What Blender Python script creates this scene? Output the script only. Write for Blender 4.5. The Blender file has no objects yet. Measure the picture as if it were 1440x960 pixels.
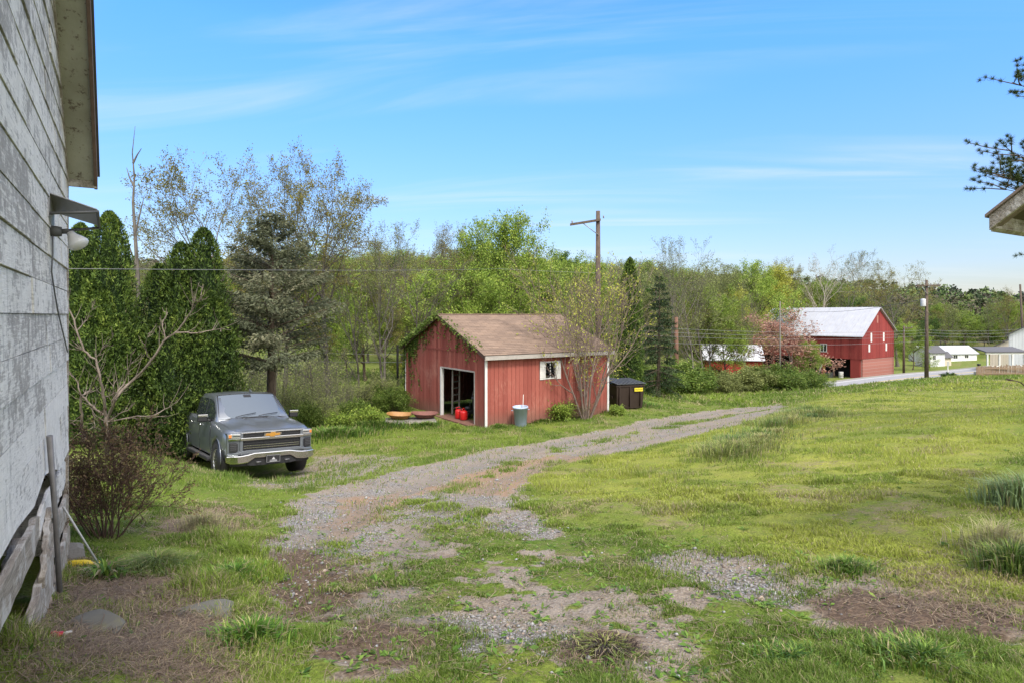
import bpy, bmesh, math, random
import numpy as np
from mathutils import Vector, Matrix, Euler

C = bpy.context.scene.collection
R = math.radians
F = 880.0          # focal length in photo pixels (1440 wide)
CZ = 1.6           # camera height above the ground it stands on

# ------------------------------------------------------------------ noise
def _hash(ix, iy, seed):
    n = (ix.astype(np.int64) * 374761393 + iy.astype(np.int64) * 668265263 + seed * 1442695041) & 0xffffffff
    n = ((n ^ (n >> 13)) * 1274126177) & 0xffffffff
    n = n ^ (n >> 16)
    return (n & 0xffffff) / float(0xffffff)

def vnoise(x, y, seed=0):
    x = np.asarray(x, float); y = np.asarray(y, float)
    ix = np.floor(x); iy = np.floor(y); fx = x - ix; fy = y - iy
    ix = ix.astype(np.int64); iy = iy.astype(np.int64)
    fx = fx * fx * (3 - 2 * fx); fy = fy * fy * (3 - 2 * fy)
    a = _hash(ix, iy, seed); b = _hash(ix + 1, iy, seed); c = _hash(ix, iy + 1, seed); d = _hash(ix + 1, iy + 1, seed)
    return (a * (1 - fx) + b * fx) * (1 - fy) + (c * (1 - fx) + d * fx) * fy

def fbm(x, y, seed=0, octv=4):
    s = 0; a = 0.5; t = 0
    for i in range(octv):
        s = s + a * vnoise(np.asarray(x) * 2 ** i, np.asarray(y) * 2 ** i, seed + i * 17); t += a; a *= 0.55
    return s / t

def sstep(a, b, x):
    t = np.clip((x - a) / (b - a), 0, 1); return t * t * (3 - 2 * t)

# ------------------------------------------------------------------ terrain
CP = [  # photo column, photo row, distance
 (10,905,2.7),(360,960,2.9),(720,960,2.95),(1080,960,2.9),(1440,960,2.8),
 (150,850,3.9),(600,850,4.3),(1000,850,4.1),(1400,850,3.9),
 (85,785,5.1),(150,780,5.3),(420,780,5.6),(700,780,5.9),(1000,780,5.5),(1400,780,5.0),
 (120,700,7.8),(250,700,9.2),(450,700,9.8),(700,700,9.3),(1000,700,8.3),(1400,700,7.0),
 (318,674,14.9),(427,663,16.0),(277,648,18.0),(250,650,13.4),(500,660,14.2),(700,650,14.0),(1000,640,13),(1400,640,10.3),
 (600,620,19.5),(400,628,19.5),(130,615,18),(40,625,17),
 (572,571,29.0),(683,601,23.2),(855,580,26.6),(621,583,26.1),(600,602,23.4),(780,580,28),
 (900,600,22.5),(1000,590,26),(1000,574,32),(1090,570,36),(1000,560,39),(900,563,33),(950,549,46),(1100,549,52),
 (1000,610,17.5),(1100,588,21),(1135,575,24),(1165,558,31),(1250,600,15.5),(1400,590,14),
 (1200,547,44),(1300,532.5,57),(1400,531.5,50),(1300,560,28),(1420,560,26),
 (1160,548,68),(1220,540.4,72.3),(1290,530,82),(1372,523,90),(1440,514,100),
 (1212,531,88),(1255,527,94),(1090,538,82),
 (1350,514,110),(1440,508,112),
 (1000,526,80),(1000,485,140),(1000,432,260),(1000,407,520),
 (1300,478,180),(1300,430,350),(1300,419,620),(1440,440,330),(1440,428,600),
 (780,530,50),(700,525,60),(700,487,110),(700,432,220),(700,385,500),
 (500,548,42),(500,497,80),(500,456,150),(500,405,350),
 (300,560,38),(200,500,75),(200,448,150),(200,395,400),
 (0,405,1500),(200,400,1500),(640,395,1500),(900,405,1500),(1440,425,1500),
 (0,435,3500),(720,435,3500),(1440,437,3500),
 (600,1470,1.4),(1200,1460,1.4),(100,1440,1.4)]
_cu = np.array([math.atan((c[0] - 720) / F) * 1.6 for c in CP]); _cv = np.array([math.log(c[2]) for c in CP])
_cz = np.array([CZ - (c[1] - 443) / F * c[2] for c in CP]) / np.array([c[2] for c in CP]) ** 0.5
def _tps(r2): return 0.5 * r2 * np.log(r2 + 1e-9)
_A = _tps((_cu[:, None] - _cu) ** 2 + (_cv[:, None] - _cv) ** 2) + np.eye(len(CP)) * 0.0015
_P = np.stack([np.ones(len(CP)), _cu, _cv], 1)
_M = np.block([[_A, _P], [_P.T, np.zeros((3, 3))]])
_W = np.linalg.solve(_M, np.concatenate([_cz, np.zeros(3)]))

def tz_smooth(X, Y):
    X = np.atleast_1d(np.asarray(X, float)); Y = np.atleast_1d(np.asarray(Y, float))
    th = np.arctan2(X, Y); th = np.clip(th, -0.9, 0.9)
    d = np.clip(np.hypot(X, Y) * np.cos(th), 1.4, 3500)
    u = th * 1.6; v = np.log(d)
    out = np.zeros(len(u))
    for s in range(0, len(u), 40000):
        e = slice(s, s + 40000)
        K = _tps((u[e, None] - _cu) ** 2 + (v[e, None] - _cv) ** 2)
        out[e] = K @ _W[:len(CP)] + _W[-3] + _W[-2] * u[e] + _W[-1] * v[e]
    return out * d ** 0.5

def tz_np(X, Y):
    X = np.atleast_1d(np.asarray(X, float)); Y = np.atleast_1d(np.asarray(Y, float))
    z = tz_smooth(X, Y); d = np.hypot(X, Y)
    near = np.clip(1 - d / 60, 0, 1)
    z = z + near * ((fbm(X * 0.9, Y * 0.9, 5) - .5) * 0.10 + (fbm(X * 4, Y * 4, 9, 3) - .5) * 0.045)
    z = z + sstep(150, 500, d) * (fbm(X * .006, Y * .006, 33) - .5) * np.clip(d * .03, 0, 30)
    return z

def tz(x, y): return float(tz_np([x], [y])[0])

def at(px, d):                      # point of the ground in that direction at that distance
    x = (px - 720) / F * d
    return Vector((x, d, tz(x, d)))
def P3(px, py, d):
    return Vector(((px - 720) / F * d, d, CZ - (py - 443) / F * d))
def topz(py, d): return CZ - (py - 443) / F * d

_ds = np.geomspace(1.5, 140, 500)
def ground_xy(px, py):              # where a sight line meets the ground
    X = (px - 720) / F * _ds; zr = CZ - (py - 443) / F * _ds
    g = tz_smooth(X, _ds)
    k = np.where(zr < g)[0]
    d = _ds[k[0]] if len(k) else 100.0
    return ((px - 720) / F * d, d)

# ------------------------------------------------------------------ mesh building
def np_mesh(name, verts, faces_list, attrs=None, smooth=False):
    me = bpy.data.meshes.new(name)
    verts = np.asarray(verts, np.float32)
    me.vertices.add(len(verts)); me.vertices.foreach_set('co', verts.ravel())
    tot = []; idx = []
    for f in faces_list:
        f = np.asarray(f, np.int32)
        if len(f) == 0: continue
        tot.append(np.full(len(f), f.shape[1], np.int32)); idx.append(f.ravel())
    tot = np.concatenate(tot); idx = np.concatenate(idx)
    me.loops.add(len(idx)); me.polygons.add(len(tot))
    me.loops.foreach_set('vertex_index', idx)
    st = np.zeros(len(tot), np.int32); st[1:] = np.cumsum(tot)[:-1]
    me.polygons.foreach_set('loop_start', st); me.polygons.foreach_set('loop_total', tot)
    if smooth: me.polygons.foreach_set('use_smooth', np.ones(len(tot), bool))
    me.update(calc_edges=True)
    for k, (typ, dat) in (attrs or {}).items():
        a = me.attributes.new(k, typ, 'POINT')
        if typ == 'FLOAT': a.data.foreach_set('value', np.asarray(dat, np.float32))
        else: a.data.foreach_set('color', np.asarray(dat, np.float32).ravel())
    return me

def put(name, me, mat=None, parent=None):
    o = bpy.data.objects.new(name, me); C.objects.link(o)
    if mat is not None and len(me.materials) == 0: me.materials.append(mat)
    if parent is not None: o.parent = parent
    return o

def tag(o, label, cat, group=None, kind=None):
    o['label'] = label; o['category'] = cat
    if group: o['group'] = group
    if kind: o['kind'] = kind
    return o

def thing(name, label, cat, loc=(0, 0, 0), rz=0.0, group=None):
    o = bpy.data.objects.new(name, None); C.objects.link(o)
    o.empty_display_size = .2
    o.location = loc; o.rotation_euler = (0, 0, rz)
    return tag(o, label, cat, group)

def copy_tree(o, parent=None):
    c = o.copy(); C.objects.link(c)
    if parent is not None: c.parent = parent
    for ch in list(o.children): copy_tree(ch, c)
    return c

class MB:
    def __init__(s): s.v = []; s.f = []; s.t = []; s.tint = 0.5; s.sm = []
    def add(s, vs, fs, tint=None, smooth=False):
        b = len(s.v); s.v += [tuple(v) for v in vs]; s.f += [tuple(b + i for i in f) for f in fs]
        s.t += [s.tint if tint is None else tint] * len(vs); s.sm += [smooth] * len(fs)
    def box(s, x0, x1, y0, y1, z0, z1, tint=None, m=None):
        vs = [Vector((x, y, z)) for z in (z0, z1) for x, y in ((x0, y0), (x1, y0), (x1, y1), (x0, y1))]
        if m is not None: vs = [m @ v for v in vs]
        s.add(vs, [(3, 2, 1, 0), (4, 5, 6, 7), (0, 1, 5, 4), (1, 2, 6, 5), (2, 3, 7, 6), (3, 0, 4, 7)], tint)
    def tube(s, pts, rad, n=8, tint=None, caps=True, smooth=True):
        pts = [Vector(p) for p in pts]
        if not hasattr(rad, '__len__'): rad = [rad] * len(pts)
        rings = []; a = None
        for i, p in enumerate(pts):
            d = (pts[min(i + 1, len(pts) - 1)] - pts[max(i - 1, 0)]).normalized()
            if a is None: a = d.orthogonal().normalized()
            a = (a - d * a.dot(d))
            a = a.normalized() if a.length > 1e-6 else d.orthogonal().normalized()
            b = d.cross(a)
            rings.append([p + (a * math.cos(2 * math.pi * k / n) + b * math.sin(2 * math.pi * k / n)) * rad[i] for k in range(n)])
        vs = [v for r in rings for v in r]; fs = []
        for i in range(len(pts) - 1):
            for k in range(n):
                k2 = (k + 1) % n
                fs.append((i * n + k, i * n + k2, (i + 1) * n + k2, (i + 1) * n + k))
        s.add(vs, fs, tint, smooth)
        if caps:
            b = len(s.v) - len(vs)
            s.f.append(tuple(b + k for k in reversed(range(n)))); s.f.append(tuple(b + (len(pts) - 1) * n + k for k in range(n))); s.sm += [False, False]
    def cyl(s, c, r, z0, z1, n=24, tint=None, r2=None):
        s.tube([(c[0], c[1], z0), (c[0], c[1], z1)], [r, r if r2 is None else r2], n, tint)
    def lathe(s, prof, c=(0, 0, 0), n=24, axis='z', tint=None, m=None):
        vs = []; fs = []
        for r, z in prof:
            for k in range(n):
                a = 2 * math.pi * k / n
                v = Vector((r * math.cos(a), r * math.sin(a), z))
                if axis == 'x': v = Vector((z, r * math.cos(a), r * math.sin(a)))
                if axis == 'y': v = Vector((r * math.sin(a), z, r * math.cos(a)))
                v = v + Vector(c)
                if m is not None: v = m @ v
                vs.append(v)
        for i in range(len(prof) - 1):
            for k in range(n):
                k2 = (k + 1) % n
                fs.append((i * n + k, i * n + k2, (i + 1) * n + k2, (i + 1) * n + k))
        s.add(vs, fs, tint, True)
    def poly(s, pts, thick, nrm, tint=None):      # a flat polygon pushed out along nrm
        pts = [Vector(p) for p in pts]; nrm = Vector(nrm) * thick; n = len(pts)
        vs = pts + [p + nrm for p in pts]
        s.add(vs, [tuple(reversed(range(n))), tuple(n + i for i in range(n))] + [(i, (i + 1) % n, n + (i + 1) % n, n + i) for i in range(n)], tint)
    def mesh(s, name='mesh', bevel=0, recalc=True):
        me = bpy.data.meshes.new(name); me.from_pydata(s.v, [], s.f)
        a = me.attributes.new('tint', 'FLOAT', 'POINT'); a.data.foreach_set('value', np.array(s.t, np.float32))
        me.polygons.foreach_set('use_smooth', np.array(s.sm, bool))
        if recalc or bevel:
            bm = bmesh.new(); bm.from_mesh(me)
            if recalc: bmesh.ops.recalc_face_normals(bm, faces=bm.faces)
            if bevel:
                es = [e for e in bm.edges if len(e.link_faces) == 2 and e.calc_face_angle(0) > .5]
                bmesh.ops.bevel(bm, geom=es, offset=bevel, segments=2, affect='EDGES', profile=.6, clamp_overlap=True)
            bm.to_mesh(me); bm.free()
        me.update()
        return me
    def build(s, name, mat, parent=None, bevel=0, recalc=True):
        return put(name, s.mesh(name, bevel, recalc), mat, parent)

# ------------------------------------------------------------------ materials
class NT:
    def __init__(s, name):
        s.m = bpy.data.materials.new(name); s.m.use_nodes = True
        s.t = s.m.node_tree; s.n = s.t.nodes; s.n.clear()
        s.out = s.n.new('ShaderNodeOutputMaterial')
    def new(s, typ, **kw):
        n = s.n.new(typ)
        for k, v in kw.items(): setattr(n, k, v)
        return n
    def link(s, a, b): s.t.links.new(a, b)
    def val(s, sock, v):
        if isinstance(v, bpy.types.NodeSocket): s.link(v, sock)
        elif isinstance(v, (tuple, list)) and len(v) == 3 and sock.type == 'RGBA': sock.default_value = (*v, 1)
        else: sock.default_value = v
    def coord(s, scale=(1, 1, 1), rot=(0, 0, 0)):
        t = s.new('ShaderNodeTexCoord'); m = s.new('ShaderNodeMapping')
        m.inputs['Scale'].default_value = scale; m.inputs['Rotation'].default_value = rot
        s.link(t.outputs['Object'], m.inputs['Vector']); return m.outputs[0]
    def noise(s, vec, scale, detail=4, rough=.55, dist=0):
        n = s.new('ShaderNodeTexNoise'); s.link(vec, n.inputs['Vector'])
        n.inputs['Scale'].default_value = scale; n.inputs['Detail'].default_value = detail
        n.inputs['Roughness'].default_value = rough; n.inputs['Distortion'].default_value = dist
        return n.outputs['Fac']
    def voro(s, vec, scale, out='Distance', feature='F1'):
        n = s.new('ShaderNodeTexVoronoi', feature=feature); s.link(vec, n.inputs['Vector'])
        n.inputs['Scale'].default_value = scale; return n.outputs[out]
    def ramp(s, fac, stops, interp='LINEAR'):
        r = s.new('ShaderNodeValToRGB'); r.color_ramp.interpolation = interp
        e = r.color_ramp.elements
        while len(e) < len(stops): e.new(.5)
        for i, (p, c) in enumerate(stops):
            e[i].position = p
            e[i].color = (c, c, c, 1) if not hasattr(c, '__len__') else (*c, 1)
        s.link(fac, r.inputs[0]); return r.outputs[0]
    def mix(s, f, a, b, mode='MIX'):
        n = s.new('ShaderNodeMix', data_type='RGBA', blend_type=mode, clamp_factor=True)
        s.val(n.inputs[0], f); s.val(n.inputs[6], a); s.val(n.inputs[7], b); return n.outputs[2]
    def math(s, op, a, b=0.0, clamp=False):
        n = s.new('ShaderNodeMath', operation=op, use_clamp=clamp)
        s.val(n.inputs[0], a); s.val(n.inputs[1], b); return n.outputs[0]
    def attr(s, name, out='Fac'):
        n = s.new('ShaderNodeAttribute', attribute_name=name); return n.outputs[out]
    def objrand(s): return s.new('ShaderNodeObjectInfo').outputs['Random']
    def bump(s, h, strength=.3, dist=.02, normal=None):
        b = s.new('ShaderNodeBump'); b.inputs['Strength'].default_value = strength; b.inputs['Distance'].default_value = dist
        s.link(h, b.inputs['Height'])
        if normal is not None: s.link(normal, b.inputs['Normal'])
        return b.outputs[0]
    def bsdf(s, col, rough=.7, metal=0.0, normal=None, spec=.5, **kw):
        b = s.new('ShaderNodeBsdfPrincipled')
        s.val(b.inputs['Base Color'], col); s.val(b.inputs['Roughness'], rough); s.val(b.inputs['Metallic'], metal)
        b.inputs['Specular IOR Level'].default_value = spec
        for k, v in kw.items(): s.val(b.inputs[k.replace('_', ' ')], v)
        if normal is not None: s.link(normal, b.inputs['Normal'])
        s.link(b.outputs[0], s.out.inputs[0]); return b

def simple(name, col, rough=.6, metal=0.0, var=.25, scale=6, bump=.15, spec=.4, bd=.01):
    t = NT(name); v = t.coord(); n = t.noise(v, scale, 6, .6)
    c = t.mix(n, tuple(x * (1 - var) for x in col), tuple(min(1, x * (1 + var)) for x in col))
    t.bsdf(c, rough, metal, t.bump(t.noise(v, scale * 6, 4), bump, bd) if bump else None, spec)
    return t.m

def leafmat(name, a, b, c=None, trans=.35, rough=.6, rnd=.25):
    t = NT(name); f = t.attr('tint')
    col = t.ramp(f, [(0, a), (1, b)] if c is None else [(0, a), (.55, b), (1, c)])
    v = t.math('ADD', t.math('MULTIPLY', t.objrand(), rnd), 1 - rnd / 2)
    h = t.new('ShaderNodeHueSaturation'); t.link(col, h.inputs['Color']); t.link(v, h.inputs['Value'])
    h.inputs['Hue'].default_value = .5
    d = t.new('ShaderNodeBsdfPrincipled'); t.link(h.outputs[0], d.inputs['Base Color']); d.inputs['Roughness'].default_value = rough
    d.inputs['Specular IOR Level'].default_value = .25
    tr = t.new('ShaderNodeBsdfTranslucent'); t.link(h.outputs[0], tr.inputs['Color'])
    mx = t.new('ShaderNodeMixShader'); mx.inputs[0].default_value = trans
    t.link(d.outputs[0], mx.inputs[1]); t.link(tr.outputs[0], mx.inputs[2]); t.link(mx.outputs[0], t.out.inputs[0])
    return t.m

def barkmat(name, a, b):
    t = NT(name); v = t.coord((1, 1, .25)); n = t.noise(v, 14, 6, .65)
    t.bsdf(t.ramp(n, [(.3, a), (.7, b)]), .9, 0, t.bump(n, .6, .02), .15); return t.m

# ------------------------------------------------------------------ camera, world, light
cam = bpy.data.objects.new('camera', bpy.data.cameras.new('camera')); C.objects.link(cam)
cam.location = (0, 0, CZ); cam.rotation_euler = (R(90), 0, 0)
cam.data.lens = F / 1440 * 36; cam.data.sensor_width = 36; cam.data.shift_y = -37 / 1440
cam.data.clip_start = .05; cam.data.clip_end = 9000
S = bpy.context.scene; S.camera = cam
S.view_settings.view_transform = 'Standard'; S.view_settings.look = 'None'; S.view_settings.exposure = 0
S.cycles.use_denoising = True
try: S.cycles.denoiser = 'OPENIMAGEDENOISE'
except Exception: pass
S.cycles.max_bounces = 6; S.cycles.transparent_max_bounces = 8; S.cycles.diffuse_bounces = 3; S.cycles.glossy_bounces = 3; S.cycles.transmission_bounces = 4
S.cycles.caustics_reflective = False; S.cycles.caustics_refractive = False

SUN_EL, SUN_AZ = 52.0, 157.0       # azimuth clockwise from +Y (the view direction)
w = bpy.data.worlds.new('World'); S.world = w; w.use_nodes = True
nt = w.node_tree; nt.nodes.clear()
out = nt.nodes.new('ShaderNodeOutputWorld'); bg = nt.nodes.new('ShaderNodeBackground'); sky = nt.nodes.new('ShaderNodeTexSky')
sky.sky_type = 'NISHITA'; sky.sun_disc = False; sky.sun_elevation = R(SUN_EL); sky.sun_rotation = R(SUN_AZ)
sky.air_density = 1.0; sky.dust_density = .3; sky.ozone_density = 2.2; sky.altitude = 100
bg.inputs[1].default_value = .15
tc = nt.nodes.new('ShaderNodeTexCoord')
sep = nt.nodes.new('ShaderNodeSeparateXYZ'); nt.links.new(tc.outputs['Generated'], sep.inputs[0])
def wm(op, a, b=0.0, clamp=False):
    n = nt.nodes.new('ShaderNodeMath'); n.operation = op; n.use_clamp = clamp
    for i, v in enumerate((a, b)):
        if isinstance(v, bpy.types.NodeSocket): nt.links.new(v, n.inputs[i])
        else: n.inputs[i].default_value = v
    return n.outputs[0]
# thin cirrus on a high flat layer: direction / elevation
zc = wm('MAXIMUM', sep.outputs[2], .02)
zz = wm('ADD', zc, .10)
cx = wm('DIVIDE', sep.outputs[0], zz); cy = wm('DIVIDE', sep.outputs[1], zz)
comb = nt.nodes.new('ShaderNodeCombineXYZ'); nt.links.new(wm('MULTIPLY', cx, .50), comb.inputs[0]); nt.links.new(wm('ADD', wm('MULTIPLY', cy, 2.3), wm('MULTIPLY', cx, .35)), comb.inputs[1])
def wnoise(scale, det, dist, rough=.55):
    n = nt.nodes.new('ShaderNodeTexNoise'); nt.links.new(comb.outputs[0], n.inputs['Vector'])
    n.inputs['Scale'].default_value = scale; n.inputs['Detail'].default_value = det; n.inputs['Distortion'].default_value = dist; n.inputs['Roughness'].default_value = rough
    return n.outputs['Fac']
def wramp(f, a, b):
    r = nt.nodes.new('ShaderNodeMapRange'); r.interpolation_type = 'SMOOTHSTEP'; nt.links.new(f, r.inputs[0])
    r.inputs[1].default_value = a; r.inputs[2].default_value = b; return r.outputs[0]
cl = wm('MULTIPLY', wramp(wnoise(.9, 9, .9), .42, .72), wramp(wnoise(.40, 3, .2), .46, .60))
haze = wramp(sep.outputs[2], .42, -.02)
cl = wm('ADD', wm('MULTIPLY', cl, .42), wm('MULTIPLY', wm('POWER', haze, 2.0), .10), True)
hs = nt.nodes.new('ShaderNodeHueSaturation'); nt.links.new(sky.outputs[0], hs.inputs['Color'])
hs.inputs['Saturation'].default_value = 1.22; hs.inputs['Value'].default_value = 1.0
mixc = nt.nodes.new('ShaderNodeMix'); mixc.data_type = 'RGBA'
nt.links.new(cl, mixc.inputs[0]); nt.links.new(hs.outputs[0], mixc.inputs[6]); mixc.inputs[7].default_value = (6.2, 6.6, 6.9, 1)
# unseen glow added around the sun as neutral fill light, and the deep blue lifted a little as in the photograph
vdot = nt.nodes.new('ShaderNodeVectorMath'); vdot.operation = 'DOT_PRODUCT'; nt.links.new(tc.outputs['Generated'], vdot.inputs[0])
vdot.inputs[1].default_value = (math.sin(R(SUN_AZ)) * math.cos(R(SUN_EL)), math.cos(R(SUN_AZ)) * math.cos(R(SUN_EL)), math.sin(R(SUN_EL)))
fill_glow = wramp(vdot.outputs['Value'], .0, .95)
lift = nt.nodes.new('ShaderNodeMix'); lift.data_type = 'RGBA'; lift.blend_type = 'MULTIPLY'; lift.inputs[0].default_value = 1.0
rampz = nt.nodes.new('ShaderNodeValToRGB'); e = rampz.color_ramp.elements; e[0].position = 0.0; e[0].color = (1.0, .90, 1.0, 1); e[1].position = .42; e[1].color = (.60, .80, 1.0, 1)
gain = nt.nodes.new('ShaderNodeMapRange'); nt.links.new(sep.outputs[2], gain.inputs[0]); gain.inputs[1].default_value = .0; gain.inputs[2].default_value = .40; gain.inputs[3].default_value = .72; gain.inputs[4].default_value = 2.55
nt.links.new(hs.outputs[0], lift.inputs[6]); nt.links.new(sep.outputs[2], rampz.inputs[0]); gmul = nt.nodes.new('ShaderNodeVectorMath'); gmul.operation = 'SCALE'; nt.links.new(rampz.outputs[0], gmul.inputs[0]); nt.links.new(gain.outputs[0], gmul.inputs['Scale']); nt.links.new(gmul.outputs[0], lift.inputs[7]); nt.links.new(lift.outputs[2], mixc.inputs[6])
mix2 = nt.nodes.new('ShaderNodeMix'); mix2.data_type = 'RGBA'; nt.links.new(wm('MULTIPLY', fill_glow, .75), mix2.inputs[0]); nt.links.new(mixc.outputs[2], mix2.inputs[6]); mix2.inputs[7].default_value = (23.0, 21.2, 18.8, 1)
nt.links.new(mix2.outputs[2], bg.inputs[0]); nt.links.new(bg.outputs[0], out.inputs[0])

sl = bpy.data.lights.new('sun', 'SUN'); sl.energy = 4.2; sl.angle = R(11); sl.color = (1, .95, .87)
so = bpy.data.objects.new('sun', sl); C.objects.link(so)
az, el = R(SUN_AZ), R(SUN_EL)
sdir = Vector((math.sin(az) * math.cos(el), math.cos(az) * math.cos(el), math.sin(el)))
so.rotation_euler = sdir.to_track_quat('Z', 'Y').to_euler(); so.location = sdir * 60
# ------------------------------------------------------------------ ground zones (world polygons)
def wpoly(pts): return np.array([ground_xy(*p) for p in pts])
def sdist(X, Y, poly):              # signed distance to polygon, positive inside
    n = len(poly); d = np.full(X.shape, 1e9); ins = np.zeros(X.shape, bool)
    for i in range(n):
        ax, ay = poly[i]; bx, by = poly[(i + 1) % n]; ex, ey = bx - ax, by - ay
        t = np.clip(((X - ax) * ex + (Y - ay) * ey) / (ex * ex + ey * ey + 1e-9), 0, 1)
        d = np.minimum(d, np.hypot(X - ax - t * ex, Y - ay - t * ey))
        c = ((ay > Y) != (by > Y)) & (X < ex * (Y - ay) / (ey if abs(ey) > 1e-9 else 1e-9) + ax)
        ins ^= c
    return np.where(ins, d, -d)
def ldist(X, Y, pl):
    d = np.full(X.shape, 1e9)
    for i in range(len(pl) - 1):
        ax, ay = pl[i]; bx, by = pl[i + 1]; ex, ey = bx - ax, by - ay
        t = np.clip(((X - ax) * ex + (Y - ay) * ey) / (ex * ex + ey * ey + 1e-9), 0, 1)
        d = np.minimum(d, np.hypot(X - ax - t * ex, Y - ay - t * ey))
    return d

Z_DRIVE = wpoly([(1100,566),(1000,577),(908,592),(855,605),(780,618),(697,631),(591,655),(485,681),(433,697),(406,718),(396,745),(398,775),(405,805),
                 (470,830),(570,800),(515,772),(538,735),(580,712),(650,705),(690,722),(765,750),(722,695),(723,668),(776,650),(908,628),(1000,604),(1095,579)])
RUT_A = wpoly([(1090,568),(1000,580),(900,597),(800,618),(700,645),(600,675),(520,705),(470,740),(450,790),(470,850)])
RUT_B = wpoly([(1090,577),(1000,598),(900,618),(800,640),(720,668),(660,700),(600,740),(560,790),(560,860)])
Z_STRIP2 = wpoly([(900,607),(800,629),(710,657),(630,688),(560,722),(510,765),(515,830)])
Z_STRIP = wpoly([(1095,573),(1040,582),(985,591),(930,602)])
Z_PARK = wpoly([(310,668),(440,640),(560,636),(600,652),(485,681),(425,690),(350,684)])
Z_PATCH = wpoly([(396,780),(440,735),(560,715),(800,738),(980,762),(1120,775),(1240,815),(1430,850),(1440,905),(1180,905),(1000,960),(480,960),(400,890),(385,830)])
Z_G1 = wpoly([(396,745),(410,715),(470,690),(540,690),(530,720),(480,740),(520,775),(500,790),(440,765),(400,770)])
Z_G2 = wpoly([(900,775),(990,768),(1080,785),(1150,820),(1120,850),(1040,845),(960,820),(900,800)])
Z_G3 = wpoly([(560,850),(700,840),(800,860),(840,890),(780,920),(690,935),(640,960),(570,940),(600,890),(550,870)])
Z_G4 = wpoly([(640,690),(740,700),(790,745),(740,758),(640,735),(560,735),(560,712)])
Z_D1 = wpoly([(1120,835),(1180,820),(1260,830),(1400,850),(1440,870),(1440,905),(1330,895),(1200,885),(1140,868)])
Z_D2 = wpoly([(390,790),(430,770),(480,800),(500,860),(450,880),(410,850)])
Z_D3 = wpoly([(790,905),(840,885),(910,890),(920,920),(850,945),(790,930)])
Z_D4 = wpoly([(430,880),(520,860),(600,880),(580,930),(500,950),(450,920)])
Z_O1 = wpoly([(690,655),(790,638),(850,640),(780,655),(730,668),(720,700),(640,690),(600,690),(640,668)])
Z_O2 = wpoly([(480,700),(560,690),(580,705),(520,730),(470,750),(450,740)])
Z_S1 = wpoly([(10,910),(90,785),(200,800),(330,840),(380,900),(330,960),(0,960)])
Z_S2 = wpoly([(230,720),(300,705),(370,725),(360,755),(270,765),(220,745)])
Z_S3 = wpoly([(1250,810),(1440,760),(1440,860),(1300,860)])
Z_LAWN = wpoly([(760,640),(1100,588),(1170,556),(1440,533),(1440,840),(1250,810),(1100,770),(800,730),(740,680)])
Z_BANK = wpoly([(1010,640),(1040,610),(1100,585),(1140,560),(1155,600),(1140,640),(1080,650)])
ROAD_A = ((1220 - 720) / F * 72.3, 72.3); RD = np.array([.843, .537]); RD = RD / np.hypot(*RD); RN = np.array([-RD[1], RD[0]])

def zones(X, Y):
    n1 = fbm(X * 1.3, Y * 1.3, 101) - .5; n2 = fbm(X * 5, Y * 5, 102, 3) - .5; n3 = fbm(X * .35, Y * .35, 103) - .5
    n4 = fbm(X * 14, Y * 14, 104, 2) - .5; wob = n1 * .75 + n2 * .45 + n4 * .22
    def m(p, soft=.25, k=1.0, k0=0): return sstep(-soft, soft, sdist(X, Y, p) + wob * k + k0)
    near = Y < 60
    drive = m(Z_DRIVE, .3, .9, .15) * near
    strip = sstep(.55, .15, ldist(X, Y, Z_STRIP) + wob * .5)
    park = m(Z_PARK, .6, 1.2) * .8
    patch = m(Z_PATCH, .35, 1.1)
    grav = np.maximum.reduce([drive * (.46 + .8 * n1), park * .55, m(Z_G1, .2, .6), m(Z_G2, .25, .5), m(Z_G3, .25, 1.0, -.25), m(Z_G4, .2, .5) * .7])
    soil = np.maximum.reduce([m(Z_D1, .2, .6), m(Z_D2, .3, .9, .1), m(Z_D3, .12, .3), m(Z_D4, .3, .9, .1)])
    orange = np.maximum(m(Z_O1, .5, 1.0), m(Z_O2, .4, .8))
    straw = np.maximum.reduce([m(Z_S1, .3, .7), m(Z_S2, .35, .7) * .8, m(Z_S3, .3, 1.1) * .6])
    st2 = sstep(.50, .12, ldist(X, Y, Z_STRIP2) + wob * .6) * .8; ruts = np.maximum(sstep(.42, .12, ldist(X, Y, RUT_A) + wob * .3), sstep(.42, .12, ldist(X, Y, RUT_B) + wob * .3)) * near
    bare = np.maximum.reduce([drive * (1 - .75 * strip), park * .75, soil, grav * .9]) * (1 - st2 * sstep(.40, .55, fbm(X * 2.3, Y * 2.3, 205) + n2 * .3))
    # the worn middle: grass in tufts
    tuft = sstep(.35, .49, fbm(X * 1.6, Y * 1.6, 201) + n2 * .25)
    pb = patch * (1 - tuft * .85)
    bare = np.maximum(bare, pb * .85)
    bare = np.maximum(bare, straw * .82)
    # thin spots in the grass everywhere
    spots = sstep(.56, .72, fbm(X * 1.1, Y * 1.1, 301) + n2 * .15)
    grass = np.clip(1 - bare, 0, 1)
    lawn = m(Z_LAWN, .8, 1.0)
    return dict(ruts=ruts, grass=grass, grav=grav, soil=soil, orange=orange, straw=straw, spots=spots, lawn=lawn, patch=patch, n1=n1, n2=n2, n3=n3, bank=m(Z_BANK, .5, .8))

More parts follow.
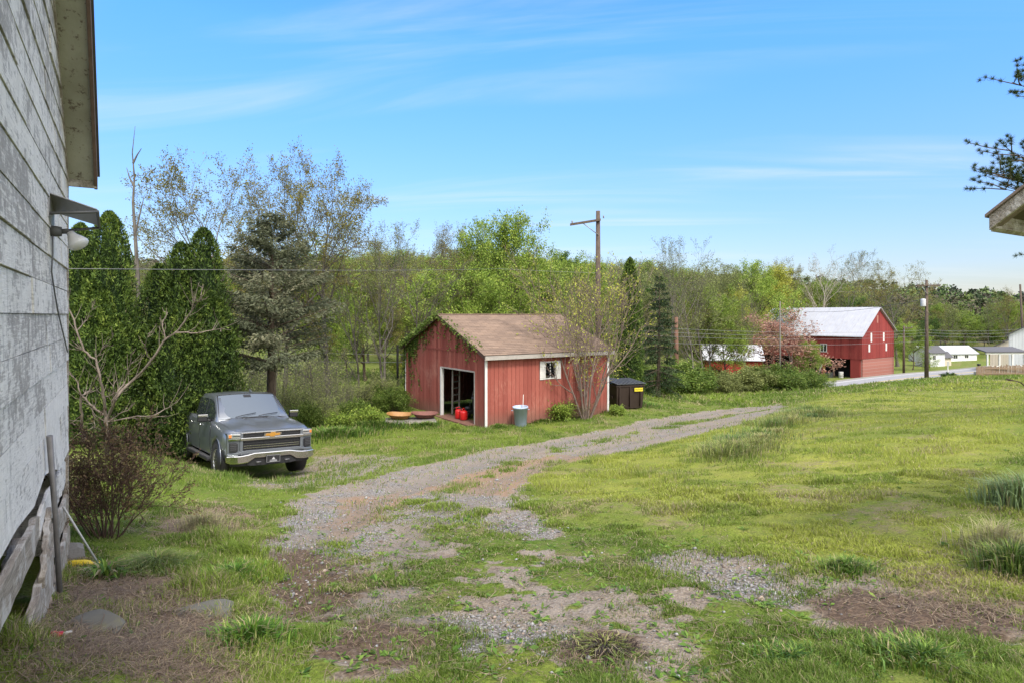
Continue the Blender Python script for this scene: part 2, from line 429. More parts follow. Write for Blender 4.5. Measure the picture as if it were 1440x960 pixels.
# ------------------------------------------------------------------ ground sheet
ang = np.concatenate([np.linspace(-180, -60, 30, endpoint=False), np.linspace(-60, -44, 24, endpoint=False), np.linspace(-44, 44, 640, endpoint=False),
                      np.linspace(44, 60, 24, endpoint=False), np.linspace(60, 180, 30, endpoint=False)])
ang = np.radians(ang)
rad = [0.3]
while rad[-1] < 6500: rad.append(rad[-1] * (1.0125 if 2.2 < rad[-1] < 60 else 1.05))
rad = np.array(rad)
TH, RR = np.meshgrid(ang, rad)
GX = (np.sin(TH) * RR).ravel(); GY = (np.cos(TH) * RR).ravel()
GZ = tz_np(GX, GY)
zz_ = zones(GX, GY)
GZ = GZ - (.025 * zz_['grav'] + .03 * zz_['ruts']) * (GY < 60) + (fbm(GX * 9, GY * 9, 77, 3) - .5) * .03 * (GY < 14) * (1 - zz_['grav'])
GZ = GZ + (fbm(GX * 22, GY * 22, 78, 2) - .5) * .035 * (GY < 9) * zz_['soil']
rdist = (GX - ROAD_A[0]) * RN[0] + (GY - ROAD_A[1]) * RN[1]
dd = np.hypot(GX, GY)
na, nr = len(ang), len(rad)
i0 = (np.arange(nr - 1)[:, None] * na + np.arange(na)[None, :]).ravel()
i1 = (np.arange(nr - 1)[:, None] * na + (np.arange(na)[None, :] + 1) % na).ravel()
faces = np.stack([i0, i1, i1 + na, i0 + na], 1)
cap = np.arange(na)[None, ::-1]
# colour of the turf, by region
green1 = np.array([.15, .205, .03]); green2 = np.array([.085, .145, .022]); yel = np.array([.30, .31, .06]); far = np.array([.060, .085, .018])
g = np.clip(.5 + zz_['n3'] * 1.6 + zz_['n1'] * .8, 0, 1)[:, None]
tcol = green2 * (1 - g) + green1 * g
lw = (zz_['lawn'] * (.30 + .9 * np.clip(zz_['n1'] + zz_['n3'] + .15, 0, 1)))[:, None]
tcol = tcol * (1 - lw) + yel * lw
fieldm = (sstep(36, 42, dd) * (1 - sstep(120, 170, dd)))[:, None]
tcol = tcol * (1 - fieldm) + np.array([.15, .20, .045]) * fieldm
fm = sstep(150, 230, dd)[:, None]
fn = fbm(GX * .03, GY * .03, 909)[:, None]
tcol = tcol * (1 - fm) + (far * (1 - fn) + np.array([.075, .065, .03]) * fn) * fm
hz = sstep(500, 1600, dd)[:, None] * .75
tcol = tcol * (1 - hz) + np.array([.12, .17, .24]) * hz  # blue distance haze painted into the far ground colour
m1 = np.stack([zz_['grav'] * (dd < 60), zz_['soil'], zz_['straw'], zz_['orange']], 1)
tcol = np.concatenate([tcol, zz_['grass'][:, None] * (dd[:, None] < 60) + (dd[:, None] >= 60)], 1)
gme = np_mesh('ground', np.stack([GX, GY, GZ], 1), [faces, cap], {'zone': ('FLOAT_COLOR', m1), 'turf': ('FLOAT_COLOR', tcol),
      'spots': ('FLOAT', zz_['spots']), 'rut': ('FLOAT', zz_['ruts'])}, smooth=True)

t = NT('ground'); v = t.coord()
sepz = t.new('ShaderNodeSeparateColor'); zn = t.new('ShaderNodeAttribute', attribute_name='zone'); t.link(zn.outputs['Color'], sepz.inputs[0])
tf = t.new('ShaderNodeAttribute', attribute_name='turf')
nf = t.noise(v, 38, 6, .7); nm = t.noise(v, 7, 6, .65); nb = t.noise(v, 1.6, 5, .6); nl = t.noise(v, .25, 4)
def thr(m, lo=.35, hi=.65, amt=.55, n=nm):      # break a soft zone edge up with noise
    a = t.math('ADD', m, t.math('MULTIPLY', t.math('SUBTRACT', n, .5), amt * 2))
    r = t.new('ShaderNodeMapRange'); r.interpolation_type = 'SMOOTHSTEP'; t.link(a, r.inputs[0]); r.inputs[1].default_value = lo; r.inputs[2].default_value = hi
    return r.outputs[0]
vc = t.voro(v, 42, 'Color'); vd = t.voro(v, 42, 'Distance')
soilc = t.ramp(nf, [(.25, (.10, .075, .055)), (.5, (.20, .16, .12)), (.75, (.34, .285, .22))])
soilc = t.mix(t.ramp(nb, [(.35, 0), (.7, 1)]), soilc, t.mix(.6, soilc, (.29, .255, .22)))
soilc = t.mix(t.math('MULTIPLY', t.ramp(vd, [(.15, 1), (.3, 0)]), .5), soilc, (.40, .38, .35))
straw = t.ramp(t.noise(t.coord((14, 60, 14), (0, 0, .6)), 1.2, 6, .75, 1.5), [(.3, (.085, .058, .038)), (.52, (.27, .20, .13)), (.75, (.46, .38, .26))])
dark = t.ramp(nf, [(.3, (.05, .034, .023)), (.7, (.17, .12, .085))])
org = t.ramp(nf, [(.3, (.17, .105, .065)), (.7, (.34, .245, .165))])
sv = t.new('ShaderNodeSeparateColor'); t.link(vc, sv.inputs[0])
stone = t.ramp(sv.outputs[0], [(0, (.18, .17, .16)), (.5, (.31, .295, .275)), (.85, (.38, .365, .35)), (1, (.50, .49, .48))])
stone = t.mix(t.ramp(vd, [(.25, 0), (.62, .75)]), stone, (.08, .068, .055))
stone = t.mix(t.math('MULTIPLY', t.ramp(nb, [(.38, 0), (.62, 1)]), .65), stone, (.25, .195, .14))
turf = t.mix(t.ramp(nf, [(.3, 0), (.7, 1)]), t.mix(1, tf.outputs['Color'], (.45, .45, .45), 'MULTIPLY'), t.mix(1, tf.outputs['Color'], (1.35, 1.3, 1.2), 'MULTIPLY'))
turf = t.mix(t.math('MULTIPLY', t.ramp(nm, [(.42, 0), (.6, 1)]), .35), turf, (.16, .14, .055))
base = t.mix(thr(tf.outputs['Alpha'], .35, .6, .5), soilc, turf)
base = t.mix(t.math('MULTIPLY', t.math('MULTIPLY', t.attr('spots'), .75), t.ramp(nm, [(.42, 0), (.58, 1)])), base, t.mix(nf, (.17, .13, .07), (.30, .25, .13)))
base = t.mix(thr(sepz.outputs[2], .3, .65, .5), base, straw)
base = t.mix(thr(sepz.outputs[0], .35, .55, .6), base, stone)
base = t.mix(thr(zn.outputs['Alpha'], .35, .8, .5, nb), base, org)
base = t.mix(t.math('MULTIPLY', t.math('MULTIPLY', t.attr('rut'), .55), t.ramp(nb, [(.3, .4), (.6, 1)])), base, t.mix(nf, (.10, .085, .07), (.24, .215, .19)))
base = t.mix(thr(sepz.outputs[1], .42, .95, .6), base, dark)
hgt = t.math('ADD', t.math('MULTIPLY', nf, .6), t.math('MULTIPLY', t.math('SUBTRACT', 1, vd), .5))
t.bsdf(base, .95, 0, t.bump(hgt, .9, .02), .1)
ground = put('ground', gme, t.m); ground['kind'] = 'structure'

# ------------------------------------------------------------------ road
asph = NT('asphalt'); v = asph.coord(); n = asph.noise(v, 3, 5, .6)
asph.bsdf(asph.mix(n, (.20, .20, .21), (.30, .30, .31)), .85, 0, asph.bump(asph.noise(v, 60), .2, .01), .2)
def strip_mesh(off0, off1, lift, s0=-50, s1=90, n=90):
    vs = []; ks = []
    for i in range(n + 1):
        s = s0 + (s1 - s0) * i / n
        for k in range(5):
            o = off0 + (off1 - off0) * k / 4
            ks.append((ROAD_A[0] + RD[0] * s + RN[0] * o, ROAD_A[1] + RD[1] * s + RN[1] * o))
    ks = np.array(ks); z = []
    for i in range(n + 1):
        s = s0 + (s1 - s0) * i / n
        z.append((ROAD_A[0] + RD[0] * s, ROAD_A[1] + RD[1] * s))
    z = np.array(z); zr = tz_smooth(z[:, 0], z[:, 1]) + .16
    zz = np.repeat(zr, 5) + lift
    f = [(i * 5 + k, (i + 1) * 5 + k, (i + 1) * 5 + k + 1, i * 5 + k + 1) for i in range(n) for k in range(4)]
    return np_mesh('strip', np.column_stack([ks, zz]), [np.array(f)], smooth=True)
road = put('road', strip_mesh(-3.4, 3.0, 0), asph.m); road['kind'] = 'structure'
verge = put('road_shoulder', strip_mesh(-4.4, 4.0, -.03), simple('shoulder', (.22, .21, .18), .95, 0, .3, 3)); verge['kind'] = 'structure'
ly = simple('yellow_paint', (.55, .40, .10), .7, 0, .2, 4); lwh = simple('white_paint_line', (.62, .62, .60), .7, 0, .2, 4)
for nm_, a, b, mm in (('centre_line', -.12, -.02, ly), ('centre_line', .08, .18, ly), ('edge_line', 2.45, 2.58, lwh), ('edge_line', -2.95, -2.82, lwh)):
    o = put(nm_, strip_mesh(a, b, .006), mm); o['kind'] = 'structure'
# ------------------------------------------------------------------ plants
class Bulk:
    """tubes and leaves gathered as arrays, one mesh at the end"""
    def __init__(s): s.v = []; s.q = []; s.tr = []; s.t = []; s.n = 0
    def add(s, v, q=None, tr=None, t=0.5):
        v = np.asarray(v, np.float32).reshape(-1, 3)
        s.v.append(v)
        if q is not None and len(q): s.q.append(np.asarray(q, np.int64) + s.n)
        if tr is not None and len(tr): s.tr.append(np.asarray(tr, np.int64) + s.n)
        s.t.append(np.full(len(v), t, np.float32) if np.isscalar(t) else np.asarray(t, np.float32))
        s.n += len(v)
    def tube(s, P, rad, k=4, t=.5):
        P = np.asarray(P, float); n = len(P)
        D = np.gradient(P, axis=0); D /= np.linalg.norm(D, axis=1)[:, None] + 1e-9
        up = np.array([0, 0, 1.]) if abs(D[:, 2]).mean() < .8 else np.array([1., 0, 0])
        A = np.cross(D, up); A /= np.linalg.norm(A, axis=1)[:, None] + 1e-9
        B = np.cross(D, A)
        a = np.arange(k) * 2 * math.pi / k
        V = P[:, None, :] + (A[:, None, :] * np.cos(a)[None, :, None] + B[:, None, :] * np.sin(a)[None, :, None]) * np.asarray(rad)[:, None, None]
        i = np.arange(n - 1)[:, None] * k; j = np.arange(k)[None, :]; j2 = (j + 1) % k
        q = np.stack([i + j, i + j2, i + k + j2, i + k + j], 2).reshape(-1, 4)
        s.add(V.reshape(-1, 3), q, t=t)
    def leaves(s, c, size, rng, tint, up=0.3, aspect=.6, dirs=None, fold=True):
        n = len(c)
        if n == 0: return
        nrm = rng.normal(size=(n, 3)); nrm[:, 2] += up * 2; nrm /= np.linalg.norm(nrm, axis=1)[:, None]
        d = rng.normal(size=(n, 3)) if dirs is None else dirs + rng.normal(size=(n, 3)) * .35
        d -= nrm * (d * nrm).sum(1)[:, None]; d /= np.linalg.norm(d, axis=1)[:, None] + 1e-9
        b = np.cross(nrm, d)
        sz = (size * rng.uniform(.6, 1.3, n))[:, None]
        V = np.stack([c, c + d * sz * .55 + b * sz * aspect * .5, c + d * sz - nrm * sz * .12, c + d * sz * .55 - b * sz * aspect * .5], 1)
        i = np.arange(n)[:, None] * 4
        s.add(V.reshape(-1, 3), i + np.array([0, 1, 2, 3]), t=np.repeat(tint, 4))
    def mesh(s, name, smooth=False):
        v = np.concatenate(s.v); t = np.concatenate(s.t)
        fl = []
        if s.q: fl.append(np.concatenate(s.q))
        if s.tr: fl.append(np.concatenate(s.tr))
        return np_mesh(name, v, fl, {'tint': ('FLOAT', t)}, smooth)

def unit(v): return v / (np.linalg.norm(v) + 1e-9)
def rnd_perp(d, rng):
    a = rng.normal(size=3); a -= d * a.dot(d); return unit(a)

def grow(rng, wood, tips, p, d, L, r, lvl, cfg):
    c = cfg[lvl]; n = c.get('seg', 5); wob = c.get('wob', .12); up = c.get('up', 0.0)
    pts = [p.copy()]; rs = [r]
    for i in range(n):
        d = unit(d + rng.normal(size=3) * wob + np.array([0, 0, up]) * .5)
        p = p + d * L / n; pts.append(p.copy())
        rs.append(max(r * (1 - (i + 1) / n * (1 - c.get('taper', .25))), c.get('rmin', .003)))
    pts = np.array(pts)
    wood.tube(pts, rs, c.get('k', 4))
    if lvl + 1 < len(cfg):
        m = c['kids']; m = int(m + rng.random())
        for i in range(m):
            t = c.get('t0', .3) + (1 - c.get('t0', .3)) * (i + rng.random()) / m
            f = t * n; a = min(int(f), n - 1); q = pts[a] + (pts[a + 1] - pts[a]) * (f - a)
            dd_ = unit(pts[a + 1] - pts[a])
            an = math.radians(c.get('ang', 45) * (1 - .45 * t * c.get('close', .7))) * rng.uniform(.75, 1.25)
            nd = unit(dd_ * math.cos(an) + rnd_perp(dd_, rng) * math.sin(an))
            sh = c.get('shape', None)
            Lk = L * c.get('ratio', .5) * rng.uniform(.75, 1.2) * (sh(t) if sh else (1.15 - .55 * t))
            rk = min(rs[a] * .68, r * .56) * rng.uniform(.8, 1)
            grow(rng, wood, tips, q, nd, Lk, max(rk, .004), lvl + 1, cfg)
    if lvl >= len(cfg) - cfg[0].get('leaflvls', 1):
        tips.append((pts, lvl))
    return pts

def leafup(rng, crown, tips, n_per, size, spread, up=.3, aspect=.6, droop=0.0, tr=(0, 1), dens=None):
    cs = []; ts = []; dr = []
    for pts, lvl in tips:
        k = rng.poisson(n_per)
        if k == 0: continue
        u = rng.random(k) ** .6 * (len(pts) - 1); a = np.minimum(u.astype(int), len(pts) - 2)
        q = pts[a] + (pts[a + 1] - pts[a]) * (u - a)[:, None] + rng.normal(size=(k, 3)) * spread
        q[:, 2] -= droop * rng.random(k)
        base = rng.uniform(.2, .8)
        cs.append(q); ts.append(np.clip(base + rng.normal(size=k) * .16, 0, 1)); dr.append(np.repeat(unit(pts[-1] - pts[0])[None], k, 0))
    c = np.concatenate(cs); t = np.concatenate(ts); t = tr[0] + (tr[1] - tr[0]) * t
    crown.leaves(c, size, rng, t, up, aspect, np.concatenate(dr))

BARK_G = barkmat('grey_bark', (.06, .052, .044), (.19, .17, .145))
BARK_B = barkmat('brown_bark', (.050, .036, .026), (.15, .115, .085))
BARK_P = barkmat('pale_bark', (.22, .19, .16), (.48, .43, .37))
LEAF_BUD = leafmat('budding_leaves', (.12, .08, .03), (.20, .19, .04), (.32, .30, .08))
LEAF_SPR = leafmat('spring_leaves', (.09, .155, .022), (.22, .31, .045), (.38, .45, .09))
LEAF_YEL = leafmat('yellow_green_leaves', (.24, .27, .04), (.38, .40, .06), (.52, .48, .10))
LEAF_DK = leafmat('deep_green_leaves', (.020, .05, .010), (.050, .105, .018), (.10, .17, .03))
LEAF_ARB = leafmat('arborvitae_foliage', (.020, .042, .010), (.085, .14, .022), (.22, .28, .05), .28)
LEAF_SPRUCE = leafmat('spruce_needles', (.065, .078, .045), (.15, .165, .095), (.29, .27, .17), .3)
LEAF_PINK = leafmat('red_spring_leaves', (.20, .10, .075), (.36, .20, .15), (.46, .31, .23))
LEAF_RUST = leafmat('reddish_shrub_leaves', (.10, .06, .035), (.20, .13, .065), (.24, .25, .07))
LEAF_HEDGE = leafmat('hedge_leaves', (.045, .08, .014), (.12, .19, .03), (.25, .30, .07))
LEAF_OLIVE = leafmat('olive_leaves', (.10, .12, .04), (.20, .23, .07), (.32, .34, .12))

rs_ = lambda s: np.random.default_rng(s)
PROTO = {}
def proto(name, wood, crown, bark, leaf):
    PROTO[name] = (wood.mesh(name + '_trunk', True), crown.mesh(name + '_crown') if crown is not None and crown.n else None, bark, leaf)
    co = np.concatenate(wood.v); zt = co[:, 2].max()
    if crown is not None and crown.n: zt = max(zt, np.percentile(np.concatenate(crown.v)[:, 2], 99.8))
    PROTO[name] += (float(zt),)

_first = {}
def plant(pname, objname, label, cat, loc, h, rz=0.0, group=None, wide=1.0, bark=None, leaf=None):
    """a tree as a thing with trunk and crown; meshes are shared between copies"""
    wm_, cm_, bk, lf, zt = PROTO[pname]
    o = thing(objname, label, cat, loc, rz, group)
    s = h / zt; o.scale = (s * wide, s * wide, s)
    tr = put('trunk', wm_, None, o); tr.data = wm_
    if not wm_.materials: wm_.materials.append(bk)
    if bark is not None: tr.material_slots[0].link = 'OBJECT'; tr.material_slots[0].material = bark
    if cm_ is not None:
        cr = put('crown', cm_, None, o)
        if not cm_.materials: cm_.materials.append(lf)
        if leaf is not None: cr.material_slots[0].link = 'OBJECT'; cr.material_slots[0].material = leaf
    return o

def broad(name, seed, H, r, L1, crownfrac, angs, leafn, lsize, lspread, bark, leaf, trunk_t0=.3, up=(0, .06, .04, .03), kids=(13, 7, 6, 4), ratio=(.5, .5, .45, .5), wob=(.05, .12, .16, .2), stems=1, droop=0, leaflvls=2, tr=(0, 1), aspect=.6, fork=True):
    rng = rs_(seed); wd = Bulk(); cr = Bulk(); tips = []
    shape = lambda t: .55 + 1.0 * math.sin(min(1, max(0, (t - trunk_t0) / (1 - trunk_t0))) * math.pi * .8 + .35)
    cfg = [dict(seg=8, wob=wob[0], up=up[0], kids=kids[0], t0=trunk_t0, ang=angs[0], ratio=ratio[0], shape=shape, k=8, taper=.12, close=1.0, leaflvls=leaflvls),
           dict(seg=6, wob=wob[1], up=up[1], kids=kids[1], t0=.2, ang=angs[1], ratio=ratio[1], k=5, taper=.2),
           dict(seg=5, wob=wob[2], up=up[2], kids=kids[2], t0=.15, ang=angs[2], ratio=ratio[2], k=4, taper=.25, rmin=.009),
           dict(seg=4, wob=wob[3], up=up[3], kids=kids[3], t0=.1, ang=45, ratio=ratio[3], k=3, taper=.35, rmin=.007),
           dict(seg=3, wob=.2, up=.02, kids=0, k=3, taper=.5, rmin=.006)]
    if kids[3] == 0: cfg = cfg[:4]
    for sidx in range(stems):
        if stems == 1: p = np.zeros(3); d = unit(np.array([rng.normal() * .05, rng.normal() * .05, 1])); HH = H; rr = r
        else:
            a = sidx * 2.4 + rng.random(); tilt = rng.uniform(.1, .55)
            p = np.array([math.cos(a), math.sin(a), 0]) * r * 1.2; d = unit(np.array([math.cos(a) * tilt, math.sin(a) * tilt, 1])); HH = H * rng.uniform(.7, 1); rr = r * rng.uniform(.6, 1)
        p[2] = -.25
        grow(rng, wd, tips, p, d, HH, rr, 0, cfg)
    # root flare
    if stems == 1: wd.tube([[0, 0, -.3], [0, 0, .1], [0, 0, .7]], [r * 1.7, r * 1.35, r], 8)
    if leafn > 0: leafup(rng, cr, tips, leafn, lsize, lspread, .3, aspect, droop, tr)
    proto(name, wd, cr, bark, leaf)

# trees with big open crowns just coming into leaf
broad('oak_a', 11, 13, .30, 6, .6, (58, 50, 48), 6.5, .15, .15, BARK_G, LEAF_BUD, .28, kids=(15, 7, 6, 3), ratio=(.46, .5, .48, .5))
broad('oak_b', 23, 13, .28, 6, .6, (52, 48, 50), 7, .15, .16, BARK_G, LEAF_BUD, .33, kids=(14, 8, 5, 3), ratio=(.50, .48, .5, .5))
# slim bare ones
broad('bare_a', 31, 11, .13, 4, .6, (42, 42, 45), 1.2, .10, .08, BARK_G, LEAF_BUD, .22, kids=(14, 6, 5, 3), ratio=(.36, .45, .45, .5), up=(0, .16, .10, .05))
broad('bare_b', 37, 11, .12, 4, .6, (38, 40, 42), 2.6, .11, .12, BARK_G, LEAF_OLIVE, .30, kids=(12, 7, 5, 3), ratio=(.42, .42, .45, .5), up=(0, .2, .10, .05), wob=(.08, .12, .16, .2))
# full spring green
broad('green_a', 41, 11, .20, 5, .6, (62, 52, 50), 30, .22, .26, BARK_B, LEAF_SPR, .20, kids=(16, 7, 6, 0), ratio=(.46, .5, .5, .5), leaflvls=2)
broad('green_b', 47, 12, .20, 5, .6, (55, 50, 50), 24, .23, .28, BARK_B, LEAF_SPR, .26, kids=(15, 8, 6, 0), ratio=(.40, .55, .5, .5), leaflvls=2, up=(0, .03, .0, -.02))
broad('green_c', 53, 9, .15, 4, .6, (65, 55, 50), 28, .19, .22, BARK_B, LEAF_SPR, .12, kids=(17, 7, 6, 0), ratio=(.50, .48, .5, .5), leaflvls=2)
broad('airy', 57, 11, .15, 4, .6, (45, 45, 48), 12, .17, .20, BARK_G, LEAF_OLIVE, .24, kids=(14, 7, 6, 0), ratio=(.40, .48, .5, .5), leaflvls=2, up=(0, .12, .06, .03))
# cherry-like multi-stem tree by the garage
broad('stems', 61, 6.4, .085, 3, .6, (42, 44, 45), 2.0, .12, .07, barkmat('smooth_brown_bark', (.11, .08, .065), (.26, .20, .165)), LEAF_YEL, .22, kids=(8, 6, 4, 0), ratio=(.40, .48, .5, .5), up=(.03, .16, .10, .05), stems=9, wob=(.06, .09, .12, .2), leaflvls=2, aspect=.5)
# reddish one by the barn
broad('red_tree', 67, 7, .13, 3, .6, (60, 50, 48), 16, .22, .24, BARK_G, LEAF_PINK, .22, kids=(14, 6, 5, 0), ratio=(.55, .5, .5, .5), leaflvls=2)

def arbor(name, seed, H, Rm, lobes, n, leafsize, leaf, lean=0, core=(.010, .018, .006)):
    """dense column of upright sprays around one or more leaders"""
    rng = rs_(seed); cr = Bulk(); wd = Bulk()
    wd.tube([[0, 0, -.2], [0, 0, H * .3], [0, 0, H * .85]], [.16, .12, .03], 7)
    tot = sum(l[3] for l in lobes)
    for lx, ly, lh, lr in lobes:
        k = int(n * lr / tot)
        z = rng.random(k) ** .85; th = rng.uniform(0, 2 * math.pi, k)
        prof = np.minimum(1, (z / .10 + .35)) ** .6 * np.clip(1 - z ** 4.0, 0, 1) ** .6 * (1 - .12 * z)
        lump = .62 + .7 * fbm(th * 2.2 + seed + lx * 7, z * lh * 1.5, seed, 3) + .55 * (fbm(th * 6, z * lh * 4, seed + 3, 3) - .5)
        rr = lr * prof * lump
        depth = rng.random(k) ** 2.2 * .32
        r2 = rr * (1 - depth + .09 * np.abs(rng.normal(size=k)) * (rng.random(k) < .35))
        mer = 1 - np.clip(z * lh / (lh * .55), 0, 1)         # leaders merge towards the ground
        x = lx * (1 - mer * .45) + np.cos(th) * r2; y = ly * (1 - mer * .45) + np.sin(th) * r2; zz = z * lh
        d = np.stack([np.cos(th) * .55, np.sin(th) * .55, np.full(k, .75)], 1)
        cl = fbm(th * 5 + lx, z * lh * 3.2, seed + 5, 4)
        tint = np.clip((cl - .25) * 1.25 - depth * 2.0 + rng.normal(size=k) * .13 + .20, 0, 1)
        cr.leaves(np.stack([x, y, zz], 1), leafsize, rng, tint, -.1, .36, d)
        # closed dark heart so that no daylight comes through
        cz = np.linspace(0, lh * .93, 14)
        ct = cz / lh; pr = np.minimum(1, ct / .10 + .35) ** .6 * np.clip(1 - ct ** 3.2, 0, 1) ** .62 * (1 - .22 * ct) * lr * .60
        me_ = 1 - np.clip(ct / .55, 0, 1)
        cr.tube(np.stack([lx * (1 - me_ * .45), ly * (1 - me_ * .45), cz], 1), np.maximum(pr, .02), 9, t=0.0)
    proto(name, wd, cr, BARK_B, leaf)
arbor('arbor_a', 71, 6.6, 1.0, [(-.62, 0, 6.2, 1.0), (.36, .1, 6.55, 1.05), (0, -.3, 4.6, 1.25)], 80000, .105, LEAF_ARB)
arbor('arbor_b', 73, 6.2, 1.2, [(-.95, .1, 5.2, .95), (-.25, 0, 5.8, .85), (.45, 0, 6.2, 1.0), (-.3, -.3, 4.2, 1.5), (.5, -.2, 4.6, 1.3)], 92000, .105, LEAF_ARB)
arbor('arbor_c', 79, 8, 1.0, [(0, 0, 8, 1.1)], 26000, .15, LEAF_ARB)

def spruce(name, seed, H, R0, base, n_wh, leaf, droop=.25, dens=1.0, scraggy=0.0, nsz=.14):
    rng = rs_(seed); wd = Bulk(); cr = Bulk()
    tx = np.cumsum(rng.normal(size=9)) * .03; 
    tp = np.stack([tx, tx[::-1] * .5, np.linspace(-.3, H, 9)], 1)
    wd.tube(tp, np.linspace(H * .024, .015, 9), 9)
    cs = []; ds = []; ts = []
    for i in range(n_wh):
        t = base + (1 - base) * (i + rng.random()) / n_wh
        z = t * H; k = rng.integers(4, 7)
        for j in range(k):
            a = rng.uniform(0, 2 * math.pi)
            L = R0 * (1 - t) ** .75 * rng.uniform(.65, 1.15) + .12
            if scraggy and t < base + .12: L *= rng.uniform(.5, 1)
            n = 7; u = np.linspace(0, 1, n)
            el0 = (.45 * t - .05) + scraggy * .25
            zz = z + L * (el0 * u - droop * u ** 2 + .10 * u ** 3)
            wob = np.cumsum(rng.normal(size=n)) * .03 * L
            P = np.stack([np.interp(z, tp[:, 2], tp[:, 0]) + math.cos(a) * L * u - math.sin(a) * wob, np.interp(z, tp[:, 2], tp[:, 1]) + math.sin(a) * L * u + math.cos(a) * wob, zz], 1)
            wd.tube(P, np.linspace(max(.012, L * .014), .004, n), 4)
            if scraggy and rng.random() < .75 * max(0, 1 - (t - base) / .16): continue      # dead lower limbs
            m = int(L * 62 * dens)
            f = (.18 + .82 * rng.random(m) ** .7) * (n - 1); b = np.minimum(f.astype(int), n - 2)
            q = P[b] + (P[b + 1] - P[b]) * (f - b)[:, None]
            side = rng.normal(size=m) * .16 * L * (1 - f / (n - 1) * .6)
            q[:, 0] += -math.sin(a) * side; q[:, 1] += math.cos(a) * side; q[:, 2] += -np.abs(side) * .35 + rng.normal(size=m) * .035 - rng.random(m) * .10
            cs.append(q)
            ds.append(np.stack([math.cos(a) - math.sin(a) * np.sign(side) * .8, math.sin(a) + math.cos(a) * np.sign(side) * .8, np.full(m, -.25)], 1))
            ts.append(np.clip(rng.uniform(.15, .75) + (t - .5) * -.25 + rng.normal(size=m) * .14, 0, 1))
    cr.leaves(np.concatenate(cs), nsz, rng, np.concatenate(ts), .4, .32, np.concatenate(ds))
    proto(name, wd, cr, BARK_B, leaf)
spruce('spruce_scraggy', 83, 8.2, 3.7, .30, 30, LEAF_SPRUCE, .16, 2.3, 1.0, .135)
spruce('spruce_dark', 89, 9, 2.6, .10, 30, leafmat('dark_spruce_needles', (.014, .03, .012), (.04, .07, .025), (.09, .12, .05), .2), .3, 1.1, 0, .18)

def bush(name, seed, H, Rx, nst, leafn, lsize, bark, leaf, rad=.018, spread=.10, kids=(5, 4, 3), up=.05, tilt=(.15, .9), wob=.15, aspect=.6):
    rng = rs_(seed); wd = Bulk(); cr = Bulk(); tips = []
    cfg = [dict(seg=6, wob=wob * .7, up=up, kids=kids[0], t0=.25, ang=45, ratio=.5, k=5, taper=.3, leaflvls=2),
           dict(seg=5, wob=wob, up=up, kids=kids[1], t0=.15, ang=48, ratio=.5, k=4, taper=.3),
           dict(seg=4, wob=wob, up=up * .5, kids=kids[2], t0=.1, ang=45, ratio=.55, k=3, taper=.4, rmin=.003),
           dict(seg=3, wob=.2, up=0, kids=0, k=3, taper=.5, rmin=.002)]
    if kids[2] == 0: cfg = cfg[:3]
    for i in range(nst):
        a = rng.uniform(0, 2 * math.pi); tl = rng.uniform(*tilt)
        p = np.array([math.cos(a), math.sin(a), 0]) * Rx * .22 * rng.random(); p[2] = -.08
        d = unit(np.array([math.cos(a) * tl, math.sin(a) * tl, 1]))
        grow(rng, wd, tips, p, d, H * rng.uniform(.7, 1.12), rad * rng.uniform(.6, 1.1), 0, cfg)
    if leafn > 0: leafup(rng, cr, tips, leafn, lsize, spread, .3, aspect)
    proto(name, wd, cr, bark, leaf)
bush('shrub_rust', 97, 1.25, .6, 26, 2.0, .035, barkmat('dark_twigs', (.045, .028, .02), (.13, .085, .062)), LEAF_RUST, .012, .02, (6, 5, 3), .03, (.1, .75))
bush('hedge_a', 101, 1.9, 1.3, 26, 16, .13, BARK_B, LEAF_HEDGE, .018, .12, (6, 5, 0), .0, (.1, 1.1))
bush('hedge_b', 103, 1.7, 1.5, 26, 14, .12, BARK_B, LEAF_HEDGE, .016, .13, (6, 5, 0), -.02, (.2, 1.3))
bush('brush', 107, 2.4, 1.2, 18, 5, .10, BARK_G, LEAF_OLIVE, .014, .10, (6, 5, 0), .06, (.1, .9))
bush('twiggy', 109, 2.8, 1.2, 14, .8, .08, BARK_G, LEAF_OLIVE, .014, .08, (6, 5, 3), .08, (.1, .8))
bush('weeds', 113, .55, .5, 26, 7, .07, BARK_B, LEAF_SPR, .006, .05, (4, 3, 0), .05, (.1, 1.1))
# ------------------------------------------------------------------ planting
rr_ = random.Random(5)
def tree(pname, objname, label, cat, px, d, topy, rz=None, group=None, wide=1.0, **k):
    p = at(px, d); h = topz(topy, d) - p.z
    return plant(pname, objname, label, cat, p - Vector((0, 0, .05)), h, rr_.uniform(0, 6.28) if rz is None else rz, group, wide, **k)

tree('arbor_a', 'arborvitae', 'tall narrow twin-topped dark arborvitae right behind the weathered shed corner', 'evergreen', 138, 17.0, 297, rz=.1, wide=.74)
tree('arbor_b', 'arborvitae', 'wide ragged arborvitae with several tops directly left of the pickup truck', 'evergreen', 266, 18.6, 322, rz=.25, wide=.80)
tree('spruce_scraggy', 'spruce_tree', 'scraggly grey green spruce with bare lower trunk behind the pickup truck', 'spruce tree', 384, 21.0, 297, rz=.6, wide=1.1)
tree('oak_a', 'oak_tree', 'tall spreading tree with brownish buds, above the gap between the two arborvitaes and the spruce', 'tree', 290, 31, 190, rz=1.0, wide=.92)
tree('oak_b', 'oak_tree', 'tall budding tree rising right behind the scraggly spruce', 'tree', 398, 31, 208, rz=2.2, wide=.8)
tree('oak_a', 'oak_tree', 'leaning open budding tree with its crown reaching right towards the bare trees', 'tree', 462, 33, 218, rz=3.4, wide=.9)
tree('green_c', 'young_tree', 'light green young tree under the tall budding trees, right of the spruce', 'tree', 440, 36, 330, wide=.8)
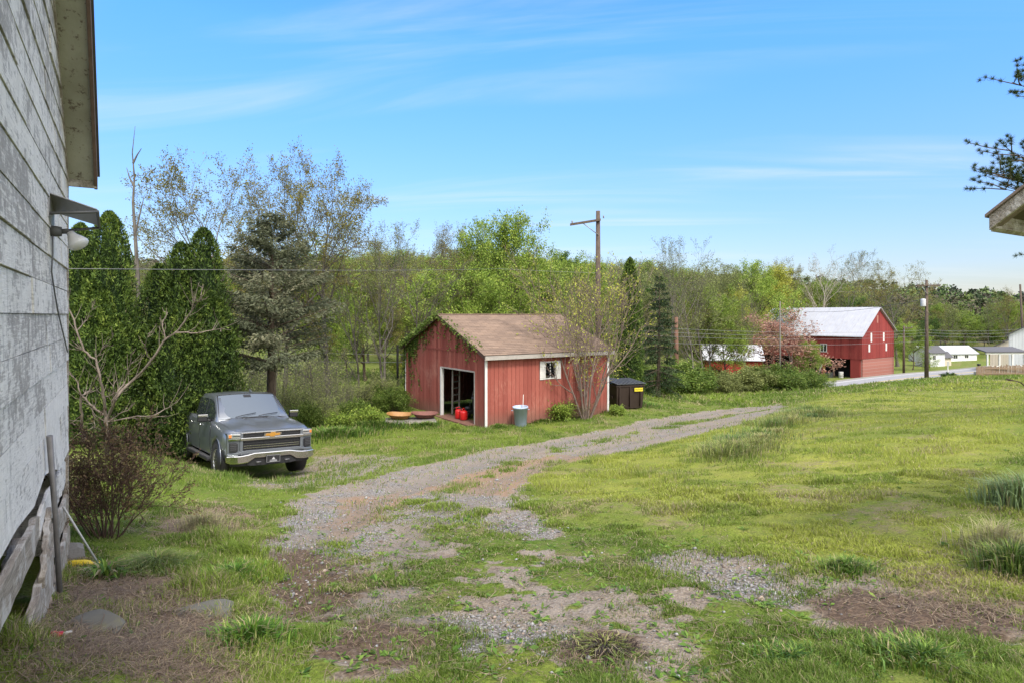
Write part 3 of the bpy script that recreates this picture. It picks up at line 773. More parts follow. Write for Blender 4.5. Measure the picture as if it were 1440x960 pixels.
# thin dead snag
rng = rs_(7); wd = Bulk()
p0 = at(200, 20)
def pxp(x, y, d=20.): q = P3(x, y, d) - p0; return [q.x, q.y, q.z]
pts = [pxp(202, 625), pxp(203, 560), pxp(201, 500), pxp(196, 440), pxp(193, 380), pxp(190, 330), pxp(187, 285), pxp(189, 250), pxp(186, 215), pxp(190, 178)]
wd.tube(pts, [.15, .12, .095, .075, .06, .05, .038, .026, .016, .006], 7)
for a, b, c in ((pxp(190, 330), pxp(197, 300), pxp(203, 275)), (pxp(188, 262), pxp(182, 250), pxp(178, 236)), (pxp(187, 230), pxp(193, 218), pxp(199, 209)),
                (pxp(193, 380), pxp(181, 345), pxp(178, 330)), (pxp(196, 440), pxp(206, 410), pxp(222, 395)), (pxp(201, 500), pxp(190, 470), pxp(180, 462)), (pxp(201, 520), pxp(214, 500), pxp(226, 470))):
    wd.tube([a, b, c], [.035, .022, .008], 5)
sn = thing('dead_tree', 'thin dead leafless snag standing between the two arborvitaes', 'dead tree', p0)
put('trunk', wd.mesh('snag', True), BARK_G, sn)
# bare sapling in front of the arborvitaes (limbs followed from the photograph)
wd = Bulk(); D = 9.6; p0 = at(150, D)
def q(x, y, dy=0.0): v = P3(x, y, D + dy) - p0; return [v.x, v.y, v.z]
limbs = [([(150, 640), (151, 610), (150, 585)], .032, .026), ([(150, 590), (163, 560), (186, 535), (212, 508), (232, 478), (252, 462), (268, 440), (276, 418)], .024, .008),
         ([(150, 588), (146, 560), (141, 530), (134, 505), (118, 492), (108, 465), (98, 435), (92, 415)], .022, .008),
         ([(152, 585), (160, 560), (176, 535), (182, 515), (188, 494)], .015, .005), ([(146, 582), (130, 570), (114, 556), (108, 535), (92, 518)], .017, .007),
         ([(114, 556), (126, 548), (136, 530)], .012, .005), ([(248, 468), (275, 468), (300, 465), (315, 460)], .014, .004),
         ([(152, 592), (190, 586), (215, 584), (235, 574), (248, 566)], .014, .004), ([(150, 594), (175, 578), (190, 566)], .010, .003),
         ([(146, 560), (160, 552), (172, 548)], .008, .003), ([(114, 556), (115, 590), (117, 620)], .016, .02), ([(134, 505), (145, 490), (158, 475)], .010, .003),
         ([(268, 440), (282, 420), (286, 400)], .010, .003), ([(212, 508), (205, 490), (208, 470)], .009, .003), ([(232, 478), (228, 455), (236, 440)], .009, .003),
         ([(108, 465), (122, 450), (130, 432)], .009, .003), ([(130, 570), (132, 590), (133, 605)], .008, .003), ([(160, 560), (158, 545), (164, 530)], .008, .003)]
for pl, r0, r1 in limbs:
    n = len(pl); P = np.array([q(x, y, .15 * math.sin(i * 1.3 + x * .1)) for i, (x, y) in enumerate(pl)])
    u = np.linspace(0, n - 1, n * 3); PP = np.stack([np.interp(u, np.arange(n), P[:, k]) for k in range(3)], 1)
    PP[1:-1] += rng.normal(size=(len(u) - 2, 3)) * .008
    wd.tube(PP, np.linspace(r0, r1, len(u)), 6)
    for j in range(3 * n):                     # fine twigs
        i = rng.integers(1, len(u)); d = unit(PP[min(i, len(u) - 1)] - PP[i - 1]); nd = unit(d + rnd_perp(d, rng) * 1.0 + np.array([0, 0, .5])); L = rng.uniform(.12, .45)
        if r0 < .012: L *= .5
        m = PP[i] + nd * L * .5 + rng.normal(size=3) * .02; wd.tube([PP[i], m, m + unit(nd + np.array([0, 0, .3])) * L * .5], [.005, .0035, .002], 4)
sp = thing('sapling', 'bare pale-limbed sapling forking low in front of the left arborvitae', 'sapling', p0)
put('trunk', wd.mesh('sapling', True), barkmat('sapling_bark', (.10, .08, .065), (.27, .22, .18)), sp)

# trees with a place of their own
spec = [
 ('bare_a', 'bare_tree', 'slim bare tree standing in the gap left of the red garage', 505, 31, 335, 1.0),
 ('bare_b', 'bare_tree', 'taller forked bare tree just left of the red garage', 541, 30, 312, 1.1),
 ('bare_a', 'bare_tree', 'bare tree leaning over the left slope of the garage roof', 581, 33, 318, 1.15),
 ('oak_b', 'budding_tree', 'brown budding tree above the ridge of the red garage', 622, 46, 303, .8),
 ('green_b', 'leafy_tree', 'tallest bright green tree behind the garage roof', 738, 45, 296, .75),
 ('green_a', 'leafy_tree', 'slender pale green tree left of the tallest green one', 680, 47, 305, .65),
 ('green_c', 'leafy_tree', 'low dense green tree just over the garage roof ridge', 655, 40, 365, 1.1),
 ('green_c', 'leafy_tree', 'rounded green tree right behind the garage roof, left of the utility pole', 790, 42, 352, .9),
 ('arbor_c', 'arborvitae', 'pointed dark arborvitae right of the tall utility pole', 886, 33, 362, .62),
 ('spruce_dark', 'spruce_tree', 'dark drooping spruce behind the trash dumpster', 926, 37, 385, .8),
 ('bare_b', 'bare_tree', 'bare tree whose twigs stand above the dark spruce', 940, 46, 328, .9),
 ('bare_a', 'bare_tree', 'grey bare tree behind the hedge, left of the small white roofed shed', 975, 55, 352, 1.1),
 ('airy', 'budding_tree', 'grey twiggy tree with a stout trunk beside the small white roofed shed', 990, 58, 365, 1.0),
 ('airy', 'budding_tree', 'thinly leaved tree directly behind the small white roofed shed', 1022, 88, 372, 1.2),
 ('green_a', 'leafy_tree', 'full green tree left of the big red barn', 1062, 100, 364, .9),
 ('green_b', 'leafy_tree', 'yellow green tree touching the left end of the big barn roof', 1085, 118, 371, .9),
 ('oak_a', 'budding_tree', 'brown budding tree above the middle of the barn roof', 1118, 122, 357, .8),
 ('bare_a', 'pale_tree', 'pale trunked bare tree above the barn ridge', 1158, 118, 346, 1.1),
 ('bare_b', 'bare_tree', 'bare tree above the right end of the barn ridge', 1190, 124, 352, 1.1),
 ('oak_b', 'budding_tree', 'big dark limbed budding tree right behind the barn gable', 1262, 112, 360, 1.05),
 ('green_c', 'leafy_tree', 'low bright green tree touching the right side of the barn', 1284, 104, 448, .9),
 ('green_a', 'leafy_tree', 'green tree behind the far white buildings, right of the tall road pole', 1330, 150, 425, 1.2),
 ('oak_b', 'budding_tree', 'pale budding tree above the white house on the right', 1415, 125, 402, .8),
 ('bare_b', 'bare_tree', 'bare dark tree left of the white house on the right', 1392, 135, 418, .8),
]
for pn, on, lab, px, d, ty, wd_ in spec:
    k = {}
    if on == 'pale_tree': k['bark'] = BARK_P
    if 'yellow green' in lab: k['leaf'] = LEAF_YEL
    tree(pn, on, lab, 'tree', px, d, ty, wide=wd_, **k)
tree('red_tree', 'red_leaved_tree', 'tree with pinkish red new leaves in front of the big red barn', 'tree', 1116, 66, 434, rz=.5, wide=1.45)
tree('green_c', 'leafy_tree', 'small bright green tree among the pink leaves before the barn wall', 'tree', 1140, 63, 472, wide=.8)
tree('stems', 'multi_stem_tree', 'many stemmed tree with sparse yellow green leaves before the garage side wall', 'tree', 824, 24.9, 338, rz=1.2, wide=.82)

# woods behind: rows of trees one can still tell apart at their edge
kinds = ['bare_a', 'bare_b', 'airy', 'green_a', 'green_b', 'green_c', 'oak_a', 'oak_b', 'airy', 'airy']
lab_of = {'bare': 'leafless grey tree in the mixed woods behind the yard', 'airy': 'thinly leafed olive tree in the mixed woods behind the yard',
          'green': 'spring green tree in the mixed woods behind the yard', 'oak': 'brown budding tree in the mixed woods behind the yard'}
grp_of = {'bare': 'leafless trees in the woods', 'airy': 'olive thin trees in the woods', 'green': 'green trees in the woods', 'oak': 'brown budding trees in the woods'}
def skyline(px):      # upper edge of the woods, from the photograph
    return np.interp(px, [60, 200, 330, 480, 560, 640, 700, 780, 850, 920, 1000, 1060, 1100, 1200, 1240, 1300, 1360, 1440], [380, 372, 365, 352, 345, 338, 330, 340, 352, 362, 376, 374, 376, 384, 402, 414, 418, 420])
n_w = 0
for d0, step, x0, x1, low in ((52, 30, 470, 900, 45), (64, 24, 60, 1060, 30), (84, 24, 60, 1070, 16), (112, 22, 60, 1090, 6), (140, 22, 60, 1440, 0), (175, 24, 60, 1440, 2), (215, 26, 60, 1440, 8)):
    px = x0
    while px < x1:
        px += step * rr_.uniform(.6, 1.4); d = d0 * rr_.uniform(.92, 1.08)
        if px < 460 and d < 100: continue            # the pasture stays open there
        k = rr_.choice(kinds)
        if 560 < px < 860 and rr_.random() < .55: k = rr_.choice(['green_a', 'green_b', 'green_c'])
        if px > 1060 and d0 < 130: continue
        ty = skyline(px) + low * .6 + rr_.uniform(-8, 26)
        if d0 >= 140 and px > 1180: ty += 6
        p = at(px, d); h = topz(ty, d) - p.z
        h = min(max(h, 5), 17)
        kk = k.split('_')[0]
        lf = None
        if kk == 'green' and rr_.random() < .35: lf = rr_.choice([LEAF_YEL, LEAF_DK, LEAF_HEDGE])
        plant(k, 'woodland_tree', lab_of[kk], 'tree', p, h, rr_.uniform(0, 6.28), grp_of[kk], rr_.uniform(.85, 1.2), leaf=lf); n_w += 1
print('woodland trees', n_w)

# undergrowth along the edge of the yard
ug = 0
for px, d, h, pn in [(110, 20, 1.6, 'brush'), (225, 21, 2.2, 'twiggy'), (330, 24, 1.8, 'brush'), (300, 23, 3.2, 'twiggy'), (355, 24.5, 2.6, 'twiggy'), (420, 25, 1.7, 'brush'), (455, 24, 1.5, 'brush'), (480, 26, 2.0, 'twiggy'),
                     (445, 27, 2.8, 'twiggy'), (500, 28, 1.6, 'brush'), (545, 29.5, 1.8, 'brush'), (525, 29, 1.2, 'hedge_a'), (210, 23, 4.2, 'twiggy'), (195, 25, 4.6, 'twiggy'), (465, 30, 3.5, 'twiggy'), (400, 29, 3.6, 'twiggy'), (345, 29, 4.2, 'twiggy'), (555, 27.5, 1.1, 'hedge_b'), (430, 23.5, 1.0, 'hedge_b'), (500, 25.2, .9, 'hedge_a'), (480, 22.8, .7, 'weeds'), (520, 24, .7, 'weeds')]:
    o = plant(pn, {'brush': 'wild_bush', 'twiggy': 'twiggy_bush', 'hedge_a': 'wild_bush', 'hedge_b': 'wild_bush', 'weeds': 'weed_clump'}[pn],
          {'brush': 'thin olive wild bush in the undergrowth between the truck and the garage', 'twiggy': 'pale twiggy bush in the undergrowth under the tall trees', 'hedge_a': 'low leafy green bush in the undergrowth left of the garage',
           'hedge_b': 'spreading green bush in the undergrowth behind the truck', 'weeds': 'knee high green weeds at the edge of the mown grass left of the garage'}[pn], 'weeds' if pn == 'weeds' else 'bush', at(px, d), h, rr_.uniform(0, 6), {'brush': 'olive wild bushes', 'twiggy': 'twiggy bushes', 'hedge_a': 'low green bushes', 'hedge_b': 'spreading green bushes', 'weeds': 'tall weeds'}[pn])
for px, d, h, pn, wide, lab in [(918, 40, 2.0, 'hedge_a', 1.3, 'leafy bush right behind the dumpster'), (948, 43, 2.5, 'hedge_b', 1.2, 'taller hedge bush in front of the stout grey tree'), (975, 45, 2.1, 'hedge_a', 1.3, 'hedge bush left of the small white roofed shed'),
                                (1018, 47, 1.5, 'hedge_b', 1.3, 'low brownish hedge bush in front of the small shed wall'), (1050, 50, 2.2, 'hedge_a', 1.4, 'olive hedge bush at the right end of the small shed'), (1082, 51, 2.4, 'hedge_b', 1.3, 'tall hedge bush under the pink leaved tree'),
                                (1112, 52, 2.2, 'hedge_a', 1.3, 'hedge bush right below the pink leaved tree'), (1140, 54, 1.7, 'hedge_b', 1.2, 'last low hedge bush beside the road'), (900, 44, 2.6, 'brush', 1.2, 'loose olive bush under the dark spruce')]:
    plant(pn, 'hedge_bush', lab, 'bush', at(px, d) - Vector((0, 0, .1)), h, rr_.uniform(0, 6), None, wide, leaf=LEAF_OLIVE if 'olive' in lab or 'brownish' in lab else None)
plant('hedge_b', 'round_bush', 'small dark round bush on the lawn beside the road pole', 'bush', at(1335, 72) + Vector((0, 0, -.1)), .75, 0, None, 1.6, leaf=LEAF_DK)
plant('shrub_rust', 'bare_shrub', 'brown twiggy shrub with tiny reddish leaves at the weathered wall corner', 'shrub', at(150, 5.9) , 1.22, .4, None, 1.0)
for x_, d_, h_, l_ in ((790, 25.0, .8, 'leafy weed clump at the foot of the garage side wall'), (868, 25.9, .45, 'low weeds at the right corner of the garage'), (640, 22.8, .25, 'tiny weeds beside the garage doorway')):
    plant('weeds', 'weed_clump', l_, 'weeds', at(x_, d_), h_, rr_.uniform(0, 6))
# young suckers at the foot of the multi stemmed tree
plant('twiggy', 'brushwood', 'tangle of dead twigs around the foot of the multi stemmed tree', 'brushwood', at(812, 25.1), .9, 1, None, 1.8, bark=BARK_B)

# far woods on the hills: one mass nobody could count
rng = rs_(99); N = 2600
th = rng.uniform(-44, 44, N); dq = 150 * np.exp(rng.random(N) * math.log(9))
X = np.tan(np.radians(th)) * dq; Y = dq; Z = tz_np(X, Y)
ok = ~((Y < 240) & (X / Y < -.28) & (X / Y > -.6)); X, Y, Z = X[ok], Y[ok], Z[ok]; N = len(X)
fw = Bulk()
for i in range(N):
    d = Y[i]; H = rng.uniform(5, 12); Rr = H * rng.uniform(.28, .42); k = int(np.clip(52000 / d, 70, 300)); sz = max(.5, d * .0042)
    u = rng.normal(size=(k, 3)); u /= np.linalg.norm(u, axis=1)[:, None]; r = rng.random(k) ** .4
    lump = .75 + .5 * vnoise(u[:, 0] * 2 + i, u[:, 2] * 2 + i * .7, 4)
    c = np.stack([X[i] + u[:, 0] * Rr * r * lump, Y[i] + u[:, 1] * Rr * r * lump, Z[i] + H * .58 + u[:, 2] * H * .42 * r * lump], 1)
    kind = np.clip(fbm([X[i] * .02], [Y[i] * .012], 61, 2)[0] * 1.6 - .3 + rng.normal() * .16, 0, .999)
    if kind < .3: k0 = .08
    elif kind < .55: k0 = .38
    elif kind < .8: k0 = .65
    else: k0 = .9
    fw.leaves(c, sz, rng, np.clip(k0 + rng.normal(size=k) * .07, 0, 1), .4, .8)
t = NT('far_woods')
f = t.attr('tint'); col = t.ramp(f, [(0, (.10, .085, .06)), (.25, (.11, .09, .06)), (.45, (.05, .085, .022)), (.7, (.09, .14, .03)), (1, (.15, .19, .05))])
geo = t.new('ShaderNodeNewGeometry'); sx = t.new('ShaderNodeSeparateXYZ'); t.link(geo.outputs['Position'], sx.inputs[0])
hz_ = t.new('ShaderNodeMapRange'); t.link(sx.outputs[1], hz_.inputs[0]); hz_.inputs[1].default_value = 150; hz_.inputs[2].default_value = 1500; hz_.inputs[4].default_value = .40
t.bsdf(t.mix(hz_.outputs[0], col, (.16, .21, .28)), .9, spec=.1)  # blue haze mixed into the leaf colour with distance
o = put('far_woods', fw.mesh('far_woods'), t.m); tag(o, 'mixed brown and green woods covering the far hills', 'woods', kind='stuff')
# ------------------------------------------------------------------ building materials
def boardmat(name, cols, fade=(.45, .30, .25), wear=.5, vert=True, rough=.8, foot=None):
    """painted boards: every board its own shade, streaks along the grain, worn spots"""
    t = NT(name); v = t.coord((9, 9, .8) if vert else (.8, .8, 9)); v0 = t.coord()
    g = t.noise(v, 6, 6, .7); big = t.noise(v0, .8, 5, .6); fine = t.noise(v0, 26, 5, .7)
    base = t.ramp(t.attr('tint'), [(0, cols[0]), (1, cols[1])])
    base = t.mix(t.math('MULTIPLY', t.ramp(g, [(.35, 0), (.7, 1)]), .35), base, t.mix(1, base, (1.35, 1.3, 1.25), 'MULTIPLY'))
    base = t.mix(t.math('MULTIPLY', t.ramp(g, [(.2, 1), (.42, 0)]), .6), base, t.mix(1, base, (.55, .5, .5), 'MULTIPLY'))
    wr = t.math('MULTIPLY', t.ramp(t.math('ADD', t.math('MULTIPLY', g, .55), t.math('MULTIPLY', big, .45)), [(.52, 0), (.66, 1)]), wear)
    base = t.mix(wr, base, fade)
    if foot is not None:                      # splashed and rotten towards the ground
        sp = t.new('ShaderNodeSeparateXYZ'); t.link(v0, sp.inputs[0])
        mr = t.new('ShaderNodeMapRange'); t.link(t.math('ADD', sp.outputs[2], t.math('MULTIPLY', fine, -.35)), mr.inputs[0])
        mr.inputs[1].default_value = .45; mr.inputs[2].default_value = -.15
        base = t.mix(mr.outputs[0], base, foot)
    t.bsdf(base, rough, 0, t.bump(t.math('ADD', g, t.math('MULTIPLY', fine, .4)), .45, .012), .2)
    return t.m
RED = boardmat('red_barn_boards', ((.205, .052, .040), (.33, .100, .075)), (.42, .20, .15), .8, foot=(.20, .10, .075))
RED2 = boardmat('deep_red_boards', ((.17, .028, .026), (.25, .045, .04)), (.28, .08, .06), .5)
RED3 = boardmat('bright_red_boards', ((.22, .03, .024), (.28, .04, .03)), (.3, .08, .06), .3)
WTRIM = simple('white_trim', (.62, .61, .58), .6, 0, .2, 5)
GTRIM = simple('weathered_trim', (.34, .31, .28), .8, 0, .35, 7)
DARK = simple('dark_inside', (.012, .011, .010), .95, 0, .2, 3, 0)  # near-black colour stands in for the shade in interiors and recesses
GLASS = NT('dark_glass'); GLASS.bsdf((.03, .035, .04), .08, 0, None, .8); GLASS = GLASS.m

def shingles(name, a, b, sx=4.0, sz=1.0):
    t = NT(name); tcn = t.new('ShaderNodeTexCoord'); br = t.new('ShaderNodeTexBrick')
    t.link(tcn.outputs['Object'], br.inputs['Vector'])
    br.inputs['Scale'].default_value = 1.0; br.inputs['Brick Width'].default_value = .33; br.inputs['Row Height'].default_value = .14
    br.inputs['Mortar Size'].default_value = .008; br.inputs['Mortar Smooth'].default_value = .3; br.inputs['Bias'].default_value = 0
    br.inputs['Color1'].default_value = (*a, 1); br.inputs['Color2'].default_value = (*b, 1); br.inputs['Mortar'].default_value = (a[0] * .35, a[1] * .35, a[2] * .35, 1)
    v = t.coord(); n = t.noise(v, 1.1, 5, .6); n2 = t.noise(v, 40, 3, .6); n3 = t.noise(t.coord((.25, 2.5, 1)), 2, 4)
    c = t.mix(t.math('MULTIPLY', t.ramp(n, [(.4, 0), (.7, 1)]), .45), br.outputs['Color'], (.30, .21, .15))
    c = t.mix(t.math('MULTIPLY', t.ramp(n3, [(.45, 0), (.7, 1)]), .5), c, (a[0] * .55, a[1] * .55, a[2] * .6))
    c = t.mix(t.math('MULTIPLY', n2, .3), c, (.36, .29, .24))
    t.bsdf(c, .92, 0, t.bump(t.math('ADD', t.math('MULTIPLY', br.outputs['Fac'], -1.0), t.math('MULTIPLY', n2, .3)), .5, .02), .15)
    return t.m
def metalroof(name, a, b):
    t = NT(name); v = t.coord(); n = t.noise(v, .9, 5, .6); n3 = t.noise(t.coord((5, .5, .5)), 1.6, 5, .6)
    c = t.mix(n, a, b); c = t.mix(t.math('MULTIPLY', t.ramp(n3, [(.5, 0), (.75, 1)]), .45), c, (.28, .25, .23))
    t.bsdf(c, .42, .35, t.bump(n3, .1, .01), .4); return t.m

def board_wall(mb, L, top, opens, bw=.2, gap=.012, th=.025, z0=0.0, rng=None, axis='x', face=-1, ragged=.03, breaks=()):
    """vertical boards from u=0..L; top(u) gives the height; opens = (u0,u1,z0,z1)"""
    us = [0.0]
    while us[-1] < L - bw * .6: us.append(us[-1] + bw * rng.uniform(.92, 1.08))
    us.append(L)
    cuts = sorted({o[0] for o in opens} | {o[1] for o in opens} | set(breaks))
    real = set(us)
    us = sorted(set(us) | set(cuts))
    tint = rng.random(); off = 0
    for a, b in zip(us[:-1], us[1:]):
        if b - a < 1e-4: continue
        if a in real: tint = rng.random(); off = rng.uniform(-.004, .004)
        g0 = gap / 2 if a in real else 0; g1 = gap / 2 if b in real else 0
        mid = (a + b) / 2; spans = []; lo = z0 + rng.uniform(0, ragged)
        for o in sorted([o for o in opens if o[0] <= mid <= o[1]], key=lambda o: o[2]):
            if o[2] > lo: spans.append((lo, o[2], o[2]))
            lo = o[3]
        spans.append((lo, top(a), top(b)))
        for zlo, ta, tb in spans:
            if max(ta, tb) - zlo < .01: continue
            A, B = a + g0, b - g1
            f = face * (th + off)
            if axis == 'x': vs = [(A, 0, zlo), (B, 0, zlo), (B, 0, tb), (A, 0, ta), (A, f, zlo), (B, f, zlo), (B, f, tb), (A, f, ta)]
            else: vs = [(0, A, zlo), (0, B, zlo), (0, B, tb), (0, A, ta), (f, A, zlo), (f, B, zlo), (f, B, tb), (f, A, ta)]
            mb.add(vs, [(0, 1, 2, 3), (4, 5, 6, 7), (0, 1, 5, 4), (1, 2, 6, 5), (2, 3, 7, 6), (3, 0, 4, 7)], tint)

def shift(mb, m):
    mb.v = [tuple(m @ Vector(v)) for v in mb.v]; return mb

# ------------------------------------------------------------------ the red garage
rngp = random.Random(12)
GA = R(34); GL, GW, GH, GR_ = 6.02, 7.0, 2.74, 4.12
g0 = Vector((-.975, 23.2, CZ - 4.16))
gar = thing('red_garage', 'red board garage with brown shingle roof, ivy on its gable and one open doorway', 'garage', g0, GA)
gt = lambda y: GH + (GR_ - GH) * (1 - abs(y - GW / 2) / (GW / 2))
DY0, DY1, DH = .78, 3.45, 1.98
mb = MB(); board_wall(mb, GW, gt, [(DY0, DY1, 0, DH)], .19, rng=rngp, axis='y', face=-1, breaks=(GW / 2,), z0=-.05)
mb.box(-.045, -.026, 0, GW, GH - .03, GH + .05, .1)      # joint where the gable boards lap
mb.build('gable_wall', RED, gar)
WX0, WX1, WZ0, WZ1 = 2.72, 3.26, 1.66, 2.32
mb = MB(); board_wall(mb, GL, lambda x: GH, [(WX0, WX1, WZ0, WZ1)], .19, rng=rngp, axis='x', face=-1, z0=-.02)
mb.build('side_wall', RED, gar)
mb = MB(); m_ = MB(); board_wall(mb, GL, lambda x: GH, [], .2, rng=rngp, axis='x', face=1); shift(mb, Matrix.Translation((0, GW, 0))); mb.build('back_wall', RED, gar)
mb = MB(); board_wall(mb, GW, gt, [], .2, rng=rngp, axis='y', face=1, breaks=(GW / 2,)); shift(mb, Matrix.Translation((GL, 0, 0))); mb.build('far_gable_wall', RED, gar)
mb = MB()      # inside: studs, sheathing and backing sheets, indoor shade put into their colour
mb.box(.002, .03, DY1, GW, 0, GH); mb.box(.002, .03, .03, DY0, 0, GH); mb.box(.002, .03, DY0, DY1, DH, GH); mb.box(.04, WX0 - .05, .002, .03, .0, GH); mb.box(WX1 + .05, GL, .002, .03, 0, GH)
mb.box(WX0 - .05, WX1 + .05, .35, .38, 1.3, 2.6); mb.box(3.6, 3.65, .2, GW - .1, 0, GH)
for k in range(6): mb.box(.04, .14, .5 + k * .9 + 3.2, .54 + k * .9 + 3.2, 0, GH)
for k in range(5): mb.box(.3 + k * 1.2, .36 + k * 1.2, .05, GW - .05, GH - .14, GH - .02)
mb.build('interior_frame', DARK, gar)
def roofslope(side):
    mb = MB(); ov = .28; run = GW / 2 + ov; y_e = -ov if side < 0 else GW + ov; ym = GW / 2
    ze = GH - (GR_ - GH) / (GW / 2) * ov + .05; zr = GR_ + .06
    n = 26
    for i in range(n):          # courses of shingles, each lapping the one below
        t0, t1 = i / n, (i + 1) / n
        ya, yb = y_e + (ym - y_e) * t0, y_e + (ym - y_e) * t1; za, zb = ze + (zr - ze) * t0, ze + (zr - ze) * t1
        x0_, x1_ = -.22 - rngp.uniform(0, .015), GL + .25 + rngp.uniform(0, .015)
        mb.add([(x0_, ya, za), (x1_, ya, za), (x1_, yb, zb + .0), (x0_, yb, zb), (x0_, ya, za + .022), (x1_, ya, za + .022), (x1_, yb, zb + .010), (x0_, yb, zb + .010)],
               [(0, 1, 2, 3), (4, 5, 6, 7), (0, 1, 5, 4), (1, 2, 6, 5), (2, 3, 7, 6), (3, 0, 4, 7)])
    return mb
shg = shingles('brown_shingles', (.140, .095, .070), (.22, .15, .105))
rf = roofslope(-1).build('roof', shg, gar); roofslope(1).build('roof', shg, gar)
mb = MB(); mb.box(-.22, GL + .25, GW / 2 - .1, GW / 2 + .1, GR_ + .055, GR_ + .09); mb.build('ridge_cap', shg, rf)
ze = GH - (GR_ - GH) / (GW / 2) * .28
mb = MB(); mb.box(-.2, GL + .24, -.27, -.235, ze - .12, ze + .035); mb.build('fascia', WTRIM if 0 else GTRIM, gar, .004)
mb = MB()      # rake boards and roof deck under the shingles
for sd in (-1, 1):
    ya, yb = (-.27, GW / 2) if sd < 0 else (GW + .27, GW / 2)
    mb.add([(-.2, ya, ze - .1), (-.17, ya, ze - .1), (-.17, yb, GR_ - .08), (-.2, yb, GR_ - .08), (-.2, ya, ze + .03), (-.17, ya, ze + .03), (-.17, yb, GR_ + .045), (-.2, yb, GR_ + .045)],
           [(0, 1, 2, 3), (4, 5, 6, 7), (0, 1, 5, 4), (1, 2, 6, 5), (2, 3, 7, 6), (3, 0, 4, 7)])
mb.build('rake_board', simple('dark_rake', (.11, .06, .045), .85, 0, .3, 6), gar)
mb = MB()
for ya, yb in ((-.26, GW / 2), (GW + .26, GW / 2)):
    mb.add([(-.16, ya, ze), (GL + .22, ya, ze), (GL + .22, yb, GR_ + .0), (-.16, yb, GR_), (-.16, ya, ze + .03), (GL + .22, ya, ze + .03), (GL + .22, yb, GR_ + .035), (-.16, yb, GR_ + .035)],
           [(0, 1, 2, 3), (4, 5, 6, 7), (0, 1, 5, 4), (1, 2, 6, 5), (2, 3, 7, 6), (3, 0, 4, 7)])
mb.build('roof_deck', simple('roof_deck', (.07, .055, .045), .9, 0, .3, 6), gar)
for xx, yy in ((-.04, -.04), (GL + .01, -.04), (-.04, GW + .01)):
    mb = MB(); mb.box(xx - .012, xx + .085, yy - .012, yy + .03, -.08, GH - .05); mb.build('corner_board', WTRIM, gar, .004)
mb = MB(); mb.box(-.06, .06, DY1 - .02, DY1 + .09, -.05, DH + .02); mb.build('door_jamb', WTRIM, gar, .004)
mb = MB(); mb.box(-.045, .05, DY0 - .05, DY0 + .01, 0, DH + .02); mb.box(-.05, .05, DY0 - .05, DY1 + .09, DH, DH + .06); mb.build('door_frame', GTRIM, gar, .004)
wf = MB()
for x0_, x1_, z0_, z1_ in ((WX0 - .01, WX0 + .035, WZ0, WZ1), (WX1 - .035, WX1 + .01, WZ0, WZ1), (WX0, WX1, WZ0 - .02, WZ0 + .03), (WX0, WX1, WZ1 - .03, WZ1 + .02), (WX0 + .26, WX0 + .285, WZ0, WZ1)):
    wf.box(x0_, x1_, -.045, .01, z0_, z1_)
win = wf.build('window', WTRIM, gar, .003)
for k in range(5):      # jalousie slats hanging open
    mb = MB(); z = WZ0 + .09 + k * .125; mm = Matrix.Translation(((WX0 + WX1) / 2, -.03, z)) @ Matrix.Rotation(R(50 + rngp.uniform(-8, 8)), 4, 'X')
    mb.box(-.24, .24, -.003, .003, -.075, .075, m=mm); mb.build('glass_slat', GLASS, win)
for sx in (WX0 - .25, WX1 + .02):
    mb = MB(); mb.box(sx, sx + .23, -.055, -.032, WZ0 - .03, WZ1 + .03)
    for k in range(9): mb.box(sx + .03, sx + .20, -.064, -.052, WZ0 + .03 + k * .07, WZ0 + .075 + k * .07)
    mb.build('shutter', WTRIM, gar, .003)
mb = MB(); mb.box(-.35, .4, DY0 - .1, DY1 + .15, -.06, .02); mb.build('door_sill', simple('sill_rust', (.17, .085, .06), .9, 0, .4, 5), gar)
# ivy on the gable
rng = rs_(17); iv = Bulk()
def gm(u): return np.where(u < GW / 2, GH + (GR_ - GH) * u / (GW / 2), GH + (GR_ - GH) * (GW - u) / (GW / 2))
cs = []
for k in range(60):
    u0 = GW - abs(rng.normal()) * 1.7 if rng.random() < .75 else rng.uniform(.2, GW)
    u0 = float(np.clip(u0, .1, GW + .1)); z0_ = float(gm(np.array(min(u0, GW)))) + .05
    n = 12; L = rng.uniform(.3, 1.1) if u0 < GW - .5 else rng.uniform(.5, 2.4); a = rng.uniform(-.6, .6)
    uu = u0 + a * np.linspace(0, L, n) + np.cumsum(rng.normal(size=n)) * .03; zz = z0_ - np.linspace(0, L, n); uu = np.clip(uu, 0, GW + .12)
    zz = np.minimum(zz, gm(np.clip(uu, 0, GW)) + .1)
    P = np.stack([np.full(n, -.05) - rng.random(n) * .03, uu, zz], 1); iv.tube(P, np.full(n, .006), 4, .02)
    m = rng.poisson(26 * L); i = rng.integers(0, n, m); c = P[i] + rng.normal(size=(m, 3)) * np.array([.02, .07, .07]); c[:, 0] = np.minimum(c[:, 0], -.045); cs.append(c)
for k in range(1500):
    u = GW / 2 + abs(rng.random()) ** .8 * GW / 2 * 1.04 if rng.random() < .8 else rng.uniform(.2, GW / 2)
    z = float(gm(np.array(min(u, GW)))) + rng.normal() * .08 + .06
    cs.append(np.array([[-.23 - rng.random() * .08 + (rng.random() < .3) * .3, u, z]]))
cs = np.concatenate(cs); iv.leaves(cs, .085, rng, np.clip(rng.normal(.55, .25, len(cs)), 0, 1), 0, .8)
ivy = put('ivy', iv.mesh('ivy'), LEAF_HEDGE); ivy.location = g0; ivy.rotation_euler = (0, 0, GA); tag(ivy, 'ivy climbing over the left slope and gable of the red garage', 'ivy')

def gpt(x, y, z=0): return g0 + Matrix.Rotation(GA, 3, 'Z') @ Vector((x, y, z))

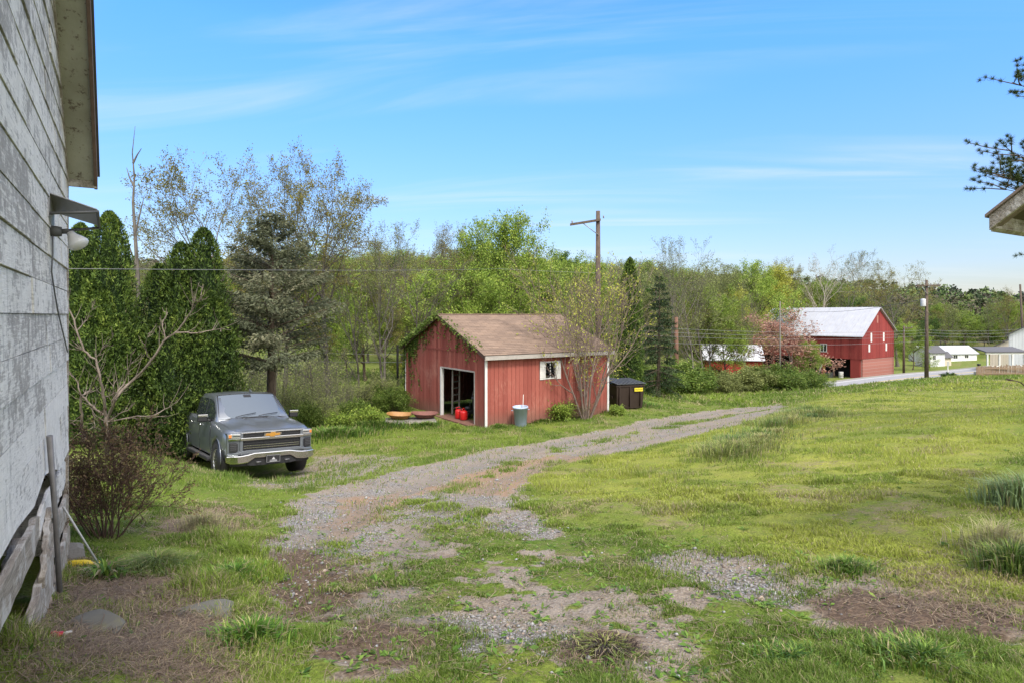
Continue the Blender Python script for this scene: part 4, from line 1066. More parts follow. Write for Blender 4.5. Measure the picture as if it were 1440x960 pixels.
# things in and around the garage
redp = simple('red_plastic', (.55, .018, .018), .35, 0, .08, 4, 0); blackp = simple('black_plastic', (.02, .02, .022), .4, 0, .2, 4, 0)
def gascan(loc, rz, label):
    o = thing('gas_can', label, 'gas can', loc, rz); o.scale = (1.2, 1.2, 1.2)
    mb = MB(); mb.lathe([(0, 0), (.115, .0), (.13, .02), (.13, .24), (.12, .28), (.05, .315), (0, .315)], n=20); mb.build('body', redp, o)
    mb = MB(); mb.tube([(-.09, 0, .285), (-.085, 0, .36), (.0, 0, .385), (.07, 0, .35), (.08, 0, .29)], .014, 8); mb.build('handle', redp, o)
    mb = MB(); mb.tube([(.0, .05, .28), (.0, .085, .34), (0, .13, .40)], [.03, .02, .014], 10); mb.build('spout', blackp, o)
gascan(gpt(.12, 2.25, .03), .3, 'left one of the two red gas cans in the garage doorway')
gascan(gpt(.12, 1.86, .03), 1.2, 'right one of the two red gas cans in the garage doorway')
bin_ = thing('plastic_bin', 'dark grey round bin behind the gas cans inside the garage', 'bin', gpt(1.0, 2.15, .02))
mb = MB(); mb.lathe([(0, .0), (.23, 0), (.29, .78), (.31, .78), (.31, .82), (.27, .82), (.22, .03), (0, .03)], n=24); mb.build('body', simple('grey_bin', (.10, .105, .12), .5, 0, .15, 3), bin_)
yb = MB(); yb.lathe([(0, 0), (.16, .02), (.2, .1), (.15, .24), (.06, .3), (0, .31)], n=14)
yb.v = [(x + .03 * math.sin(z * 30 + y * 20), y * .8 + .02 * math.sin(x * 30), z) for x, y, z in yb.v]
o = yb.build('bag', simple('yellow_bag', (.55, .38, .05), .5, 0, .3, 12)); o.location = gpt(1.0, 2.2, .84); tag(o, 'yellow bag lying on top of the grey bin in the garage', 'bag')
mb = MB()
for k in range(2): mb.box(k * .4, k * .4 + .035, 0, .07, 0, 1.9)
for k in range(6): mb.box(.03, .41, .015, .05, .25 + k * .28, .28 + k * .28)
o = mb.build('ladder', simple('ladder_wood', (.22, .20, .17), .7)); o.location = gpt(.35, 3.2, .02); o.rotation_euler = (R(6), R(-5), GA + R(15)); tag(o, 'pale ladder leaning inside the left jamb of the garage doorway', 'ladder')
for i, (x, y, h, c, l) in enumerate(((.7, 2.5, .95, (.05, .05, .06), 'dark boxy mower shape standing left of the bin in the garage'),)):
    o = thing('push_mower', l, 'mower', gpt(x, y, .02), GA + .3)
    mb = MB(); mb.box(-.28, .28, -.22, .22, .12, .26); mb.build('deck', simple('mower_green', (.03, .04, .035), .5), o, .03)
    mb = MB(); mb.lathe([(0, .26), (.14, .26), (.15, .38), (.1, .43), (0, .43)], n=16); mb.build('engine', blackp, o)
    for sx in (-.24, .24):
        for sy in (-.25, .25):
            mb = MB(); mb.lathe([(0, -.02), (.09, -.02), (.1, 0), (.09, .02), (0, .02)], (sx, sy, .1), 16, 'y'); mb.build('wheel', blackp, o)
    mb = MB(); mb.tube([(.2, -.2, .2), (.55, -.2, 1.0), (.55, .2, 1.0), (.2, .2, .2)], .012, 8); mb.build('handle', simple('mower_bar', (.2, .2, .2), .4, .8), o)

# trash can with a stick
can_m = simple('grey_blue_plastic', (.34, .41, .53), .5, 0, .12, 5, .1)
p = gpt(1.20, -.55); p.z = tz(p.x, p.y)
can = thing('trash_can', 'grey blue plastic trash can standing against the red garage wall', 'trash can', p, .2)
can.rotation_euler = (R(3), R(-2), .2)
prof = [(0, .0), (.20, 0), (.215, .015), (.27, .70), (.295, .70), (.298, .74), (.285, .755), (.262, .74), (.20, .03), (0, .03)]
mb = MB(); mb.lathe(prof, n=36)
mb.v = [(x * (1 + .012 * math.cos(9 * math.atan2(y, x))), y * (1 + .012 * math.cos(9 * math.atan2(y, x))), z) for x, y, z in mb.v]
mb.build('body', can_m, can)
for s in (-1, 1):
    mb = MB(); mb.tube([(s * .28, -.06, .63), (s * .33, -.05, .62), (s * .33, .05, .62), (s * .28, .06, .63)], .012, 8); mb.build('handle', can_m, can)
mb = MB(); mb.tube([(0, 0, 0), (.03, .01, .55), (.05, .02, 1.15)], .014, 8)
o = mb.build('stick', simple('pale_stick', (.5, .46, .42), .7)); o.location = p + Vector((.05, .05, .03)); tag(o, 'pale stick poking up out of the trash can', 'stick')

# flat cart with two tubs left of the door
cp = at(577, 24.4); cart = thing('cart', 'low plank cart lying in the weeds left of the garage doorway', 'cart', cp, R(12))
mb = MB()
for k in range(4): mb.box(-.95, .95, -.4 + k * .2, -.4 + k * .2 + .185, .14 + k * .004, .17 + k * .004)
mb.build('deck', simple('grey_planks', (.20, .185, .165), .9, 0, .35, 8), cart, .004)
mb = MB(); mb.box(-.9, .98, -.42, -.38, .06, .14); mb.box(-.9, .98, .36, .40, .06, .14); mb.build('rail', GTRIM, cart, .004)
for sx in (-.6, .6):
    for sy in (-.34, .34):
        mb = MB(); mb.lathe([(0, -.03), (.07, -.03), (.08, 0), (.07, .03), (0, .03)], (sx, sy, .06), 16, 'y'); mb.build('wheel', blackp, cart)
def tub(loc, rz, mat, label, sx, sy, h):
    mb = MB(); n = 28; rings = []
    for a_, b_, z in ((.55, .5, 0), (.66, .62, .02), (1, 1, h), (1.05, 1.06, h + .005), (1.04, 1.05, h - .012), (.97, .96, h - .005), (.62, .58, .035), (.5, .45, .03)):
        rings.append([(sx * a_ * math.copysign(abs(math.cos(t)) ** .7, math.cos(t)) * (1 + .12 * (math.cos(t) > 0) * math.cos(t)), sy * b_ * math.copysign(abs(math.sin(t)) ** .7, math.sin(t)), z + .05 * max(0, math.cos(t)) * (z > .05)) for t in [2 * math.pi * k / n for k in range(n)]])
    vs = [v for r in rings for v in r]; fs = [(i * n + k, i * n + (k + 1) % n, (i + 1) * n + (k + 1) % n, (i + 1) * n + k) for i in range(len(rings) - 1) for k in range(n)]
    fs += [tuple(reversed(range(n))), tuple((len(rings) - 1) * n + k for k in range(n))]
    mb.add(vs, fs, smooth=False); o = mb.build('wheelbarrow_tub', mat, None); o.location = loc; o.rotation_euler = (R(4), R(5), rz); tag(o, label, 'tub')
tub(cp + Vector((-.45, 0, .20)), R(5), simple('orange_tub', (.30, .155, .05), .5, 0, .3, 5), 'orange wheelbarrow tub resting on the low cart', .46, .34, .17)
tub(cp + Vector((.50, .12, .21)), R(20), simple('rusty_red_tub', (.17, .07, .055), .7, 0, .4, 7), 'rusty red wheelbarrow tub resting on the right of the low cart', .48, .34, .17)

# dumpster
dp = at(877, 29.2); dum = thing('dumpster', 'dark brown trash dumpster with ribbed black lid beside the garage', 'dumpster', dp, R(20))
brn = simple('brown_steel', (.040, .026, .020), .55, .3, .3, 4)
def frustum(mb, x0, x1, y0, y1, z0, z1, ix=.06, iy=.06):
    mb.add([(x0 + ix, y0 + iy, z0), (x1 - ix, y0 + iy, z0), (x1 - ix, y1 - iy, z0), (x0 + ix, y1 - iy, z0), (x0, y0, z1), (x1, y0, z1), (x1, y1, z1), (x0, y1, z1)],
           [(3, 2, 1, 0), (4, 5, 6, 7), (0, 1, 5, 4), (1, 2, 6, 5), (2, 3, 7, 6), (3, 0, 4, 7)])
mb = MB(); frustum(mb, -.72, .72, -.62, .62, .05, 1.12, .05, .08); mb.box(-.75, .75, -.65, -.61, 1.06, 1.14); mb.box(-.75, .75, .61, .65, 1.06, 1.14); mb.box(.71, .75, -.6, .6, 1.06, 1.14); mb.box(-.75, -.71, -.6, .6, 1.06, 1.14)
for k in range(3): mb.box(-.6 + k * .55, -.54 + k * .55, -.66, -.56, .15, 1.06)
mb.build('body', brn, dum, .01)
mb = MB()
for k in range(8):
    x = -.76 + k * .19
    mb.box(x, x + .13, -.70, .70, 1.15, 1.20); mb.box(x + .12, x + .20, -.70, .70, 1.145, 1.175)
mb.v = [(x, y, z + .10 * (y + .7) / 1.4 + .03) for x, y, z in mb.v]
mb.build('lid', simple('black_lid', (.06, .065, .075), .45, 0, .3, 4), dum, .008)
mb = MB(); mb.box(.735, .745, -.25, .30, .84, 1.0); mb.box(.18, .62, -.668, -.66, .84, 1.0); mb.build('yellow_label', simple('label_yellow', (.62, .52, .03), .5, 0, .1, 4, 0), dum)
WRITE_DUM = dum
for sx in (-.78, .74):
    mb = MB(); mb.box(sx, sx + .04, -.3, .3, .5, .62); mb.build('fork_pocket', brn, dum, .005)

# ------------------------------------------------------------------ the big red barn
BA = math.atan2(13, -9.3); bl = 16.5; bw_ = 9.8; 
b0 = Vector((49.2, 88, CZ - 8.75))
bx_ = Vector((math.cos(BA), math.sin(BA), 0))         # local x runs along the long side, away
barn = thing('red_barn', 'big red bank barn with white metal roof and brick base beside the road', 'barn', b0, BA)
# local +y points to the left of x; the gable runs to local -y, the long wall is y = 0
EH, RH, BEH = 5.95, 9.75, 6.5
def bt(y): y = -y; return EH + (RH - EH) * y / (bw_ * .5) if y < bw_ * .5 else BEH + (RH - BEH) * (bw_ - y) / (bw_ * .5)
mb = MB(); BS = 2.55      # height of the stone/brick base
slots = [(2.5, 3.0, 4.9, 6.5), (6.3, 6.8, 4.9, 6.5), (1.9, 2.4, 3.5, 4.9), (7.1, 7.6, 3.5, 4.9), (4.4, 4.9, 7.6, 9.0)]
slots = [(a, b, c + .0, d - .3) for a, b, c, d in slots]
board_wall(mb, bw_, lambda u: bt(-u), [(a, b, c, d) for a, b, c, d in slots], .3, .02, .03, BS, rngp, 'y', -1, .02, (bw_ / 2,))
mb.v = [(x, -y, z) for x, y, z in mb.v]; mb.build('gable_wall', RED2, barn)
for a, b, c, d in slots:
    m2 = MB(); m2.box(-.01, .02, -b, -a, c, d)
    m2.build('louvre', WTRIM if c < 7 else simple('faded_louvre', (.33, .14, .11), .8), barn)
mb = MB(); board_wall(mb, bl, lambda u: EH, [(5.0, 5.9, 3.4, 4.5)], .3, .02, .03, BS - .05, rngp, 'x', 1, .02); mb.build('side_wall', RED2, barn)
mb = MB(); mb.box(4.95, 5.95, .035, .07, 3.35, 3.42); mb.box(4.95, 5.95, .035, .07, 4.48, 4.55); mb.box(4.93, 5.0, .035, .07, 3.4, 4.5); mb.box(5.9, 5.97, .035, .07, 3.4, 4.5); mb.box(5.42, 5.48, .03, .06, 3.4, 4.5)
wi = mb.build('window', WTRIM, barn); m2 = MB(); m2.box(5, 5.9, -.01, .01, 3.4, 4.5); m2.build('pane', GLASS, wi)
mb = MB(); board_wall(mb, bl, lambda u: BEH, [], .3, .02, .03, 0, rngp, 'x', -1); shift(mb, Matrix.Translation((0, -bw_, 0))); mb.build('back_wall', RED2, barn)
mb = MB(); board_wall(mb, bw_, lambda u: bt(-u), [], .3, .02, .03, 0, rngp, 'y', 1, .02, (bw_ / 2,)); mb.v = [(x + bl, -y, z) for x, y, z in mb.v]; mb.build('far_gable_wall', RED2, barn)
t = NT('old_brick'); br = t.new('ShaderNodeTexBrick'); v = t.coord((1, 1, 1), (R(90), 0, R(90)))
t.link(v, br.inputs['Vector']); br.inputs['Scale'].default_value = 1; br.inputs['Brick Width'].default_value = .45; br.inputs['Row Height'].default_value = .2; br.inputs['Mortar Size'].default_value = .02
br.inputs['Color1'].default_value = (.30, .11, .09, 1); br.inputs['Color2'].default_value = (.38, .16, .13, 1); br.inputs['Mortar'].default_value = (.36, .27, .24, 1)
t.bsdf(t.mix(t.math('MULTIPLY', t.noise(t.coord(), 1.5, 5), .5), br.outputs['Color'], (.33, .17, .15)), .9, 0, t.bump(br.outputs['Fac'], .3, .02), .2); BRK = t.m
mb = MB(); mb.box(0.02, .35, -bw_, -.3, -.6, BS); mb.build('brick_base', BRK, barn)
mb = MB(); mb.box(.3, 1.6, -.32, -.02, -.6, BS); mb.build('corner_wall', RED2, barn)
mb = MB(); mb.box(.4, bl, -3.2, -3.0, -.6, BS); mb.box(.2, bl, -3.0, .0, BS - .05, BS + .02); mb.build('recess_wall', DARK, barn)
for k in (5.4, 9.4, 13.4):
    mb = MB(); mb.box(k, k + .3, -.4, -.1, -.6, BS); mb.build('post', RED2, barn)
wroof = metalroof('white_metal_roof', (.38, .39, .41), (.52, .53, .55))
for (ya, za, yb, zb) in ((.45, EH - .32, -bw_ / 2, RH + .06), (-bw_ - .3, BEH - .18, -bw_ / 2, RH + .06)):
    mb = MB(); mb.add([(-.35, ya, za), (bl + .3, ya, za), (bl + .3, yb, zb), (-.35, yb, zb), (-.35, ya, za + .08), (bl + .3, ya, za + .08), (bl + .3, yb, zb + .08), (-.35, yb, zb + .08)],
                      [(0, 1, 2, 3), (4, 5, 6, 7), (0, 1, 5, 4), (1, 2, 6, 5), (2, 3, 7, 6), (3, 0, 4, 7)])
    k = 0
    while k < bl:      # standing seams
        mb.add([(k, ya, za + .08), (k + .05, ya, za + .08), (k + .05, yb, zb + .08), (k, yb, zb + .08), (k, ya, za + .12), (k + .05, ya, za + .12), (k + .05, yb, zb + .12), (k, yb, zb + .12)], [(4, 5, 6, 7), (0, 1, 5, 4), (2, 3, 7, 6), (1, 2, 6, 5), (3, 0, 4, 7)]); k += .75
    mb.build('roof', wroof, barn)
# junk under the barn forebay
rr2 = random.Random(8)
jm = [simple('junk_white', (.45, .44, .42), .7), simple('junk_brown', (.16, .11, .08), .8), simple('junk_dark', (.05, .05, .055), .6), simple('junk_red', (.24, .06, .05), .7)]
BM = Matrix.Translation(b0) @ Matrix.Rotation(BA, 4, 'Z')
junk = [('barrel', 2.6, 0.6), ('plank', 3.6, .3), ('crate', 4.3, .7), ('barrel', 5.2, .4), ('plank', 6.2, .2), ('crate', 7.0, .6), ('barrel', 8.3, .7), ('crate', 9.2, .4)]
words = ['pale', 'brown', 'dark', 'dull red']
for i, (k, x, y) in enumerate(junk):
    mi = i % 4; mb = MB()
    if k == 'barrel': mb.lathe([(0, 0), (.3, 0), (.32, .1), (.3, .3), (.33, .33), (.3, .6), (.32, .85), (.3, .9), (0, .9)], n=18)
    elif k == 'crate':
        for z in range(5): mb.box(-.45, .45, -.35, -.32, z * .16, z * .16 + .13); mb.box(-.45, .45, .32, .35, z * .16, z * .16 + .13); mb.box(-.45, -.42, -.32, .32, z * .16, z * .16 + .13); mb.box(.42, .45, -.32, .32, z * .16, z * .16 + .13)
    else:
        mb.tube([(0, 0, 0), (.3, -.5, 1.9)], .06, 6); mb.tube([(.25, 0, 0), (-.1, -.6, 2.1)], .05, 6)
    o = mb.build({'barrel': 'barrel', 'crate': 'crate', 'plank': 'wood_prop'}[k], jm[mi]); q_ = BM @ Vector((x, y, 0)); o.location = (q_.x, q_.y, tz(q_.x, q_.y)); o.rotation_euler = (0, 0, rr2.uniform(0, 3))
    od = ['nearest', 'second nearest', 'third nearest', 'fourth nearest'][[j for j, q2 in enumerate(junk) if q2[0] == k].index(i)]
    tag(o, f"{words[mi]} {({'barrel': 'barrel', 'crate': 'slatted crate', 'plank': 'leaning poles'}[k])} under the barn overhang, {od} from the gable", {'barrel': 'barrel', 'crate': 'crate', 'plank': 'poles'}[k])

# small red shed with a white roof
s0 = at(1046, 77); SA = R(180 - 8)
def house(name, label, cat, loc, rz, L, W, eh, rh, wall, roofm, base=None, ov=.3, opens=(), bwid=.3, gable_opens=()):
    """gable roofed house: long wall on local y=0 facing -y, x from 0 to L, depth W"""
    o = thing(name, label, cat, loc, rz)
    mb = MB(); board_wall(mb, L, lambda u: eh, list(opens), bwid, .012, .03, -.4, rngp, 'x', -1); mb.build('front_wall', wall, o)
    mb = MB(); board_wall(mb, L, lambda u: eh, [], bwid, .012, .03, -.4, rngp, 'x', 1); shift(mb, Matrix.Translation((0, W, 0))); mb.build('back_wall', wall, o)
    tp = lambda u: eh + (rh - eh) * (1 - abs(u - W / 2) / (W / 2))
    for X0, f in ((0, -1), (L, 1)):
        mb = MB(); board_wall(mb, W, tp, list(gable_opens) if f == -1 else [], bwid, .012, .03, -.4, rngp, 'y', f, .03, (W / 2,)); shift(mb, Matrix.Translation((X0, 0, 0))); mb.build('gable_wall', wall, o)
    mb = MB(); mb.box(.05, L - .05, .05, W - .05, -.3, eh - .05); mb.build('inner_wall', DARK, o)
    sl_ = (rh - eh) / (W / 2)
    for ya, yb in ((-ov, W / 2), (W + ov, W / 2)):
        za, zb = eh - sl_ * ov + .03, rh + .05
        mb = MB(); mb.add([(-ov, ya, za), (L + ov, ya, za), (L + ov, yb, zb), (-ov, yb, zb), (-ov, ya, za + .08), (L + ov, ya, za + .08), (L + ov, yb, zb + .08), (-ov, yb, zb + .08)],
                          [(0, 1, 2, 3), (4, 5, 6, 7), (0, 1, 5, 4), (1, 2, 6, 5), (2, 3, 7, 6), (3, 0, 4, 7)]); mb.build('roof', roofm, o)
    for a, b, c, d in opens:
        m2 = MB(); m2.box(a - .05, a + .02, -.05, -.02, c, d); m2.box(b - .02, b + .05, -.05, -.02, c, d); m2.box(a, b, -.05, -.02, d - .02, d + .05); m2.box(a, b, -.05, -.02, c - .05, c + .02); m2.box((a + b) / 2 - .02, (a + b) / 2 + .02, -.04, -.02, c, d)
        wi = m2.build('window', WTRIM, o); m3 = MB(); m3.box(a, b, -.012, -.004, c, d); m3.build('pane', GLASS, wi)
    return o
sh0 = Vector(((992 - 720) / F * 77, 77, 0)); sh0.z = tz(sh0.x, sh0.y)
house('red_shed', 'small low red shed with a white metal roof left of the barn', 'shed', sh0, R(-12), 6.6, 4.6, 2.05, 3.6, RED3, wroof)

# ------------------------------------------------------------------ white buildings on the right
WS = boardmat('white_siding', ((.55, .56, .57), (.68, .69, .70)), (.5, .5, .48), .2)
CRM = boardmat('cream_siding', ((.50, .44, .34), (.58, .52, .42)), (.5, .45, .38), .2)
def put_house(px, py, d): q = P3(px, py, d); return Vector((q.x, q.y, q.z))
lr = metalroof('pale_roof', (.40, .42, .44), (.50, .52, .54)); gr = simple('grey_shingles', (.09, .09, .098), .9, 0, .25, 4); 
house('long_white_building', 'long low white building with a pale roof beyond the road', 'building', put_house(1302, 509.5, 120), R(9), 11.2, 4.2, 1.7, 2.95, WS, lr, opens=((3.6, 4.4, .7, 1.4), (6, 6.9, .7, 1.4), (8.5, 9.3, .8, 1.4)))
house('white_cottage', 'small white gabled cottage in front of the long white building', 'cottage', put_house(1308, 513, 110), R(10), 2.9, 3.2, 2.2, 3.2, WS, gr, opens=((.5, 1.1, .9, 1.7),))
house('cream_shed', 'small cream shed beside the white cottage', 'shed', put_house(1327, 511, 111), R(12), 1.6, 2.0, 1.2, 2.0, CRM, gr)
wh = house('white_house', 'white two storey house at the right edge behind the picket fence', 'house', P3(1419, 517, 72) + Vector((5.33, -4.8, 0)), R(46), 8, 7.2, 3.8, 6.0, WS, gr, opens=())
house('cream_house', 'cream gabled house behind the porch of the white house', 'house', P3(1393, 511, 88) + Vector((4.4, -4.0, 0)), R(46), 7, 6, 2.1, 3.9, CRM, gr)
pr = thing('porch', 'covered porch with white posts and a grey roof beside the white house', 'porch', put_house(1387, 525, 64), R(4))
mb = MB(); mb.add([(-.3, -.3, 2.15), (4.2, -.3, 2.15), (4.2, 1.5, 2.55), (-.3, 1.5, 2.55), (-.3, -.3, 2.27), (4.2, -.3, 2.27), (4.2, 1.5, 2.67), (-.3, 1.5, 2.67)], [(0, 1, 2, 3), (4, 5, 6, 7), (0, 1, 5, 4), (1, 2, 6, 5), (2, 3, 7, 6), (3, 0, 4, 7)]); mb.build('roof', gr, pr)
mb = MB(); mb.box(-.2, 4.1, -.22, -.1, 2.0, 2.15); mb.build('beam', WTRIM, pr)
for x in (0, 1.3, 2.7, 4): mb = MB(); mb.box(x - .06, x + .06, -.2, -.08, -.4, 2.0); mb.build('post', WTRIM, pr)
mb = MB(); mb.box(0, 4, -.2, -.15, .75, .82)
for k in range(26): mb.box(k * .15, k * .15 + .05, -.19, -.16, .1, .75)
mb.build('railing', WTRIM, pr); mb = MB(); mb.box(-.1, 4.1, -.25, 1.5, -.3, .08); mb.build('deck', GTRIM, pr)
# picket fence
pf = thing('picket_fence', 'weathered brown picket fence along the road before the white house', 'fence', at(1373, 56), 0)
mb = MB(); wood = simple('fence_wood', (.22, .155, .10), .9, 0, .35, 8); x = 0
for k in range(46):
    h = .92 + rngp.uniform(-.06, .06); zb = tz(pf.location.x + k * .13, pf.location.y + k * .01) - pf.location.z
    mb.box(k * .13, k * .13 + .095, k * .01 - .012, k * .01 + .012, zb - .05, zb + h, rngp.random(), Matrix.Rotation(R(rngp.uniform(-1.2, 1.2)), 4, 'Y'))
mb.build('picket', wood, pf)
for z in (.25, .7):
    mb = MB(); mb.box(0, 6, .02, .06, z - .02, z + .06, m=Matrix.Rotation(.01, 4, 'Z')); mb.build('rail', wood, pf)
# sign post
sg = thing('sign_post', 'thin white roadside marker post by the round bush', 'post', at(1333, 76))
mb = MB(); mb.box(-.05, .05, -.03, .03, -.1, 1.9); mb.build('post', WTRIM, sg); mb = MB(); mb.box(-.14, .14, -.045, -.031, 1.35, 1.85); mb.build('plate', simple('sign_plate', (.5, .5, .5), .4, .5), sg)
rp = thing('reflector_post', 'short dark mailbox-like post left of the picket fence', 'post', at(1376, 58))
mb = MB(); mb.box(-.05, .05, -.05, .05, -.1, 1.0); mb.build('post', wood, rp); mb = MB(); mb.box(-.09, .09, -.18, .1, 1.0, 1.16); mb.build('box', blackp, rp, .03)

# ------------------------------------------------------------------ utility poles and wires
POLE = barkmat('creosote_pole', (.055, .042, .034), (.15, .115, .09)); INS = simple('insulator', (.25, .25, .26), .3); STEEL = simple('galvanised', (.30, .31, .33), .5, .6)
def upole(label, px, d, topy, r, arm=None, mat=POLE, drum=False, arm_rz=0, lean=0.0):
    p = at(px, d); H = topz(topy, d) - p.z
    o = thing('utility_pole', label, 'utility pole', p)
    mb = MB(); mb.tube([(0, 0, -.3), (lean * .5, 0, H * .5), (lean, 0, H)], [r * 1.2, r, r * .75], 14); mb.build('pole', mat, o)
    if arm:
        x0_, x1_, z, s = arm; mm = Matrix.Rotation(arm_rz, 4, 'Z')
        a = MB(); a.box(x0_, x1_, -r - .1, -r * .6, H - z - .06, H - z + .06)
        a.v = [tuple(mm @ Vector((x, y, zz + s * x))) for x, y, zz in a.v]; ar = a.build('crossarm', mat, o)
        n = 3 if x1_ - x0_ > 1.8 else 2
        for k in range(n):
            x = x0_ + .12 + (x1_ - x0_ - .24) * k / (n - 1)
            if abs(x) < .15: x = .3
            i = MB(); q_ = mm @ Vector((x, -r * .8 - .02, H - z + .06 + s * x)); i.lathe([(0, 0), (.03, 0), (.05, .05), (.03, .08), (.055, .11), (.03, .16), (0, .17)], q_, 12); i.build('insulator', INS, ar)
        if x1_ < .6 or True:
            b = MB(); b.tube([mm @ Vector((x0_ * .55, -r - .05, H - z + s * x0_ * .55 - .04)), mm @ Vector((0, -r, H - z - .85))], .025, 6); b.build('brace', STEEL, o)
    if drum:
        b = MB(); b.lathe([(0, 0), (.2, 0), (.21, .05), (.21, .6), (.2, .66), (.06, .7), (0, .7)], (-.34, -.05, H - 2.4), 20); b.build('transformer', simple('transformer_grey', (.5, .5, .52), .4), o)
    return o, p, H
P1, p1, H1 = upole('tall utility pole rising behind the garage, crossarm to its left only', 841, 36, 297, .155, (-1.62, .12, .55, .16))
P2, p2, H2 = upole('utility pole with crossarm and grey transformer on the lawn by the road', 1303, 57, 394, .15, (-1.05, 1.1, .5, .015), drum=True)
P3_, p3, H3 = upole('short dark utility pole beside the right side of the barn', 1271, 92, 458, .15, (-.2, 1.2, .4, .1))
P4, p4, H4 = upole('leaning utility pole above the white house at the right edge', 1441, 75, 400, .13, None, lean=-.55)
P5, p5, H5 = upole('short reddish brown old pole in front of the grey bare trees', 951, 44, 446, .16, None, simple('rusty_pole', (.14, .075, .05), .9, 0, .4, 8))
P6, p6, H6 = upole('slim grey pole standing in the pink leaved tree before the barn', 1097, 60, 424, .07, None, barkmat('grey_pole', (.10, .09, .08), (.22, .20, .18)))
wm_ = simple('wire_black', (.05, .05, .055), .5, 0, .1, 2, 0); wl_ = simple('wire_pale', (.22, .22, .23), .5, 0, .1, 2, 0)
def wire(a, b, sag, r, label, mat=wm_, grp=None):
    a = Vector(a); b = Vector(b); n = 24
    pts = [a.lerp(b, k / n) - Vector((0, 0, sag * 4 * (k / n) * (1 - k / n))) for k in range(n + 1)]
    mb = MB(); mb.tube(pts, r, 5); o = mb.build('power_line', mat); tag(o, label, 'power line', grp); return o
wire(P3(93, 378, 8), P3(700, 378, 34), .05, .004, 'thin wire crossing high from the shed corner before the arborvitaes', wl_)
wire(P3(841, 384, 36), P3(700, 378, 34), .02, .006, 'thin wire ending at the tall pole behind the garage', wl_)
wire(P3(250, 490, 30), P3(841, 498, 36), .15, .008, 'upper one of the two low wires running left of the garage', wl_)
wire(P3(250, 504, 30), P3(841, 506, 36), .15, .008, 'lower one of the two low wires running left of the garage', wl_)
for i, (y0_, y1_, y2_, nm) in enumerate(((462, 464, 462, 'topmost'), (468, 468, 466, 'second highest'), (474, 472, 471, 'third highest'), (484, 479, 477, 'lowest'))):
    wire(P3(841, y0_ - 6, 36), P3(1303, y1_, 57), .35, .008, f'{nm} of the four low wires between the garage pole and the road pole', wl_)
    wire(P3(1303, y1_, 57), P3(1441, y2_, 75), .2, .010, f'{nm} of the four low wires right of the road pole', wl_)
wire(P3(1303, 420, 57), P3(1130, 438, 92), .5, .018, 'single dark wire from the road pole to the barn roof', wm_)
# ------------------------------------------------------------------ the pickup truck
# local frame: front at y = 0 facing -y, length towards +y, ground at z = 0
def paintm(name, col, metal=.6, rough=.28):
    t = NT(name); v = t.coord(); n = t.noise(v, 2.5, 4, .6); f = t.noise(v, 900, 1)
    c = t.mix(t.math('MULTIPLY', n, .4), col, tuple(x * .8 + .03 for x in col))
    geo = t.new('ShaderNodeSeparateXYZ'); t.link(v, geo.inputs[0])
    mr = t.new('ShaderNodeMapRange'); t.link(t.math('ADD', geo.outputs[2], t.math('MULTIPLY', n, -.3)), mr.inputs[0]); mr.inputs[1].default_value = .55; mr.inputs[2].default_value = .15
    c = t.mix(t.math('MULTIPLY', mr.outputs[0], .25), c, (.16, .14, .12))
    t.bsdf(c, rough, metal, None, .5, Coat_Weight=.6, Coat_Roughness=.06)
    return t.m
PAINT = paintm('grey_metallic_paint', (.19, .21, .24))
CHROME = simple('chrome', (.62, .62, .60), .14, 1.0, .08, 3, 0)
TRIMB = simple('black_trim', (.018, .018, .020), .45, 0, .2, 8, .05)
RUB = simple('tyre_rubber', (.020, .019, .018), .85, 0, .35, 10, .2)
t = NT('windshield_glass'); t.bsdf((.12, .145, .17), .03, .42, None, .9); WSG = t.m
t = NT('side_glass'); t.bsdf((.035, .042, .048), .05, .3, None, .9); SG = t.m
LENS = NT('headlight_lens'); LENS.bsdf((.55, .56, .57), .12, .6, None, .7, Coat_Weight=.5); LENS = LENS.m
AMB = simple('amber_lens', (.60, .20, .05), .25, 0, .1, 4, 0)
GOLD = simple('gold_emblem', (.60, .30, .06), .3, .6, .1, 4, 0)
ALU = simple('alloy_rim', (.55, .55, .56), .28, .85, .1, 4, 0)

fdir = Vector((.615, -.788, 0)).normalized(); org = Vector((-5.62, 14.66, 0))
TA = math.atan2(fdir.x, -fdir.y)
def tpos(x, y): return org + Matrix.Rotation(TA, 3, 'Z') @ Vector((x, y, 0))
wl = [(sx * .88, y) for y in (.98, 4.72) for sx in (-1, 1)]
wz = [tz_smooth([tpos(*q).x], [tpos(*q).y])[0] for q in wl]
zf = (wz[0] + wz[1]) / 2; zb_ = (wz[2] + wz[3]) / 2; pitch = math.atan2(zb_ - zf, 3.74); roll = math.atan2(((wz[1] + wz[3]) - (wz[0] + wz[2])) / 2, 1.76)
org.z = zf - (zb_ - zf) / 3.74 * .98 + .07
trk = thing('pickup_truck', 'grey four door pickup truck parked on the grass in front of the arborvitaes', 'pickup truck', org)
trk.rotation_euler = (Matrix.Rotation(TA, 3, 'Z') @ Matrix.Rotation(pitch, 3, 'X') @ Matrix.Rotation(-roll * .7, 3, 'Y')).to_euler()

